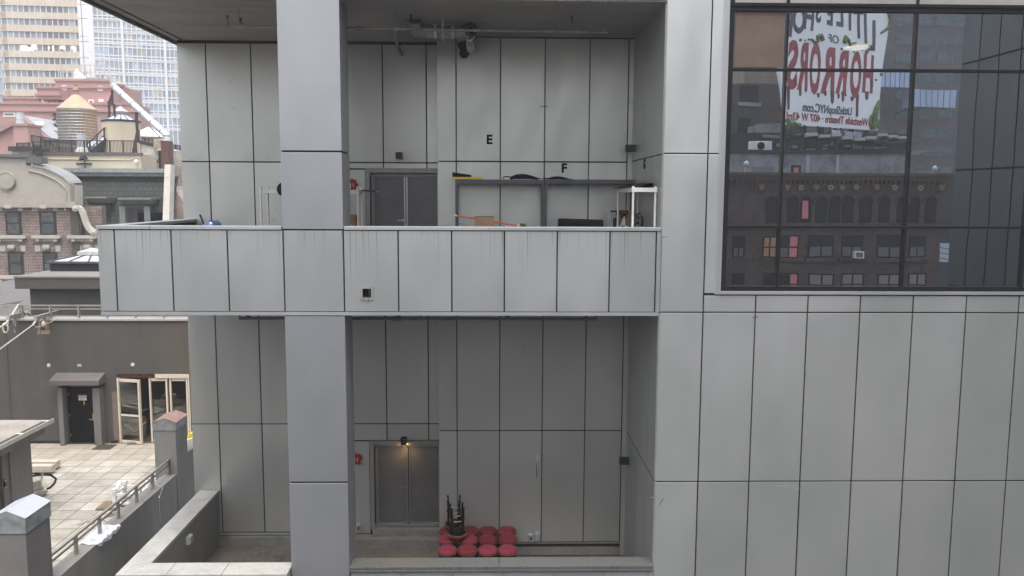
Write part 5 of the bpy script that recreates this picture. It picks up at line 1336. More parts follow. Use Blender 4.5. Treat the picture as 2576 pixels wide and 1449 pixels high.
m = mb(); a = bp(618, 540); m.box(a.x - .35, a.x + .2, BY - .1, BY + .0, 0, gz0 - .15); m.build('drain_strip', concrete('stained_strip', (.07, .065, .045), 2, .5), bb)
m = mb()                                            # scrolled buttress
cs = [(612, 515), (612, 488), (628, 474), (650, 474), (672, 490), (692, 525), (708, 570), (722, 612), (742, 648), (768, 668), (790, 672), (790, 722), (770, 716), (738, 690), (708, 655), (690, 610), (676, 565), (660, 522), (644, 503), (634, 512), (634, 522)]
m.prism([(bp(x, y).x, BY - .3, bp(x, y).z) for x, y in cs], (0, .45, 0)); 
for cx_, cy_, r in ((632, 497, .22), (778, 690, .24)): q = bp(cx_, cy_); m.lathe([(r, 0), (r, .04), (r * .6, .06), (r * .3, .1), (.02, .1)], (q.x, BY - .3, q.z), 20, axis=(0, -1, 0))
m.build('scroll_buttress', M_stone, bb)
# mansard roof
z_t, z_b = bp(900, 235, 62.4).z, bp(900, 660, 60).z
mx0 = bp(600, 300, 62).x
def ms(x, z): return V((x, 60 + (z - z_b) / (z_t - z_b) * 2.4, z))
m = mb(); m.quad(ms(mx0 - 1, z_b - 3), ms(mx1, z_b - 3), ms(mx1, z_t), ms(mx0 - 1, z_t)); m.build('mansard_roof', M_slate, bb)
q0, q1 = bp(520, 205, 62), bp(1338, 182, 62)
m = mb(); m.box(q0.x - 1, q1.x, 61.9, 62.6, z_t - .02, z_t + .26); m.build('frieze', plain('frieze_dark', (.09, .095, .09), .6, var=.3), bb)
m = mb(); m.box(q0.x - 1.2, q1.x + .1, 61.85, 63, z_t + .26, z_t + .56); m.build('cornice', rusty('verdigris', (.24, .25, .25), (.28, .33, .31), .3), bb)
m = mb(); m.box(q0.x - 1.2, q1.x + .1, 63, 72, z_t + .2, z_t + .4); m.build('roof', M_lead, bb)
def dormer(x0, x1, yt, hoodx0, hoodx1, yb=660):
    Yd = 60.1
    a, b = bp(x0, yt, Yd), bp(x1, yb, Yd)
    m = mb(); m.box(a.x, b.x, Yd, Yd + 2.3, b.z, a.z); d = m.build('dormer', plain('dormer_dark', (.06, .06, .055), .7), bb)
    h0, h1 = bp(hoodx0, yt - 14, Yd - .3), bp(hoodx1, yt - 14, Yd - .3)
    m = mb(); m.prism([(h0.x + .06, Yd - .2, h0.z - .3), (h0.x, Yd - .45, h0.z), (h1.x, Yd - .45, h1.z), (h1.x - .06, Yd - .2, h1.z - .3)], (0, 2.6, 0)); m.box(h0.x - .12, h1.x + .12, Yd - .55, Yd + 2.2, h0.z, h0.z + .12)
    m.build('hood', M_copper, d)
    for x, s in ((a.x, 1), (b.x, -1)): m = mb(); m.box(x - .1 * s, x + .32 * s, Yd - .12, Yd - .001, b.z, h0.z - .5); m.build('pilaster', M_copper, d)
    n = 2 if (b.x - a.x) > 4.5 else 1
    for k in range(n):
        w0 = a.x + .5 + k * (b.x - a.x - .9) * .62; w1 = (a.x + .5 + (b.x - a.x - .9) * .57) if (n == 2 and k == 0) else b.x - .5
        m = mb(); m.box(w0, w1, Yd - .06, Yd - .002, b.z, h0.z - .65); f = m.build('window', M_dark, d)
    return d, a, b, Yd, h0
d, a, b, Yd, h0 = dormer(712, 862, 430, 715, 868)
m = mb(); m.box(a.x + .75, b.x - .75, Yd - .075, Yd - .062, h0.z - 2.6, h0.z - .9); m.build('pane', M_win, d)
m = mb(); m.box(a.x + .75, b.x - .75, Yd - .072, Yd - .062, h0.z - 4.6, h0.z - 2.75); m.build('pane', window_glass('dark_pane', (.03, .03, .035), .1), d)
d, a, b, Yd, h0 = dormer(985, 1222, 440, 985, 1225)
m = mb(); m.box(a.x + .9, a.x + 3.0, Yd - .075, Yd - .062, h0.z - 4.8, h0.z - .9); m.box(a.x + 3.5, b.x - .8, Yd - .075, Yd - .062, h0.z - 2.4, h0.z - .9); m.box(a.x + 3.5, b.x - .8, Yd - .075, Yd - .062, h0.z - 4.6, h0.z - 2.5); m.build('pane', MATS['dark_pane'], d)
# party wall at the right end of the mansard
s0, s1 = bp(1342, 140, 61.5), bp(1390, 140, 61.5); s2, s3 = bp(1378, 620, 59.6), bp(1324, 620, 59.6)
m = mb(); m.prism([s0, s1, s2, s3], (0, .8, 0)); m.build('party_wall_coping', M_stone, bb)
M_brick2 = brickwork('pale_worn_brick', (.28, .16, .13), (.33, .24, .21), (.42, .38, .36), .22, .08, .014, .6)
m = mb(); b0, b1 = bp(1388, 150, 61.6), bp(1490, 150, 61.6); m.prism([(b0.x - .2, 61.9, b0.z - 16), (b1.x + 1, 61.9, b0.z - 16), (b1.x + 1, 61.9, b0.z - 4.5), (b1.x - .9, 61.9, b0.z - 1.5), (b1.x - .9, 61.9, b0.z), (b0.x - .2, 61.9, b0.z)], (0, 10, 0)); m.build('party_wall', M_brick2, bb)

# ================================================================== cream rooftop building behind
def cp_(x, y, Y): return at(x * .3087, y * .3087, Y=Y)                  # first survey sheet
CY = 72.0
M_crm = concrete('cream_render', (.50, .44, .33), .8, .15)
crm = thing('cream_building', 'cream rendered roof building with a hatch and a dark roof edge', 'building', (-38, CY, 0))
a, b = cp_(268, 1262, CY), cp_(1146, 1262, CY)
m = mb(); m.box(a.x - 1, b.x, CY, CY + 14, 0, a.z); m.build('wall', M_crm, crm)
m = mb(); m.box(a.x - 1.1, b.x + .1, CY - .12, CY + .3, a.z + .002, a.z + .22); m.build('roof_edge', plain('edge_dark', (.09, .085, .08), .6), crm)
m = mb(); m.box(a.x - 1, b.x, CY + .3, CY + 14, a.z + .002, a.z + .12); m.build('roof', concrete('pale_roof', (.52, .49, .42), 1, .3), crm)
c0, c1 = cp_(635, 1340, CY), cp_(740, 1380, CY); m = mb(); m.box(c0.x, c1.x, CY - .03, CY + .01, c1.z - 1, c0.z); h_ = m.build('hatch', plain('hatch_grey', (.36, .34, .29), .6), crm)
m = mb(); m.box(c0.x - .12, c1.x + .12, CY - .08, CY, c0.z, c0.z + .12); m.build('hatch_frame', M_dark, h_)
m = mb(); P = [cp_(350, 1296, CY - .05), cp_(900, 1302, CY - .05), cp_(1060, 1302, CY - .05), cp_(1100, 1288, CY - .05), cp_(1145, 1286, CY - .05)]; m.tube(P, .04, 5); m.build('conduit', M_crm, crm)
q = cp_(680, 1298, CY - .3); m = mb(); m.tube([q + V((.1, 0, -.9)), q + V((.1, 0, 0)), q + V((0, -.2, .1))], .05, 6); m.lathe([(.05, 0), (.2, .15), (.22, .3)], q, 10, axis=(-.6, -.4, .3)); m.lathe([(.05, 0), (.2, .15), (.22, .3)], q, 10, axis=(.6, -.4, .3)); one(m, 'floodlight', M_dark, 'twin floodlight on the cream roof wall above the hatch', 'floodlight')
q = cp_(1115, 1316, CY - .1); m = mb(); m.lathe([(.12, 0), (.18, .15), (.1, .28)], q, 10, axis=(0, -1, 0)); one(m, 'round_lamp', M_white, 'small round white lamp at the right end of the cream wall', 'lamp', smooth=True)
M_iron = plain('black_iron', (.03, .03, .032), .5)
def iron_rail(p0, p1, h, n, name='iron_railing', label='', posts=4):
    t = thing(name, label, 'railing', p0, 'black iron railings on the far roofs'); p0, p1 = V(p0), V(p1); u = V((0, 0, h))
    m = mb(); m.bar(p0 + u, p1 + u, .09, .07); m.bar(p0 + u * .12, p1 + u * .12, .06, .06); m.build('rails', M_iron, t)
    m = mb()
    for k in range(n + 1): q = p0.lerp(p1, k / n); m.bar(q + u * .12, q + u, .035, .035)
    m.build('balusters', M_iron, t)
    for k in range(posts): q = p0.lerp(p1, k / (posts - 1)); m = mb(); m.bar(q, q + u * 1.02, .09, .09); m.build('post', M_iron, t)
    return t
RY = CY + .5; r0 = cp_(372, 1250, RY); r0.z = a.z + .1; r1 = cp_(1112, 1250, RY); r1.z = a.z + .1; hr = cp_(800, 1146, RY).z - r0.z
iron_rail(r0, r1, hr, 64, label='long black iron railing along the cream roof edge', posts=8)
q0, q1 = cp_(262, 1190, 74), cp_(480, 1210, 80); q0.z = cp_(262, 1160, 74).z; q1.z = cp_(480, 1190, 80).z
iron_rail(q0, q1, cp_(270, 1103, 74).z - q0.z, 20, label='black iron railing running back from the roof ladder', posts=4)
q0, q1 = cp_(140, 1218, 76), cp_(242, 1218, 76); iron_rail(q0, q1, cp_(140, 1166, 76).z - q0.z, 13, label='short black iron railing above the stone chimney at left', posts=3)
q0, q1 = cp_(1118, 1172, 84), cp_(1250, 1190, 86); iron_rail(q0, q1, cp_(1118, 1118, 84).z - q0.z, 16, label='black iron railing below the white patio umbrella', posts=3)
q0, q1 = cp_(1392, 1212, 80), cp_(1470, 1226, 80); iron_rail(q0, q1, cp_(1392, 1175, 80).z - q0.z, 12, label='black iron railing right of the brown flue base', posts=3)
ld = thing('roof_ladder', 'black iron ladder up to the cream roof', 'ladder', cp_(300, 1330, CY - .3))
for x in (276, 338):
    m = mb(); m.bar(cp_(x, 1345, CY - .4), cp_(x - 6, 1150, CY - .4), .12, .12); m.build('rail', M_iron, ld)
m = mb()
for k in range(9): m.bar(cp_(276, 1340 - k * 17, CY - .4), cp_(338, 1340 - k * 17, CY - .4), .06, .06)
m.build('rungs', M_iron, ld)
m = mb()
for x in (305, 322): m.bar(cp_(x, 1320, CY - 1.2), cp_(x, 1200, CY - 1.2), .07, .07)
for y in (1210, 1265, 1310): m.bar(cp_(276, y, CY - .4), cp_(305, y, CY - 1.2), .06, .06); m.bar(cp_(338, y, CY - .4), cp_(322, y, CY - 1.2), .06, .06); m.bar(cp_(305, y, CY - 1.2), cp_(322, y, CY - 1.2), .06, .06)
m.build('cage', M_iron, ld)
# low stone chimney at left and brick roof parapet
q0, q1 = cp_(100, 1232, 75), cp_(245, 1300, 75)
m = mb(); m.box(q0.x, q1.x, 75, 78, q1.z - 8, q0.z); ch = thing('stone_chimney', 'low grey stone chimney stub with a dark cap at far left', 'chimney', q0); m.build('stack', concrete('grey_rubble', (.38, .36, .32), 2, .45), ch)
m = mb(); m.box(q0.x - .25, q1.x + .1, 74.8, 78.2, q0.z, q0.z + .42); m.build('cap', M_dark, ch)
M_brick3 = brickwork('roof_brick', (.26, .15, .11), (.40, .32, .24), (.45, .40, .34), .40, .16, .03, .7)
q0, q1, q2 = cp_(255, 1172, 77), cp_(620, 1180, 82), cp_(620, 1246, 82)
rp = thing('brick_parapet', 'weathered brick roof parapet with a dark sloping cap behind the railing', 'parapet', q0)
m = mb(); m.prism([(q0.x, 77, q0.z - 4), (q1.x, 82, q0.z - 4), (q1.x, 82, cp_(615, 1208, 82).z), (q0.x, 77, cp_(255, 1170, 77).z)], (0, 1.0, 0)); m.build('wall', M_brick3, rp)
m = mb(); m.bar(V((q0.x, 77.4, cp_(255, 1164, 77).z)), V((q1.x, 82.4, cp_(615, 1202, 82).z)), 1.4, .3); m.build('cap', plain('tar_cap', (.16, .14, .12), .8), rp)
# water tank
WTY = 86.0
def wood():
    t = NT('tank_wood'); g = t.n('NewGeometry'); tc = t.n('TexCoord'); sx = t.n('SeparateXYZ'); t.l(g.outputs['Position'], sx.inputs[0])
    ang = t.math('ARCTAN2', t.math('SUBTRACT', sx.outputs[1], WTY + 3), t.math('SUBTRACT', sx.outputs[0], TANKX))
    cx = t.n('CombineXYZ'); t.l(t.math('MULTIPLY', ang, 9.0), cx.inputs[0]); t.l(t.math('MULTIPLY', sx.outputs[2], .35), cx.inputs[1])
    n = t.noise(cx.outputs[0], 2.2, 5, .7)
    rs = t.math('MULTIPLY_ADD', t.math('SINE', t.math('ADD', ang, 1.9)), .7, t.math('SUBTRACT', n, .75))
    col = t.ramp(n, [(.3, (.10, .095, .09)), (.55, (.20, .19, .175)), (.72, (.34, .32, .29))])
    col = t.mix(t.math('MINIMUM', t.math('MAXIMUM', t.math('MULTIPLY', t.math('SUBTRACT', rs, .28), 3.0), 0), .85), col, (.48, .23, .07))
    st = t.math('LESS_THAN', t.math('FRACT', t.math('MULTIPLY', ang, 9.0)), .1)
    col = t.mix(t.math('MULTIPLY', st, .5), col, (.06, .05, .04))
    t.set(Base_Color=col, Roughness=.9); return t.m
wl, wr = cp_(484, 1000, WTY + 3), cp_(778, 1000, WTY + 3); TANKX = (wl.x + wr.x) / 2; tr_ = (wr.x - wl.x) / 2
zb_, ze_, za_ = cp_(630, 1142, WTY).z, cp_(630, 868, WTY).z, cp_(622, 775, WTY + 3).z
tk = thing('water_tank', 'wooden rooftop water tank with rusty staves and a tan conical roof', 'water tank', (TANKX, WTY + 3, zb_))
m = mb(); m.lathe([(tr_, zb_), (tr_ * 1.0, zb_ + (ze_ - zb_) * .3), (tr_ * .985, ze_)], (TANKX, WTY + 3, 0), 48); m.build('barrel', wood(), tk, smooth=True)
m = mb()
for k in range(11):
    z = zb_ + .15 + (ze_ - zb_ - .35) * (k / 10) ** 1.0; m.tube([(TANKX + tr_ * 1.006 * math.cos(i / 40 * 6.2832), WTY + 3 + tr_ * 1.006 * math.sin(i / 40 * 6.2832), z) for i in range(40)], .035, 5, closed=True)
m.build('hoops', plain('hoop_zinc', (.42, .40, .36), .5, .4, var=.3), tk)
m = mb(); m.lathe([(tr_ * 1.03, ze_ - .12), (tr_ * 1.04, ze_), (.35, za_), (.2, za_ + .05)], (TANKX, WTY + 3, 0), 28); m.build('roof', plain('tank_roof_tan', (.40, .315, .22), .8, var=.12, scale=1.5), tk)
m = mb(); m.lathe([(.28, za_ - .1), (.26, za_ + .45), (.34, za_ + .5), (.12, za_ + .9), (.1, za_ + 1.0), (.16, za_ + 1.1), (.02, za_ + 1.2)], (TANKX, WTY + 3, 0), 12); m.build('finial', plain('finial_rust', (.30, .2, .15), .8), tk)
m = mb()
for dx in (-.75, -.25, .25, .75):
    for dy in (-.7, .7): m.box(TANKX + dx * tr_ - .15, TANKX + dx * tr_ + .15, WTY + 3 + dy * tr_ * .8 - .15, WTY + 3 + dy * tr_ * .8 + .15, a.z - .5, zb_ - .4)
m.box(TANKX - tr_, TANKX + tr_, WTY + .3, WTY + .8, zb_ - .4, zb_ - .01); m.box(TANKX - tr_, TANKX + tr_, WTY + 5.3, WTY + 5.8, zb_ - .4, zb_ - .01)
m.build('dunnage', plain('dunnage_dark', (.06, .06, .065), .7), tk)
# turbine vent
q = cp_(668, 1225, 74); r_ = (cp_(718, 1225, 74).x - q.x)
tv = thing('roof_ventilator', 'white mushroom roof ventilator in front of the water tank', 'ventilator', q)
m = mb(); m.lathe([(r_ * .85, -.75), (r_, -.5), (r_, -.1), (r_ * .75, .25), (.05, .3)], q, 20); m.build('hood', M_white, tv, smooth=True)
m = mb(); m.lathe([(r_ * .7, .2), (r_ * .7, 1.35)], q, 16); m.build('drum', plain('drum_grey', (.38, .40, .42), .5), tv, smooth=True)
# black stair
ss = thing('iron_stair', 'black iron stair climbing to the octagonal bulkhead', 'stair', cp_(740, 1245, 74))
s0, s1 = cp_(742, 1245, 74.5), cp_(885, 1135, 76)
for dy in (0, 1.2):
    m = mb(); m.bar(s0 + V((0, dy, 0)), s1 + V((0, dy, 0)), .12, .45); m.build('stringer', M_iron, ss)
m = mb()
for k in range(9): q = s0.lerp(s1, (k + .5) / 9); m.box(q.x - .2, q.x + .2, q.y + .05, q.y + 1.15, q.z + .1, q.z + .16)
m.build('treads', M_iron, ss)
h0, h1, h2 = cp_(732, 1158, 74.5), cp_(848, 1043, 75.6), cp_(885, 1043, 76)
m = mb(); m.tube([h0, h1, h2], .06, 6); m.bar(h0, cp_(735, 1235, 74.5), .1, .1); m.bar(h1, cp_(850, 1140, 75.6), .1, .1); m.bar(cp_(792, 1100, 75), cp_(795, 1190, 75), .08, .08); m.tube([h0 - V((0, 0, .6)), h1 - V((0, 0, .6))], .04, 6); m.build('handrail', M_iron, ss)
m = mb(); q = cp_(840, 1135, 76.5)
for k in range(4): m.lathe([(.3, -.3), (.55, 0), (.4, .35), (.05, .45)], q + V((.5 * k - .8, .3 * (k % 2), -.2 * (3 - k))), 10)
one(m, 'white_tarp', plain('tarp_white', (.65, .68, .75), .6), 'bundled white tarp on the stair landing', 'tarp', smooth=True)
# octagonal bulkhead
OY = 74.0
o0, o1 = cp_(858, 1250, OY + 3), cp_(1138, 1250, OY + 3); ocx = (o0.x + o1.x) / 2; orr = (o1.x - o0.x) / 2 * 1.03
ot = cp_(960, 975, OY).z; ob_ = a.z + .1
oc_ = thing('octagonal_bulkhead', 'cream octagonal roof bulkhead topped by a skylight', 'bulkhead', (ocx, OY + 3, ob_))
def octa(r, z, c=(0, 0), rot=.42): return [(ocx + r * math.cos(rot + k * math.pi / 4), OY + 3 + r * math.sin(rot + k * math.pi / 4), z) for k in range(8)]
m = mb(); m.prism(octa(orr, ob_), (0, 0, ot - ob_)); m.build('wall', M_crm, oc_)
m = mb(); m.prism(octa(orr * 1.03, ot + .002), (0, 0, .18)); m.build('cornice', M_iron, oc_)
zt2 = cp_(1000, 935, OY + 3).z
A, Bq = octa(orr * .99, ot + .19), octa(orr * .36, zt2)
m = mb(); m.add(A + Bq, [(k, (k + 1) % 8, 8 + (k + 1) % 8, 8 + k) for k in range(8)]); m.build('skylight', MATS['milky_pane'], oc_)
m = mb()
for k in range(8):
    m.bar(V(A[k]) + V((0, 0, .04)), V(Bq[k]) + V((0, 0, .04)), .1, .08); m.bar((V(A[k]) + V(A[(k + 1) % 8])) / 2 + V((0, 0, .04)), (V(Bq[k]) + V(Bq[(k + 1) % 8])) / 2 + V((0, 0, .04)), .07, .06)
m.prism(octa(orr * .42, zt2 + .03), (0, 0, .22)); m.build('skylight_ribs', plain('rib_grey', (.16, .15, .17), .5), oc_)
m = mb(); T_ = octa(orr * .42, zt2 + .26); m.add(T_ + [(ocx, OY + 3, zt2 + .8)], [(k, (k + 1) % 8, 8) for k in range(8)]); m.build('skylight_cap', plain('cap_grey', (.42, .40, .41), .6), oc_)
# silver flue
fl_ = thing('silver_flue', 'long silver flue pipe slanting up over the roofs', 'flue', cp_(1358, 1340, 71))
M_alu = plain('aluminium_skin', (.66, .66, .69), .3, .55, var=.06, bump=.05)
f0, f1, f2, f3, f4 = cp_(1358, 1150, 71), cp_(1356, 1108, 71), cp_(1345, 1088, 71), cp_(930, 708, 74), cp_(920, 672, 74)
fr = (cp_(1384, 1130, 71).x - cp_(1330, 1130, 71).x) / 2
m = mb(); m.tube([f0, f1, f2.lerp(f1, .5), f2 + (f3 - f2) * .02, f2 + (f3 - f2) * .05, f3], fr, 22); m.build('pipe', M_alu, fl_, smooth=True)
m = mb(); m.tube([f3, f3.lerp(f4, .4), f4.lerp(f3, .4), f4, f4 + V((-.05, 0, .5))], [fr * .98, fr * .98, fr * .9, fr * 1.0, fr * 1.12], 20); m.build('outlet', M_alu, fl_, smooth=True)
m = mb()
for k in (.05, .24, .43, .62, .82, .985):
    c = f2.lerp(f3, k); d_ = (f3 - f2).normalized(); m.lathe([(fr * 1.02, -.05), (fr * 1.05, 0), (fr * 1.02, .05)], c, 22, axis=d_)
m.lathe([(fr * 1.03, -.05), (fr * 1.06, 0), (fr * 1.03, .05)], f1, 22); m.build('joint_bands', plain('band_dark', (.18, .17, .17), .5), fl_)
m = mb(); m.tube([f2 + V((-.35, 0, -.35)), f2.lerp(f3, .25) + V((-.35, 0, -.3))], .05, 8); m.build('strut', M_galv, fl_)
bsp = at(418, 358, Y=71); m = mb(); m.box(cp_(1332, 1250, 71).x, cp_(1389, 1250, 71).x, 70.5, 71.6, 8, f0.z); m.build('base_shaft', plain('shaft_brown', (.085, .035, .028), .6, var=.2), fl_)
def lattice(P, r, label):
    m = mb()
    for p, q in P: m.bar(p, q, r, r)
    return one(m, 'flue_support', plain('support_dark', (.05, .04, .04), .5), label, 'support', 'steel supports of the flue')
c = lambda x, y: cp_(x, y, 74.2)
lattice([(c(914, 735), c(916, 850)), (c(888, 850), c(890, 955)), (c(930, 850), c(935, 950)), (c(875, 836), c(932, 854)), (c(912, 775), c(888, 840))], .15, 'dark steel frame holding up the top end of the flue')
lattice([(cp_(1110, 915, 72.5), cp_(1120, 1070, 72.5)), (cp_(1122, 1060, 72.5), cp_(1086, 1255, 72.2)), (cp_(1124, 1060, 73), cp_(1128, 1160, 73))], .2, 'dark bent steel post holding the middle of the flue')
# rubble wall with doorway, right of the cream building
M_rub = concrete('rubble_plaster', (.47, .44, .41), 1.4, .45)
rb = thing('rubble_wall', 'grey patched roof wall with brick corners beside the brown flue base', 'wall', cp_(1200, 1380, 76))
q0, q1, q2 = cp_(1140, 1168, 76), cp_(1295, 1210, 76), cp_(1295, 1400, 76)
m = mb(); m.prism([(q0.x, 76, q2.z - 5), (q1.x, 76, q2.z - 5), (q1.x, 76, q1.z), (q0.x, 76, q0.z)], (0, 6, 0)); m.build('plaster', M_rub, rb)
m = mb(); m.prism([(q0.x - .1, 75.9, q0.z), (q1.x + .1, 75.9, q1.z), (q1.x + .1, 75.9, q1.z + .3), (q0.x - .1, 75.9, q0.z + .3)], (0, .7, 0)); m.build('coping', M_dark, rb)
m = mb(); p0 = cp_(1250, 1142, 75.6); p1 = cp_(1332, 1228, 75.6); m.box(p0.x, p1.x, 75.6, 78, p1.z, p0.z); m.box(cp_(1120, 1175, 75.8).x, cp_(1140, 1175, 75.8).x, 75.8, 78, cp_(1130, 1250, 75.8).z, cp_(1130, 1172, 75.8).z); m.build('brick_pier', M_brick3, rb)
m = mb(); p0 = cp_(1290, 1228, 75.8); p1 = cp_(1334, 1400, 75.8); m.box(p0.x, p1.x, 75.8, 76.2, p1.z - 3, p0.z); m.build('doorway', M_joint, rb)
m = mb(); random.seed(3)
for k in range(14):
    u = random.random(); s_ = cp_(1155 + 120 * u, 1385, 75.4); e_ = cp_(1150 + 140 * random.random(), 1285 + 60 * random.random(), 75.4); md = (s_ + e_) / 2 + V((random.uniform(-.8, .8), random.uniform(-.3, .3), random.uniform(0, .6))); m.tube([s_, md, e_], .03, 4)
one(m, 'twisted_wire', M_iron, 'tangle of dark bent wires before the rubble wall', 'wire')
pw = thing('pale_brick_wall', 'pale brick party wall right of the brown flue base', 'wall', cp_(1430, 1400, 79))
m = mb(); p0, p1 = cp_(1388, 1226, 79), cp_(1500, 1400, 79); m.box(p0.x, p1.x + 3, 79, 84, 0, p0.z); m.build('brick', brickwork('grey_brick', (.40, .36, .33), (.33, .29, .27), (.48, .45, .42), .3, .1, .02, .4), pw)
um = thing('patio_umbrella', 'white patio umbrella on the far roof beside the flue', 'umbrella', cp_(1212, 1125, 92))
q = cp_(1212, 1122, 92); m = mb(); m.lathe([(2.1, 0), (2.12, .04), (.06, 1.15)], q, 8); m.build('canopy', plain('canopy_white', (.75, .73, .68), .7), um)
m = mb(); m.tube([q + V((0, 0, -2.4)), q], .05, 6); m.build('pole', M_dark, um)

# ================================================================== red building
M_redr = concrete('red_render', (.42, .25, .225), .35, .12)
M_redd = concrete('red_render_dark', (.36, .21, .19), .35, .12)
red = thing('red_building', 'stepped red rendered building with pale vents and small windows', 'building', (-60, 120, 0))
def blk(x0, x1, y0, Y, d=12, mat=M_redr, name='block', lip=True, zb=None):
    p0, p1 = cp_(x0, y0, Y), cp_(x1, y0, Y); m = mb(); m.box(p0.x, p1.x, Y, Y + d, 0 if zb is None else zb, p0.z); o = m.build(name, mat, red)
    if lip:
        m = mb(); m.box(p0.x - .25, p1.x + .25, Y - .3, Y + .5, p0.z - 1.0, p0.z - .75); m.box(p0.x - .15, p1.x + .15, Y - .2, Y + .5, p0.z + .002, p0.z + .3); m.build('cornice', M_redd, o)
    return o
blk(-40, 1136, 850, 120, 3.5); blk(452, 905, 662, 124, 4); blk(860, 1002, 704, 127, 6.5); blk(22, 320, 806, 123, 4)
p0 = cp_(300, 805, 121.0); blk(300, 482, 722, 121, 3, zb=cp_(300, 806, 121).z); blk(318, 480, 800, 123.2, 2, mat=M_redd, lip=False)
# sloping shoulders on the right-hand side
for x0, ya_, x1, yb_, Y in ():
    p, q = cp_(x0, ya_, Y), cp_(x1, yb_, Y); m = mb(); m.prism([(p.x, Y, 0), (q.x, Y, 0), (q.x, Y, q.z), (p.x, Y, p.z)], (0, 16, 0)); s_ = m.build('side_wall', M_redr, red)
    m = mb(); m.bar((p.x, Y - .1, p.z + .1), (q.x, Y - .1, q.z + .1), .5, .3); m.build('coping', M_redd, s_)
def grille(x0, x1, y0, y1, Y, name='vent', mat=None):
    p0, p1 = cp_(x0, y0, Y), cp_(x1, y1, Y); m = mb(); m.box(p0.x, p1.x, Y - .12, Y - .001, p1.z, p0.z); o = m.build(name, M_white, red)
    m = mb(); m.box(p0.x + .2, p1.x - .2, Y - .15, Y - .121, p1.z + .2, p0.z - .2); m.build('louvre' if name == 'vent' else 'pane', mat or plain('louvre_grey', (.38, .36, .36), .6), o)
for g_ in ((503, 546, 698, 738), (798, 840, 701, 742)): grille(*g_, 124)
grille(803, 846, 808, 832, 124); grille(523, 560, 808, 838, 124)
M_rwin = window_glass('far_glass', (.10, .11, .12), .1, .5)
for g_ in ((722, 768, 812, 846, 124), (28, 128, 914, 952, 120), (0, 70, 1026, 1062, 119.7), (345, 388, 806, 842, 123.2), (425, 470, 806, 842, 123.2)): grille(*g_, name='window', mat=M_rwin)
m = mb(); p = cp_(0, 958, 119.8); m.box(p.x - 4, cp_(332, 958, 119.8).x, 119.4, 120, p.z - 1.2, p.z); m.build('ledge', M_redd, red)
# roof clutter of the red building
for x, y0, y1, r, lb in ((632, 650, 605, .5, 'white capped vent stack on the red building roof'), (662, 650, 640, .7, 'squat white vent box on the red building roof')):
    p, t_ = cp_(x, y0, 126), cp_(x, y1, 126); m = mb(); m.lathe([(r, p.z - .6), (r, t_.z), (r * 1.1, t_.z), (.1, t_.z + .8)], (p.x, 126, 0), 14); one(m, 'vent_stack', M_white, lb, 'vent stack', smooth=True)
p, t_ = cp_(700, 655, 125.5), cp_(760, 632, 125.5); m = mb(); m.box(p.x, t_.x, 125.5, 127.5, p.z - .5, t_.z); m.box(p.x + .3, p.x + 2.2, 125.45, 125.5, p.z + .3, t_.z - .3); one(m, 'rooftop_unit', plain('unit_grey', (.33, .31, .28), .6), 'grey air handling unit on the red building roof', 'air unit')
p0, p1 = cp_(480, 655, 126), cp_(890, 655, 126); t = thing('roof_railing', 'thin pale pipe railing on the red building roof', 'railing', p0)
m = mb()
for h in (1.2, 2.2): m.bar(p0 + V((0, 0, h)), p1 + V((0, 0, h)), .1, .1)
for k in range(12): q = p0.lerp(p1, k / 11); m.bar(q - V((0, 0, .3)), q + V((0, 0, 2.2)), .1, .1)
m.build('rails', plain('rail_pale', (.5, .48, .46), .5), t)
# gabled red house in front
GYh = 98.0
gh = thing('red_gabled_house', 'red gabled building with a grey roof and a square chimney', 'building', (-60, GYh, 0))
g0, gp, g1 = cp_(-60, 1105, GYh), cp_(196, 968, GYh), cp_(352, 1092, GYh); gb0 = cp_(352, 1300, GYh)
m = mb(); m.prism([(g0.x - 4, GYh, 0), (g1.x + .6, GYh, 0), (g1.x + .6, GYh, g1.z - .9), (gp.x, GYh, gp.z), (g0.x - 4, GYh, g0.z - 2.2)], (0, 14, 0)); m.build('wall', M_redr, gh)
m = mb(); m.bar((gp.x, GYh - .2, gp.z), (g1.x + .8, GYh - .2, g1.z - .9), .6, .35); m.bar((gp.x, GYh - .2, gp.z), (g0.x - 4, GYh - .2, g0.z - 2.2), .6, .35); m.bar((gp.x + .5, GYh - .1, gp.z - 3.2), (g1.x - 1.6, GYh - .1, g1.z - 1.9), .3, .2); m.build('bargeboard', M_redd, gh)
m = mb(); m.prism([(gp.x, GYh + .1, gp.z + .1), (g1.x + .9, GYh + .1, g1.z - .8), (g1.x + .9, GYh + .1, g1.z - .5), (gp.x, GYh + .1, gp.z + .4)], (0, 14, 0)); m.build('roof', plain('grey_roof', (.33, .35, .36), .6, var=.15), gh)
m = mb(); p0, p1 = cp_(300, 1115, GYh + 3), cp_(520, 1115, GYh + 3); m.box(p0.x, p1.x, GYh + 3, GYh + 9, 0, p0.z + .8); m.build('side_wing', M_redr, gh)
c0, c1 = cp_(108, 1026, GYh - 3), cp_(226, 1026, GYh - 3); m = mb(); m.box(c0.x, c1.x, GYh - 3, GYh - .3, 0, c0.z); cc = m.build('chimney', M_redr, gh)
m = mb(); m.box(c0.x - .15, c1.x + .15, GYh - 3.15, GYh - .2, c0.z + .002, c0.z + .25); m.build('cap', M_redd, cc)
s0 = cp_(165, 1025, GYh - 2); s1 = cp_(162, 922, GYh - 2); rs = (cp_(192, 980, GYh - 2).x - s0.x)
m = mb(); m.tube([s0, s1], rs, 18); t_ = thing('metal_stack', 'shiny metal stack standing on the red chimney', 'stack', s0); m.build('pipe', M_alu, t_, smooth=True)
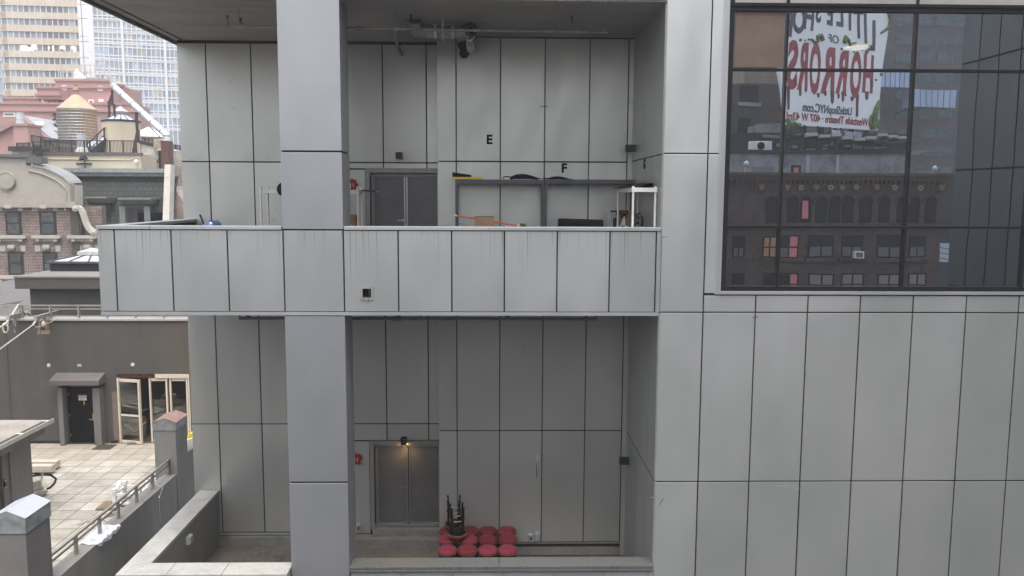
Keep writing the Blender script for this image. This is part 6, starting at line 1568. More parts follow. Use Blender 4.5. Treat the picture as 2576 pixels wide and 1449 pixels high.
m = mb(); q = s0.lerp(s1, .48); m.lathe([(rs * 1.01, -.06), (rs * 1.05, 0), (rs * 1.01, .06)], q, 18, axis=(s1 - s0).normalized()); m.lathe([(rs * 1.01, -.06), (rs * 1.05, 0), (rs * 1.01, .06)], s1, 18, axis=(s1 - s0).normalized()); m.build('band', M_steel, t_)
q = cp_(302, 1030, GYh + 1); m = mb(); m.lathe([(.6, -.8), (.75, -.2), (.75, .2), (.3, .5)], q, 12); one(m, 'dome_vent', M_white, 'small white dome vent on the grey gabled roof', 'vent', smooth=True)
q = cp_(345, 1032, GYh + 2); m = mb(); m.tube([cp_(345, 990, GYh + 2), q + V((.1, 0, -.2))], .16, 8); m.lathe([(.3, -.3), (.1, 0)], q, 8); one(m, 'vent_pipe', M_white, 'thin white vent pipe on the grey gabled roof', 'pipe')
q = cp_(455, 1060, GYh + 5); m = mb(); random.seed(2)
for k in range(160):
    u = random.random(); r = .55 * (1 - u) + .05; aa = random.random() * 6.28; c = V((q.x + r * math.cos(aa) * random.random(), q.y + r * math.sin(aa), q.z - 1.2 + u * 3.2)); s_ = .22
    d1 = V((random.uniform(-1, 1), random.uniform(-1, 1), random.uniform(-.6, .6))) * s_; d2 = V((random.uniform(-1, 1), random.uniform(-1, 1), random.uniform(-.6, .6))) * s_; m.add([c, c + d1, c + d1 + d2, c + d2], [(0, 1, 2, 3)])
cf = thing('roof_conifer', 'small dark conifer growing behind the grey roof', 'tree', q); m.build('crown', plain('conifer_green', (.05, .065, .04), .8), cf); m = mb(); m.tube([q + V((0, 0, -2)), q + V((0, 0, .8))], [.12, .05], 6); m.build('trunk', M_dark, cf)

# ================================================================== far towers
def tp(x, y): return x * .15868, y * .15868                            # third survey sheet
TY = 230.0
p0 = at(*tp(65, 1400), Y=TY); PL = Plane(p0, 4.6)
def wall_box(m, pl, u0, u1, d0, d1, z0, z1):
    o, d, n = pl.p, pl.d, pl.n; q = lambda u, e, z: o + d * u + n * e + V((0, 0, z))
    m.add([q(u0, d0, z0), q(u1, d0, z0), q(u1, d1, z0), q(u0, d1, z0), q(u0, d0, z1), q(u1, d0, z1), q(u1, d1, z1), q(u0, d1, z1)], [(0, 3, 2, 1), (4, 5, 6, 7), (0, 1, 5, 4), (1, 2, 6, 5), (2, 3, 7, 6), (3, 0, 4, 7)])
tan = thing('tan_office_tower', 'tan office tower with ribbon windows', 'building', p0)
uR, _ = PL.uz(*tp(1288, 200)); uL = PL.uz(*tp(0, 690))[0]
ys = [80, 285, 490, 695, 901, 1107, 1311, 1516, 1720, 1925, -125, -330]
u_at = PL.uz(*tp(100, 700))[0]
zs_ = []
for y in ys:
    zt1 = PL.uz(*tp(100, y))[1]; zb1 = PL.uz(*tp(100, y + 101))[1]; zs_.append((zt1, zb1))
zs_.sort()
m = mb(); prev = 0
for zt1, zb1 in zs_:
    wall_box(m, PL, uL, uR, 0, 30, prev, zb1); prev = zt1
wall_box(m, PL, uL, uR, 0, 30, prev, prev + 30); wall_box(m, PL, uL + .5, uR, .9, 29, 0, prev)
def tan_mat():
    t = NT('tan_concrete'); n = t.noise(t.pos((.09, .09, .05)), 1, 3, .6); n2 = t.noise(t.pos((1.6, 1.6, .25)), 1, 4)
    col = t.ramp(n2, [(.25, (.50, .41, .32)), (.7, (.61, .51, .40))]); t.set(Base_Color=col, Roughness=.8); return t.m
m.build('wall', tan_mat(), tan)
M_off = window_glass('office_glass', (.15, .165, .18), .08, .55, c2=(.30, .36, .38), p2=.84)
M_mull = plain('mullion_white', (.62, .62, .60), .5, bump=0)
du_ = PL.uz(*tp(190, 700))[0] - PL.uz(*tp(100, 700))[0]
random.seed(4)
for zi, (zt1, zb1) in enumerate(zs_):
    m = mb(); u = uL + .6
    while u < uR - .3:
        wall_box(m, PL, u + .06, min(u + du_ - .06, uR), .35, .5, zb1, zt1); u += du_
    f = m.build('ribbon_window', M_off, tan)
    m = mb(); u = uL + .6
    while u < uR: wall_box(m, PL, u - .12, u + .12, .2, .34, zb1, zt1); u += du_
    m.build('mullions', M_mull, f)
for zt1, zb1 in zs_:
    m = mb()
    for k in range(5): wall_box(m, PL, uL + .6, uL + 1.9, -.06, .0, zt1 + .35 + k * .28, zt1 + .44 + k * .28)
    m.build('louvre', plain('louvre_tan', (.36, .24, .16), .8), tan)
# lit ceiling lamps seen through one floor's windows
m = mb(); y4 = 695
for x0, x1, dy in ((325, 425, 45), (325, 500, 70), (375, 520, 95), (500, 585, 28), (515, 585, 52), (750, 772, 48), (822, 845, 38), (830, 850, 78), (955, 1022, 40), (1000, 1022, 56), (1128, 1180, 42), (1165, 1182, 85)):
    u0, z0 = PL.uz(*tp(x0, y4 + dy + x0 * .0135)); u1, _ = PL.uz(*tp(x1, y4 + dy)); wall_box(m, PL, u0, u1, .30, .34, z0 - .35, z0 + .35)
m.build('ceiling_lamps', glow('office_light', (1, .80, .42), 2.2), tan)
# pale concrete shaft
p1 = PL.p + PL.d * uR; sh_ = thing('concrete_shaft', 'white concrete shaft rising between the tan and glass towers', 'tower', (p1.x, p1.y, 0))
uS = PL.uz(*tp(1560, 400))[0]
m = mb(); zj = [0] + [PL.uz(*tp(1420, y))[1] for y in (1700, 1420, 1185, 945, 690, 610, 330, 108, -120)] + [PL.uz(*tp(1420, -500))[1]]
for i in range(len(zj) - 1): wall_box(m, PL, uR, uS - 1.6, -2.5, 30, zj[i] + .12, zj[i + 1])
m.build('shaft_panels', concrete('white_concrete', (.76, .75, .74), .12, .1), sh_)
m = mb(); wall_box(m, PL, uS - 1.6, uS, -3.2, 30, 0, zj[-1]); m.build('edge_pier', plain('pier_white', (.75, .74, .72), .6), sh_)
m = mb(); u_ = PL.uz(*tp(1345, 200))[0]; wall_box(m, PL, u_, u_ + .14, -2.6, -2.5, 0, zj[-1]); m.build('conduit', M_galv, sh_)
# glass tower
GY = 190.0
gp0 = at(*tp(1640, 1250), Y=GY); GP = Plane(gp0, 13)
gt = thing('glass_tower', 'pale glass curtain wall tower with a white frame grid', 'building', gp0)
g2 = lambda x, y: ((1440 + x) * 0 + (360 * .6389 + x * .15868), y * .15868)   # fourth sheet
uu0 = GP.uz(*g2(60, 700))[0]; uu1 = GP.uz(*g2(1330, 1100))[0]
rowsY = [(120, 262), (340, 450), (490, 625), (750, 885), (968, 1098), (1188, 1318), (1405, 1530), (1620, 1750), (1840, 1970), (-95, 40)]
uc = GP.uz(*g2(500, 700))[0]
def gz(y): return GP.uz(*g2(500, y))[1]
gridz = []
for y0, y1 in rowsY: gridz += [gz(y0), gz(y1), gz(y1 + 48), gz(y1 + 75)]
gridz = sorted(gridz)
du2 = GP.uz(*g2(575, 800))[0] - GP.uz(*g2(500, 800))[0]
us_ = []; u = GP.uz(*g2(500, 800))[0]
while u > uu0: u -= du2
while u < uu1 + du2: us_.append(u); u += du2
def curtain():
    t = NT('curtain_glass'); r = t.island(); n = t.noise(t.pos((.35, .35, .25)), 1, 4, .7)
    col = t.ramp(r, [(0, (.22, .26, .33)), (.35, (.29, .33, .40)), (.55, (.35, .34, .34)), (.75, (.38, .33, .29)), (.9, (.27, .31, .38)), (1, (.44, .44, .44))])
    for e in t.t.nodes:
        if e.type == 'VALTORGB': e.color_ramp.interpolation = 'CONSTANT'
    sw = t.ramp(n, [(.38, (.75, .78, .82)), (.5, (1, 1, 1)), (.62, (1.5, 1.5, 1.5))])
    t.set(Base_Color=t.mix(1, col, sw, 'MULTIPLY'), Roughness=.08, Specular_IOR_Level=.8); t.bump(t.noise(t.pos((.9, .9, .6)), 1, 2), .6, .3); return t.m
M_cur = curtain()
m = mb()
gridz = [gridz[0] - 60] + gridz + [gridz[-1] + 8, gridz[-1] + 16]
for i in range(len(us_) - 1):
    for j in range(len(gridz) - 1): wall_box(m, GP, us_[i] + .05, us_[i + 1] - .05, .12, .2, gridz[j] + .05, gridz[j + 1] - .05)
m.build('glass', M_cur, gt)
m = mb()
for i, u in enumerate(us_):
    big = .55 if (i - us_.index(min(us_, key=lambda q: abs(q - uc)))) % 9 == 0 else .18
    wall_box(m, GP, u - big / 2, u + big / 2, -.05 - (big > .3) * .2, .18, 0, gridz[-1])
for z in gridz[1:]: wall_box(m, GP, us_[0], us_[-1], 0, .17, z - .13, z + .13)
m.build('frame_grid', plain('grid_white', (.64, .65, .66), .5, bump=0), gt)
m = mb(); wall_box(m, GP, us_[0], us_[-1], .25, 25, 0, gridz[-1]); m.build('core', plain('core_grey', (.4, .42, .45), .8), gt)
m = mb(); z0, z1 = gz(550), gz(503); i0 = min(range(len(us_)), key=lambda i: abs(us_[i] - GP.uz(*g2(270, 600))[0]))
for i in range(i0, len(us_) - 1):
    for k in range(6): wall_box(m, GP, us_[i] + .25, us_[i + 1] - .25, .02, .11, z0 + (z1 - z0) * k / 6, z0 + (z1 - z0) * (k + .5) / 6)
m.build('vent_louvres', plain('louvre_stone', (.50, .47, .44), .7), gt)
# blue grey tower at the very edge
p0 = at(13, 130, Y=262); m = mb(); m.box(p0.x - 40, p0.x - 1.0, 262, 300, 0, 150); bt = thing('blue_tower', 'pale blue glass tower just showing at the left edge', 'building', (p0.x, 262, 0)); m.build('wall', window_glass('blue_far_glass', (.30, .38, .45), .2), bt)
m = mb()
for k in range(30): m.box(p0.x - 40, p0.x - .8, 261.7, 261.98, 5 + k * 5, 5.6 + k * 5)
m.build('bands', plain('band_pale', (.5, .52, .54), .6), bt)
# ================================================================== the street behind the camera, seen mirrored in the big window
YG = 17.05
def mir(x, y, Yv, sheet=1):
    """point behind the camera whose image in the glass lies on this sight line; survey sheets 5 (upper) and 6 (lower)"""
    p = at(1776.1 + x * .3105, y * .3105 + (357.8 if sheet == 2 else 0), Y=Yv)
    return V((p.x, 2 * YG - Yv, p.z))
BV = 58.0; BYr = 2 * YG - BV
M_rb = brickwork('dark_brick', (.085, .050, .036), (.060, .037, .028), (.09, .07, .055), .26, .085, .014, .6)
M_ochre = plain('ochre_terracotta', (.26, .14, .07), .8)
M_rwd = window_glass('shaded_glass', (.012, .013, .015), .08, .5, spec=.3, c2=(.13, .12, .13), p2=.75)
M_pink = plain('pink_blind', (.62, .20, .22), .7, bump=0)
M_orb = plain('orange_curtain', (.42, .22, .12), .8)
ab = thing('arched_brick_building', 'dark brick building with arched top windows reflected in the big window', 'building', (27, BYr, 0))
zc = mir(1000, 250, BV, 2).z; xl, xr = mir(60, 700, BV, 2).x, mir(1905, 700, BV, 2).x
m = mb(); m.box(xl - 6, xr, BYr - 12, BYr, 0, zc - .5); m.build('wall', M_rb, ab)
m = mb(); m.box(xl - 6, xr + .5, BYr - 12, BYr + .75, zc - .18, zc); m.box(xl - 6, xr + .3, BYr, BYr + .45, zc - .5, zc - .181)
cn = m.build('cornice', plain('cornice_brown', (.09, .055, .036), .8), ab)
m = mb(); x = xl - 2
while x < xr: m.box(x, x + .16, BYr + .001, BYr + .35, zc - .75, zc - .501); x += .34
m.build('dentils', M_rb, cn)
for i, x in enumerate((440, 655, 765, 885, 1000, 1100, 1215, 1370, 1525, 1740, 1905)):
    q = mir(x, 366, BV, 2); r = .40 if x in (440, 655, 885, 1370, 1905) else .28
    m = mb(); m.lathe([(r, 0), (r, .12), (r * .8, .14), (r * .75, .05), (.02, .05)], (q.x, BYr, q.z), 22, axis=(0, 1, 0)); md_ = m.build('medallion', M_rb, ab, smooth=True)
    m = mb()
    if r > .35: m.prism([(q.x - r * .5, BYr + .16, q.z + r * .45), (q.x + r * .5, BYr + .16, q.z + r * .45), (q.x + r * .45, BYr + .16, q.z - r * .1), (q.x, BYr + .16, q.z - r * .6), (q.x - r * .45, BYr + .16, q.z - r * .1)], (0, .06, 0)); m.build('shield', M_ochre, md_)
    else:
        for k in range(5): a_ = k * 1.257; m.lathe([(.02, 0), (.09, .03), (.02, .08)], (q.x + .13 * math.cos(a_), BYr + .12, q.z + .13 * math.sin(a_)), 8, axis=(0, 1, 0))
        m.build('rosette', concrete('rosette_stone', (.34, .29, .22), 3, .3), md_)
for i, x in enumerate((530, 700, 805, 930, 1040, 1150, 1290, 1440, 1590, 1690, 1825)):
    q = mir(x, 540, BV, 2); w_ = .42; zt2 = mir(x, 484, BV, 2).z; zb2 = mir(x, 655, BV, 2).z
    pts = [(q.x - w_, zb2), (q.x + w_, zb2)] + [(q.x + w_ * math.cos(k * math.pi / 10), zt2 + w_ * math.sin(k * math.pi / 10)) for k in range(11)]
    m = mb(); m.prism([(a_, BYr + .004, b_) for a_, b_ in pts], (0, .012, 0)); f = m.build('arched_window', plain('recess_dark', (.008, .007, .007), .9), ab)
    m = mb(); m.box(q.x - w_ * .55, q.x + w_ * .45, BYr + .02, BYr + .04, zb2 + .3, zt2 + .1); m.build('pane', M_pink if x == 805 else M_rwd, f)
    m = mb(); ring = []
    for k in range(11):
        c_, s_ = math.cos(k * math.pi / 10), math.sin(k * math.pi / 10); m.bar((q.x + (w_ + .08) * c_, BYr + .001, zt2 + (w_ + .08) * s_), (q.x + (w_ + .08) * c_, BYr + .10, zt2 + (w_ + .08) * s_), .13, .13)
    m.build('arch_ring', M_rb, f)
m = mb(); z = mir(1000, 658, BV, 2).z; m.box(xl - 6, xr + .1, BYr, BYr + .3, z - .25, z); m.build('sill_course', M_rb, ab)
for row, (y0, y1) in enumerate(((755, 938), (1062, 1240))):
    for x0, x1, kind in ((212, 310, 'd'), (462, 578, 'o'), (600, 750, 'p'), (835, 1025, 'd'), (1095, 1270, 'd'), (1385, 1570, 'l'), (1645, 1780, 'd')):
        a_, b_ = mir(x0, y0, BV, 2), mir(x1, y1, BV, 2)
        m = mb(); m.box(a_.x, b_.x, BYr + .002, BYr + .03, b_.z, a_.z); f = m.build('window', MATS['recess_dark'], ab)
        xm_ = (a_.x + b_.x) / 2; zm_ = (a_.z + b_.z) / 2
        for s0_, s1_, k2 in ((a_.x + .12, xm_ - .06, 0), (xm_ + .06, b_.x - .12, 1)):
            mat_ = M_rwd
            if kind == 'o' and row == 0: mat_ = M_orb
            if kind == 'p' and k2: mat_ = M_pink
            if kind == 'l' and row == 1 or (kind == 'd' and row == 1 and x0 > 800): mat_ = plain('pale_blind', (.22, .19, .17), .8)
            m = mb(); m.box(s0_, s1_, BYr + .031, BYr + .045, zm_ + .05, a_.z - .1); m.box(s0_, s1_, BYr + .031, BYr + .045, b_.z + .1, zm_ - .05); m.build('pane', mat_, f)
        m = mb(); m.box(a_.x - .2, b_.x + .2, BYr, BYr + .25, b_.z - .25, b_.z); m.build('sill', M_rb, f)
q = mir(1222, 912, BV, 2)
ac = thing('window_air_conditioner', 'white window air conditioner on the reflected brick wall', 'air conditioner', (q.x, BYr, q.z))
m = mb(); m.box(q.x - .36, q.x + .34, BYr + .05, BYr + .5, q.z - .24, q.z + .24); m.build('case', M_white, ac, bevel=.02)
m = mb(); m.box(q.x - .26, q.x + .24, BYr + .501, BYr + .51, q.z - .17, q.z + .17); m.build('grille', plain('grille_grey', (.12, .12, .12), .6), ac)
# set back rendered wall with lights
CV = 62.0; CYr = 2 * YG - CV
M_mott = concrete('mottled_render', (.26, .26, .28), 1.2, .8)
z1_ = mir(900, 1240, CV).z; pr_ = thing('rendered_penthouse', 'mottled grey rendered penthouse reflected above the brick cornice', 'building', (27, CYr, zc))
x0_, x1_ = mir(150, 1300, CV).x, mir(1640, 1300, CV).x
m = mb(); m.box(x0_ - 4, x1_, CYr - 8, CYr, zc - 1, z1_); m.build('wall', M_mott, pr_)
m = mb(); m.box(x0_ - 4, x1_ + .1, CYr - 8, CYr + .25, z1_, z1_ + .25); m.build('coping', M_dark, pr_)
m = mb()
for x in (820, 1058): q = mir(x, 1320, CV); m.box(q.x - .1, q.x + .1, CYr + .001, CYr + .2, zc, z1_ - .1)
m.build('downpipe', plain('pipe_pale', (.4, .4, .42), .5), pr_)
a_, b_ = mir(690, 1338, CV), mir(768, 1420, CV); m = mb(); m.box(a_.x, b_.x, CYr + .002, CYr + .05, b_.z - .4, a_.z); f = m.build('window', M_dark, pr_); m = mb(); m.box(a_.x + .2, b_.x - .2, CYr + .06, CYr + .08, b_.z - .4, a_.z - .2); m.build('blind', M_pink, f)
m = mb(); a_, b_ = mir(370, 1350, CV), mir(545, 1410, CV); m.box(a_.x, b_.x, CYr + .002, CYr + .06, b_.z, a_.z); m.build('shutter', plain('shutter_blue', (.16, .18, .20), .6), pr_)
for x, y, lb in ((1855, 1370, 'white ball floodlight reflected above the right end of the cornice'), (325, 1328, 'white floodlight reflected at the left of the rendered wall')):
    q = mir(x, y, BV + 2); m = mb(); m.lathe([(.06, -.18), (.19, -.06), (.21, .06), (.12, .18), (.02, .2)], q, 16, axis=(.3, 1, .2)); m.tube([q, V((q.x - .1, q.y, zc))], .05, 6); one(m, 'floodlight', plain('flood_grey', (.40, .40, .40), .4), lb, 'floodlight', smooth=True)
q = mir(445, 1180, CV + 3); ac = thing('condenser_unit', 'white condenser unit with a round fan grille reflected on the roof', 'air conditioner', q)
m = mb(); m.box(q.x - .85, q.x + .85, q.y - .6, q.y, q.z - .34, q.z + .34); m.build('case', M_white, ac, bevel=.03)
m = mb(); m.lathe([(.28, 0), (.28, .03), (.24, .03), (.24, .0)], (q.x, q.y, q.z), 24, axis=(0, 1, 0)); m.lathe([(.01, .005), (.23, .005)], (q.x, q.y, q.z), 24, axis=(0, 1, 0)); m.build('fan_grille', MATS['grille_grey'], ac)
m = mb()
for s_ in (-.5, .5): m.box(q.x + s_ - .12, q.x + s_ + .12, q.y - .5, q.y - .1, z1_, q.z - .34)
m.build('feet', M_galv, ac)
# dark brown building at the left of the reflection
DV = 78.0; DYr = 2 * YG - DV
db = thing('dark_brown_building', 'dark brown brick building reflected at the left of the big window', 'building', (20, DYr, 0))
a_, b_ = mir(40, 680, DV), mir(800, 680, DV)
m = mb(); m.box(a_.x - 14, b_.x, DYr - 10, DYr, 0, a_.z); m.build('wall', brickwork('sooty_brick', (.07, .054, .044), (.052, .04, .034), (.065, .058, .05), .3, .1, .015, .5), db)
m = mb(); c_ = mir(365, 600, DV - 1); m.box(c_.x, b_.x, DYr - 9, DYr - 1, a_.z, mir(365, 470, DV).z); m.build('tan_upper_wall', brickwork('tan_brick', (.26, .21, .145), (.22, .175, .12), (.18, .15, .115), .3, .1, .016, .4), db)
for x0, x1, y0, y1 in ((262, 352, 955, 1100), (280, 420, 700, 835)):
    p, r_ = mir(x0, y0, DV), mir(x1, y1, DV); m = mb(); m.box(p.x, r_.x, DYr + .002, DYr + .05, r_.z, p.z); f = m.build('window', MATS['recess_dark'], db)
    m = mb(); m.box(p.x - .2, r_.x + .2, DYr, DYr + .3, r_.z - .3, r_.z); m.build('sill', M_mott, f)
p, r_ = mir(425, 1005, DV - 4), mir(600, 1180, DV - 4); m = mb(); m.box(p.x, r_.x, 2 * YG - DV + .5, 2 * YG - DV + 4, z1_, p.z); m.build('shed_wall', M_mott, db)
# billboard
PB = Plane((at(1776.1 + 640 * .3105, 1010 * .3105, Y=64).x, 64.0), 34.1)
def bz(x, y): return PB.uz(1776.1 + x * .3105, y * .3105)
def bw(u, z, off=0.0):
    """board coordinates (u along the mirrored image, z up) to the real place; off stands it off the face towards the window"""
    p = PB.p + PB.d * u - PB.n * off
    return V((p.x, 2 * YG - p.y, z))
Lb = bz(1432, 560)[0]; zb0 = bz(650, 1012)[1]; zt0 = bz(1490, 84)[1]
bbd = thing('billboard', 'white theatre billboard with dripping dark red letters, reflected in the big window', 'billboard', bw(Lb / 2, zb0))
def bslab(m, pts, o0, o1):
    A_ = [bw(u, z, o0) for u, z in pts]; B_ = [bw(u, z, o1) for u, z in pts]; n = len(pts)
    m.add(A_ + B_, [tuple(range(n)), tuple(range(n, 2 * n))] + [(i, (i + 1) % n, n + (i + 1) % n, n + i) for i in range(n)])
m = mb(); bslab(m, [bz(*q) for q in ((650, 1012), (1384, 1062), (1398, 940), (1428, 640), (1458, 380), (1492, 84), (1492, -40), (600, -120), (612, 60), (640, 240), (607, 450), (598, 590), (630, 760))], -.3, 0); m.build('face', plain('vinyl_white', (.88, .88, .88), .6, var=.03, scale=.4, bump=0), bbd)
M_bk = plain('print_charcoal', (.05, .06, .07), .6, bump=0); M_br = plain('print_red', (.30, .035, .04), .6, bump=0); M_brd = plain('print_dark_red', (.10, .025, .03), .6, bump=0); M_bg = plain('print_green', (.10, .17, .045), .6, var=.6, scale=3, bump=0); M_bt = plain('print_teal', (.05, .10, .12), .6, bump=0)
xa = (bw(0, 0) - bw(1, 0)).normalized(); za_ = (bw(0, 0, 1) - bw(0, 0, 0)).normalized()
def btext(s, x, y, h, mat, wpx=None, rot=0.0, bold=.02, sx=1.0):
    u, z = bz(x, y); hz_ = abs(bz(x, y - h / 2)[1] - bz(x, y + h / 2)[1]); size = hz_ / .70
    p = bw(u, z, .03)
    M = Matrix(((xa.x, 0, za_.x, p.x), (xa.y, 0, za_.y, p.y), (0, 1, 0, p.z), (0, 0, 0, 1))) @ Matrix.Rotation(rot, 4, 'Z')
    if wpx:
        c = bpy.data.curves.new('measure', 'FONT'); c.body = s; c.size = size; o = bpy.data.objects.new('measure', c); COL.objects.link(o); bpy.context.view_layer.update(); wd = o.dimensions.x; bpy.data.objects.remove(o)
        sx = abs(bz(x - wpx / 2, y)[0] - bz(x + wpx / 2, y)[0]) / wd
    return text(s, size, mat, 'lettering', M, bbd, .012, bold * size, sx=sx)
for ch, x, yb_, h, rot in (('L', 1345, 418, 235, -.10), ('I', 1292, 352, 225, -.10), ('T', 1232, 312, 220, -.08), ('T', 1165, 254, 190, -.06), ('L', 1090, 224, 180, -.03), ('E', 1008, 216, 180, 0), ('S', 905, 196, 170, .02), ('H', 826, 252, 190, .05), ('O', 748, 276, 200, .08), ('P', 672, 300, 200, .1)):
    btext(ch, x, yb_ - h / 2, h, M_bk, rot=rot, bold=.03, sx=.74)
btext('OF', 1032, 320, 62, M_bt, wpx=82, bold=.01)
for ch, x, y0, y1, wp in (('H', 1312, 470, 760, 78), ('O', 1208, 450, 795, 78), ('R', 1100, 435, 770, 78), ('R', 992, 415, 775, 84), ('O', 880, 388, 775, 80), ('R', 786, 376, 745, 66), ('S', 700, 362, 735, 66)):
    btext(ch, x, (y0 + y1) / 2, y1 - y0, M_br, wpx=wp, bold=.035)
m = mb()
for x, y0, y1, r in ((1340, 640, 700, 12), (1300, 740, 800, 14), (1222, 760, 945, 11), (1180, 780, 810, 12), (1105, 740, 812, 12), (1065, 760, 790, 10), (1012, 740, 825, 14), (960, 740, 770, 10), (905, 760, 785, 12), (800, 730, 745, 9), (756, 700, 775, 9), (668, 700, 880, 12), (720, 640, 700, 9)):
    u0, z0 = bz(x + r, y0); u1, z1 = bz(x - r, y1); pts = [(bz(x + r, y0)), (bz(x - r, y0)), (bz(x - r * .7, y1)), (bz(x, y1 + r * .9)), (bz(x + r * .7, y1))]; bslab(m, pts, .02, .05)
for x, y, r in ((760, 322, 11), (1090, 395, 9), (1298, 420, 16), (1190, 420, 7), (722, 340, 6), (798, 326, 6), (1345, 692, 10), (1380, 645, 9), (1425, 600, 10), (1128, 768, 8), (1265, 408, 5)):
    bslab(m, [bz(x + r * math.cos(k * .785), y + r * 1.2 * math.sin(k * .785)) for k in range(8)], .02, .05)
m.build('drips', M_brd, bbd)
btext('LittleShopNYC.com', 984, 888, 68, M_bt, wpx=400, bold=.02)
btext('Westside Theatre · 407 W 43rd St', 968, 968, 62, M_br, wpx=715, bold=.02)
def vine(pts, r):
    P = []
    for i in range(len(pts) - 1):
        for k in range(4): t_ = k / 4; P.append((pts[i][0] * (1 - t_) + pts[i + 1][0] * t_, pts[i][1] * (1 - t_) + pts[i + 1][1] * t_))
    P.append(pts[-1]); mm.tube([bw(*bz(x, y), .05) for x, y in P], [r * (1 - .75 * i / len(P)) for i in range(len(P))], 6)
mm = mb()
vine([(1470, 95), (1485, 160), (1470, 220), (1425, 250), (1410, 262)], .22); vine([(640, 90), (660, 130), (668, 165)], .3); vine([(600, 60), (650, 95), (690, 60), (720, 0)], .3)
vine([(940, 330), (925, 290), (895, 300), (900, 340), (870, 345), (850, 320), (820, 318)], .2); vine([(1110, 345), (1120, 300), (1150, 325), (1155, 360), (1180, 345), (1205, 340)], .2)
vine([(1350, 1050), (1350, 960), (1375, 880), (1405, 815)], .5); vine([(1335, 1040), (1320, 1000), (1330, 950), (1345, 930)], .2); vine([(650, 1008), (690, 996), (720, 1008)], .45); vine([(735, 1020), (745, 1006), (765, 1012)], .15)
mm.build('printed_vines', M_bg, bbd, smooth=True)
# posts, catwalk, lamps and the operator's sign
for k in range(6): m = mb(); u = Lb * (k + .5) / 6; p = bw(u, 0, -.6); m.box(p.x - .15, p.x + .15, p.y - .15, p.y + .15, z1_ - 1, zt0 - .5); m.build('post', M_dark, bbd)
m = mb(); zc_ = bz(1000, 1130)[1]; bslab(m, [(-1, zc_ - .15), (Lb + 3, zc_ - .15), (Lb + 3, zc_), (-1, zc_)], .4, 1.4)
for k in range(9): bslab(m, [(Lb * k / 8, zc_ - 2.4), (Lb * k / 8 + .08, zc_ - 2.4), (Lb * k / 8 + .08, zb0), (Lb * k / 8, zb0)], .5, .6)
m.build('catwalk', M_dark, bbd)
m = mb()
for k in range(9):
    p = bw(.6 + (Lb - .3) * k / 8, zc_ + random.uniform(-.2, .35), 1.9); m.box(p.x - .4, p.x + .4, p.y - .2, p.y + .2, p.z, p.z + .22); m.bar(p, bw(.6 + (Lb - .3) * k / 8, zc_ - .1, .9), .05, .05)
m.build('lamps', plain('lamp_pale', (.45, .44, .42), .5), bbd)
sgn = thing('operator_sign', 'small purple billboard operator sign under the white billboard', 'sign', bw(Lb / 2, zb0 - .6))
M_pur = plain('purple_print', (.10, .075, .24), .6, bump=0)
m = mb(); bslab(m, [bz(1062, 1068), bz(1222, 1078), bz(1212, 1126), bz(1050, 1112)], .5, .55); m.build('plate', M_pur, sgn)
m = mb(); bslab(m, [bz(940, 1054), bz(1050, 1064), bz(1040, 1112), bz(952, 1100)], .5, .55); m.build('plate', M_pur, sgn)
_b = bbd; bbd = sgn
def stext(s, x, y, h, wpx):
    o = btext(s, x, y, h, M_white, wpx=wpx, bold=.012); o.location += za_ * .55
stext('OUTFRONT', 1137, 1097, 34, 132); stext('PRIME', 999, 1082, 34, 78)
bbd = _b
# dark roof structure under the billboard
RV = 70.0
m = mb(); p, r_ = mir(560, 1060, RV), mir(1660, 1060, RV); m.box(p.x - 8, r_.x, 2 * YG - RV - 5, 2 * YG - RV, z1_ - 1, p.z - .2); rh = thing('dark_roof_house', 'black roof structure under the reflected billboard', 'building', (28, -37, zc)); m.build('wall', M_dark, rh)
m = mb(); random.seed(8)
for k in range(26):
    x = random.uniform(p.x - 2, r_.x); z = random.uniform(z1_ + .3, p.z - .4); ln = random.uniform(.6, 3); m.bar((x, 2 * YG - RV + .2, z), (x + ln, 2 * YG - RV + .3, z + random.uniform(-.2, .4)), .08, random.uniform(.05, .25))
m.build('pipes', plain('pipes_grey', (.22, .23, .22), .6), rh)
# dark blank flank between the brick corner and the wing, with one bright pane
SV = 61.0
m = mb(); p = mir(1880, 300, SV, 2); m.box(p.x, p.x + 14, 2 * YG - SV - 8, 2 * YG - SV, 0, mir(1950, 255, SV, 2).z)
fk = thing('dark_flank_building', 'dark green grey blank walled building reflected right of the brick corner', 'building', (p.x + 4, 2 * YG - SV, 0)); m.build('wall', concrete('green_grey_render', (.055, .062, .06), .8, .3), fk)
a_, b_ = mir(1836, 815, SV - .1, 2), mir(1912, 975, SV - .1, 2)
a_, b_ = V((max(a_.x, p.x + .05), a_.y, a_.z)), V((max(b_.x, p.x + 1.6), b_.y, b_.z))
m = mb(); m.box(a_.x, b_.x, 2 * YG - SV + .002, 2 * YG - SV + .05, b_.z, a_.z); wn = m.build('window', window_glass('sky_glass', (.52, .60, .68), .1), fk)  # bright sky reflection painted into the pane colour
m = mb()
for k in range(3): m.bar((a_.x, 2 * YG - SV + .06, a_.z - (a_.z - b_.z) * (.2 + k * .28)), (b_.x, 2 * YG - SV + .06, a_.z - (a_.z - b_.z) * (.35 + k * .28)), .06, .05)
m.build('bars', M_dark, wn)
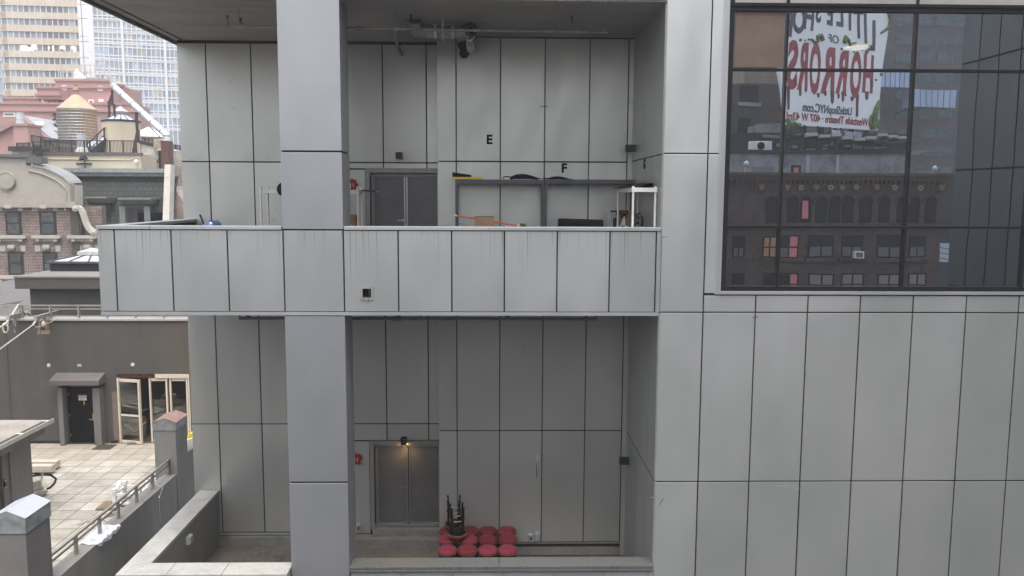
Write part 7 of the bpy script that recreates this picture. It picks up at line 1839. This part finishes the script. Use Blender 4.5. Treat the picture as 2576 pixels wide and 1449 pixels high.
# stone and glass tower behind
EV = 112.0; EYr = 2 * YG - EV
et = thing('granite_tower', 'grey brown granite tower with grid windows reflected at upper right', 'tower', (48, EYr, 0))
x0_, x1_ = mir(560, 400, EV).x, mir(2900, 400, EV).x
M_gran = concrete('granite', (.125, .112, .11), .3, .25)
m = mb(); m.box(x0_ - 10, x1_, EYr - 20, EYr, 0, 90); m.build('wall', M_gran, et)
xs_ = [1350, 1525, 1700, 1850, 1985]; k = 0
M_tw = window_glass('tower_glass', (.07, .10, .115), .05, .8, wav=.8, c2=(.50, .50, .42), p2=.72)  # yellowish paler panes: reflected brightness put into the glass colour
for yy in range(-60, 2600, 152):
    for x in (620, 800, 980, 1160, 1340, 1540, 1720, 1870, 2010, 2150):
        if x < 1340 and yy > 60: continue
        p, r_ = mir(x, yy + 40, EV), mir(x + 112, yy + 120, EV); m = mb(); m.box(p.x, r_.x, EYr + .01, EYr + .06, r_.z, p.z)
        f = m.build('window', M_tw, et); k += 1
m = mb()
for y0, y1, a0_, a1_ in ((578, 705, 1420, 1690), (715, 862, 1688, 2030)):
    p, r_ = mir(a0_, y0, EV - 6), mir(a1_, y1, EV - 6)
    n_ = 7
    for i in range(n_): m.box(p.x + (r_.x - p.x) * i / n_ + .06, p.x + (r_.x - p.x) * (i + 1) / n_ - .06, EYr + 3, EYr + 6, r_.z, p.z - (r_.z - p.z) * 0)
m.build('sky_reflection_band', window_glass('sky_blue_glass', (.42, .52, .70), .15, .12), et)  # blue bands: mirrored sky painted as the colour of the glass

# ================================================================== the hazy air of the day
m = mb(); m.box(-400, 400, -300, 500, -1.5, 152)
hz_m = bpy.data.materials.new('haze'); hz_m.use_nodes = True
ht_ = hz_m.node_tree; ht_.nodes.clear()
pv = ht_.nodes.new('ShaderNodeVolumePrincipled'); pv.inputs['Color'].default_value = (0.97, 0.97, 1.0, 1); pv.inputs['Density'].default_value = 0.0012
pv.inputs['Anisotropy'].default_value = 0.2
ho_ = ht_.nodes.new('ShaderNodeOutputMaterial'); ht_.links.new(pv.outputs[0], ho_.inputs['Volume'])
tag(m.build('haze', hz_m), kind='stuff')
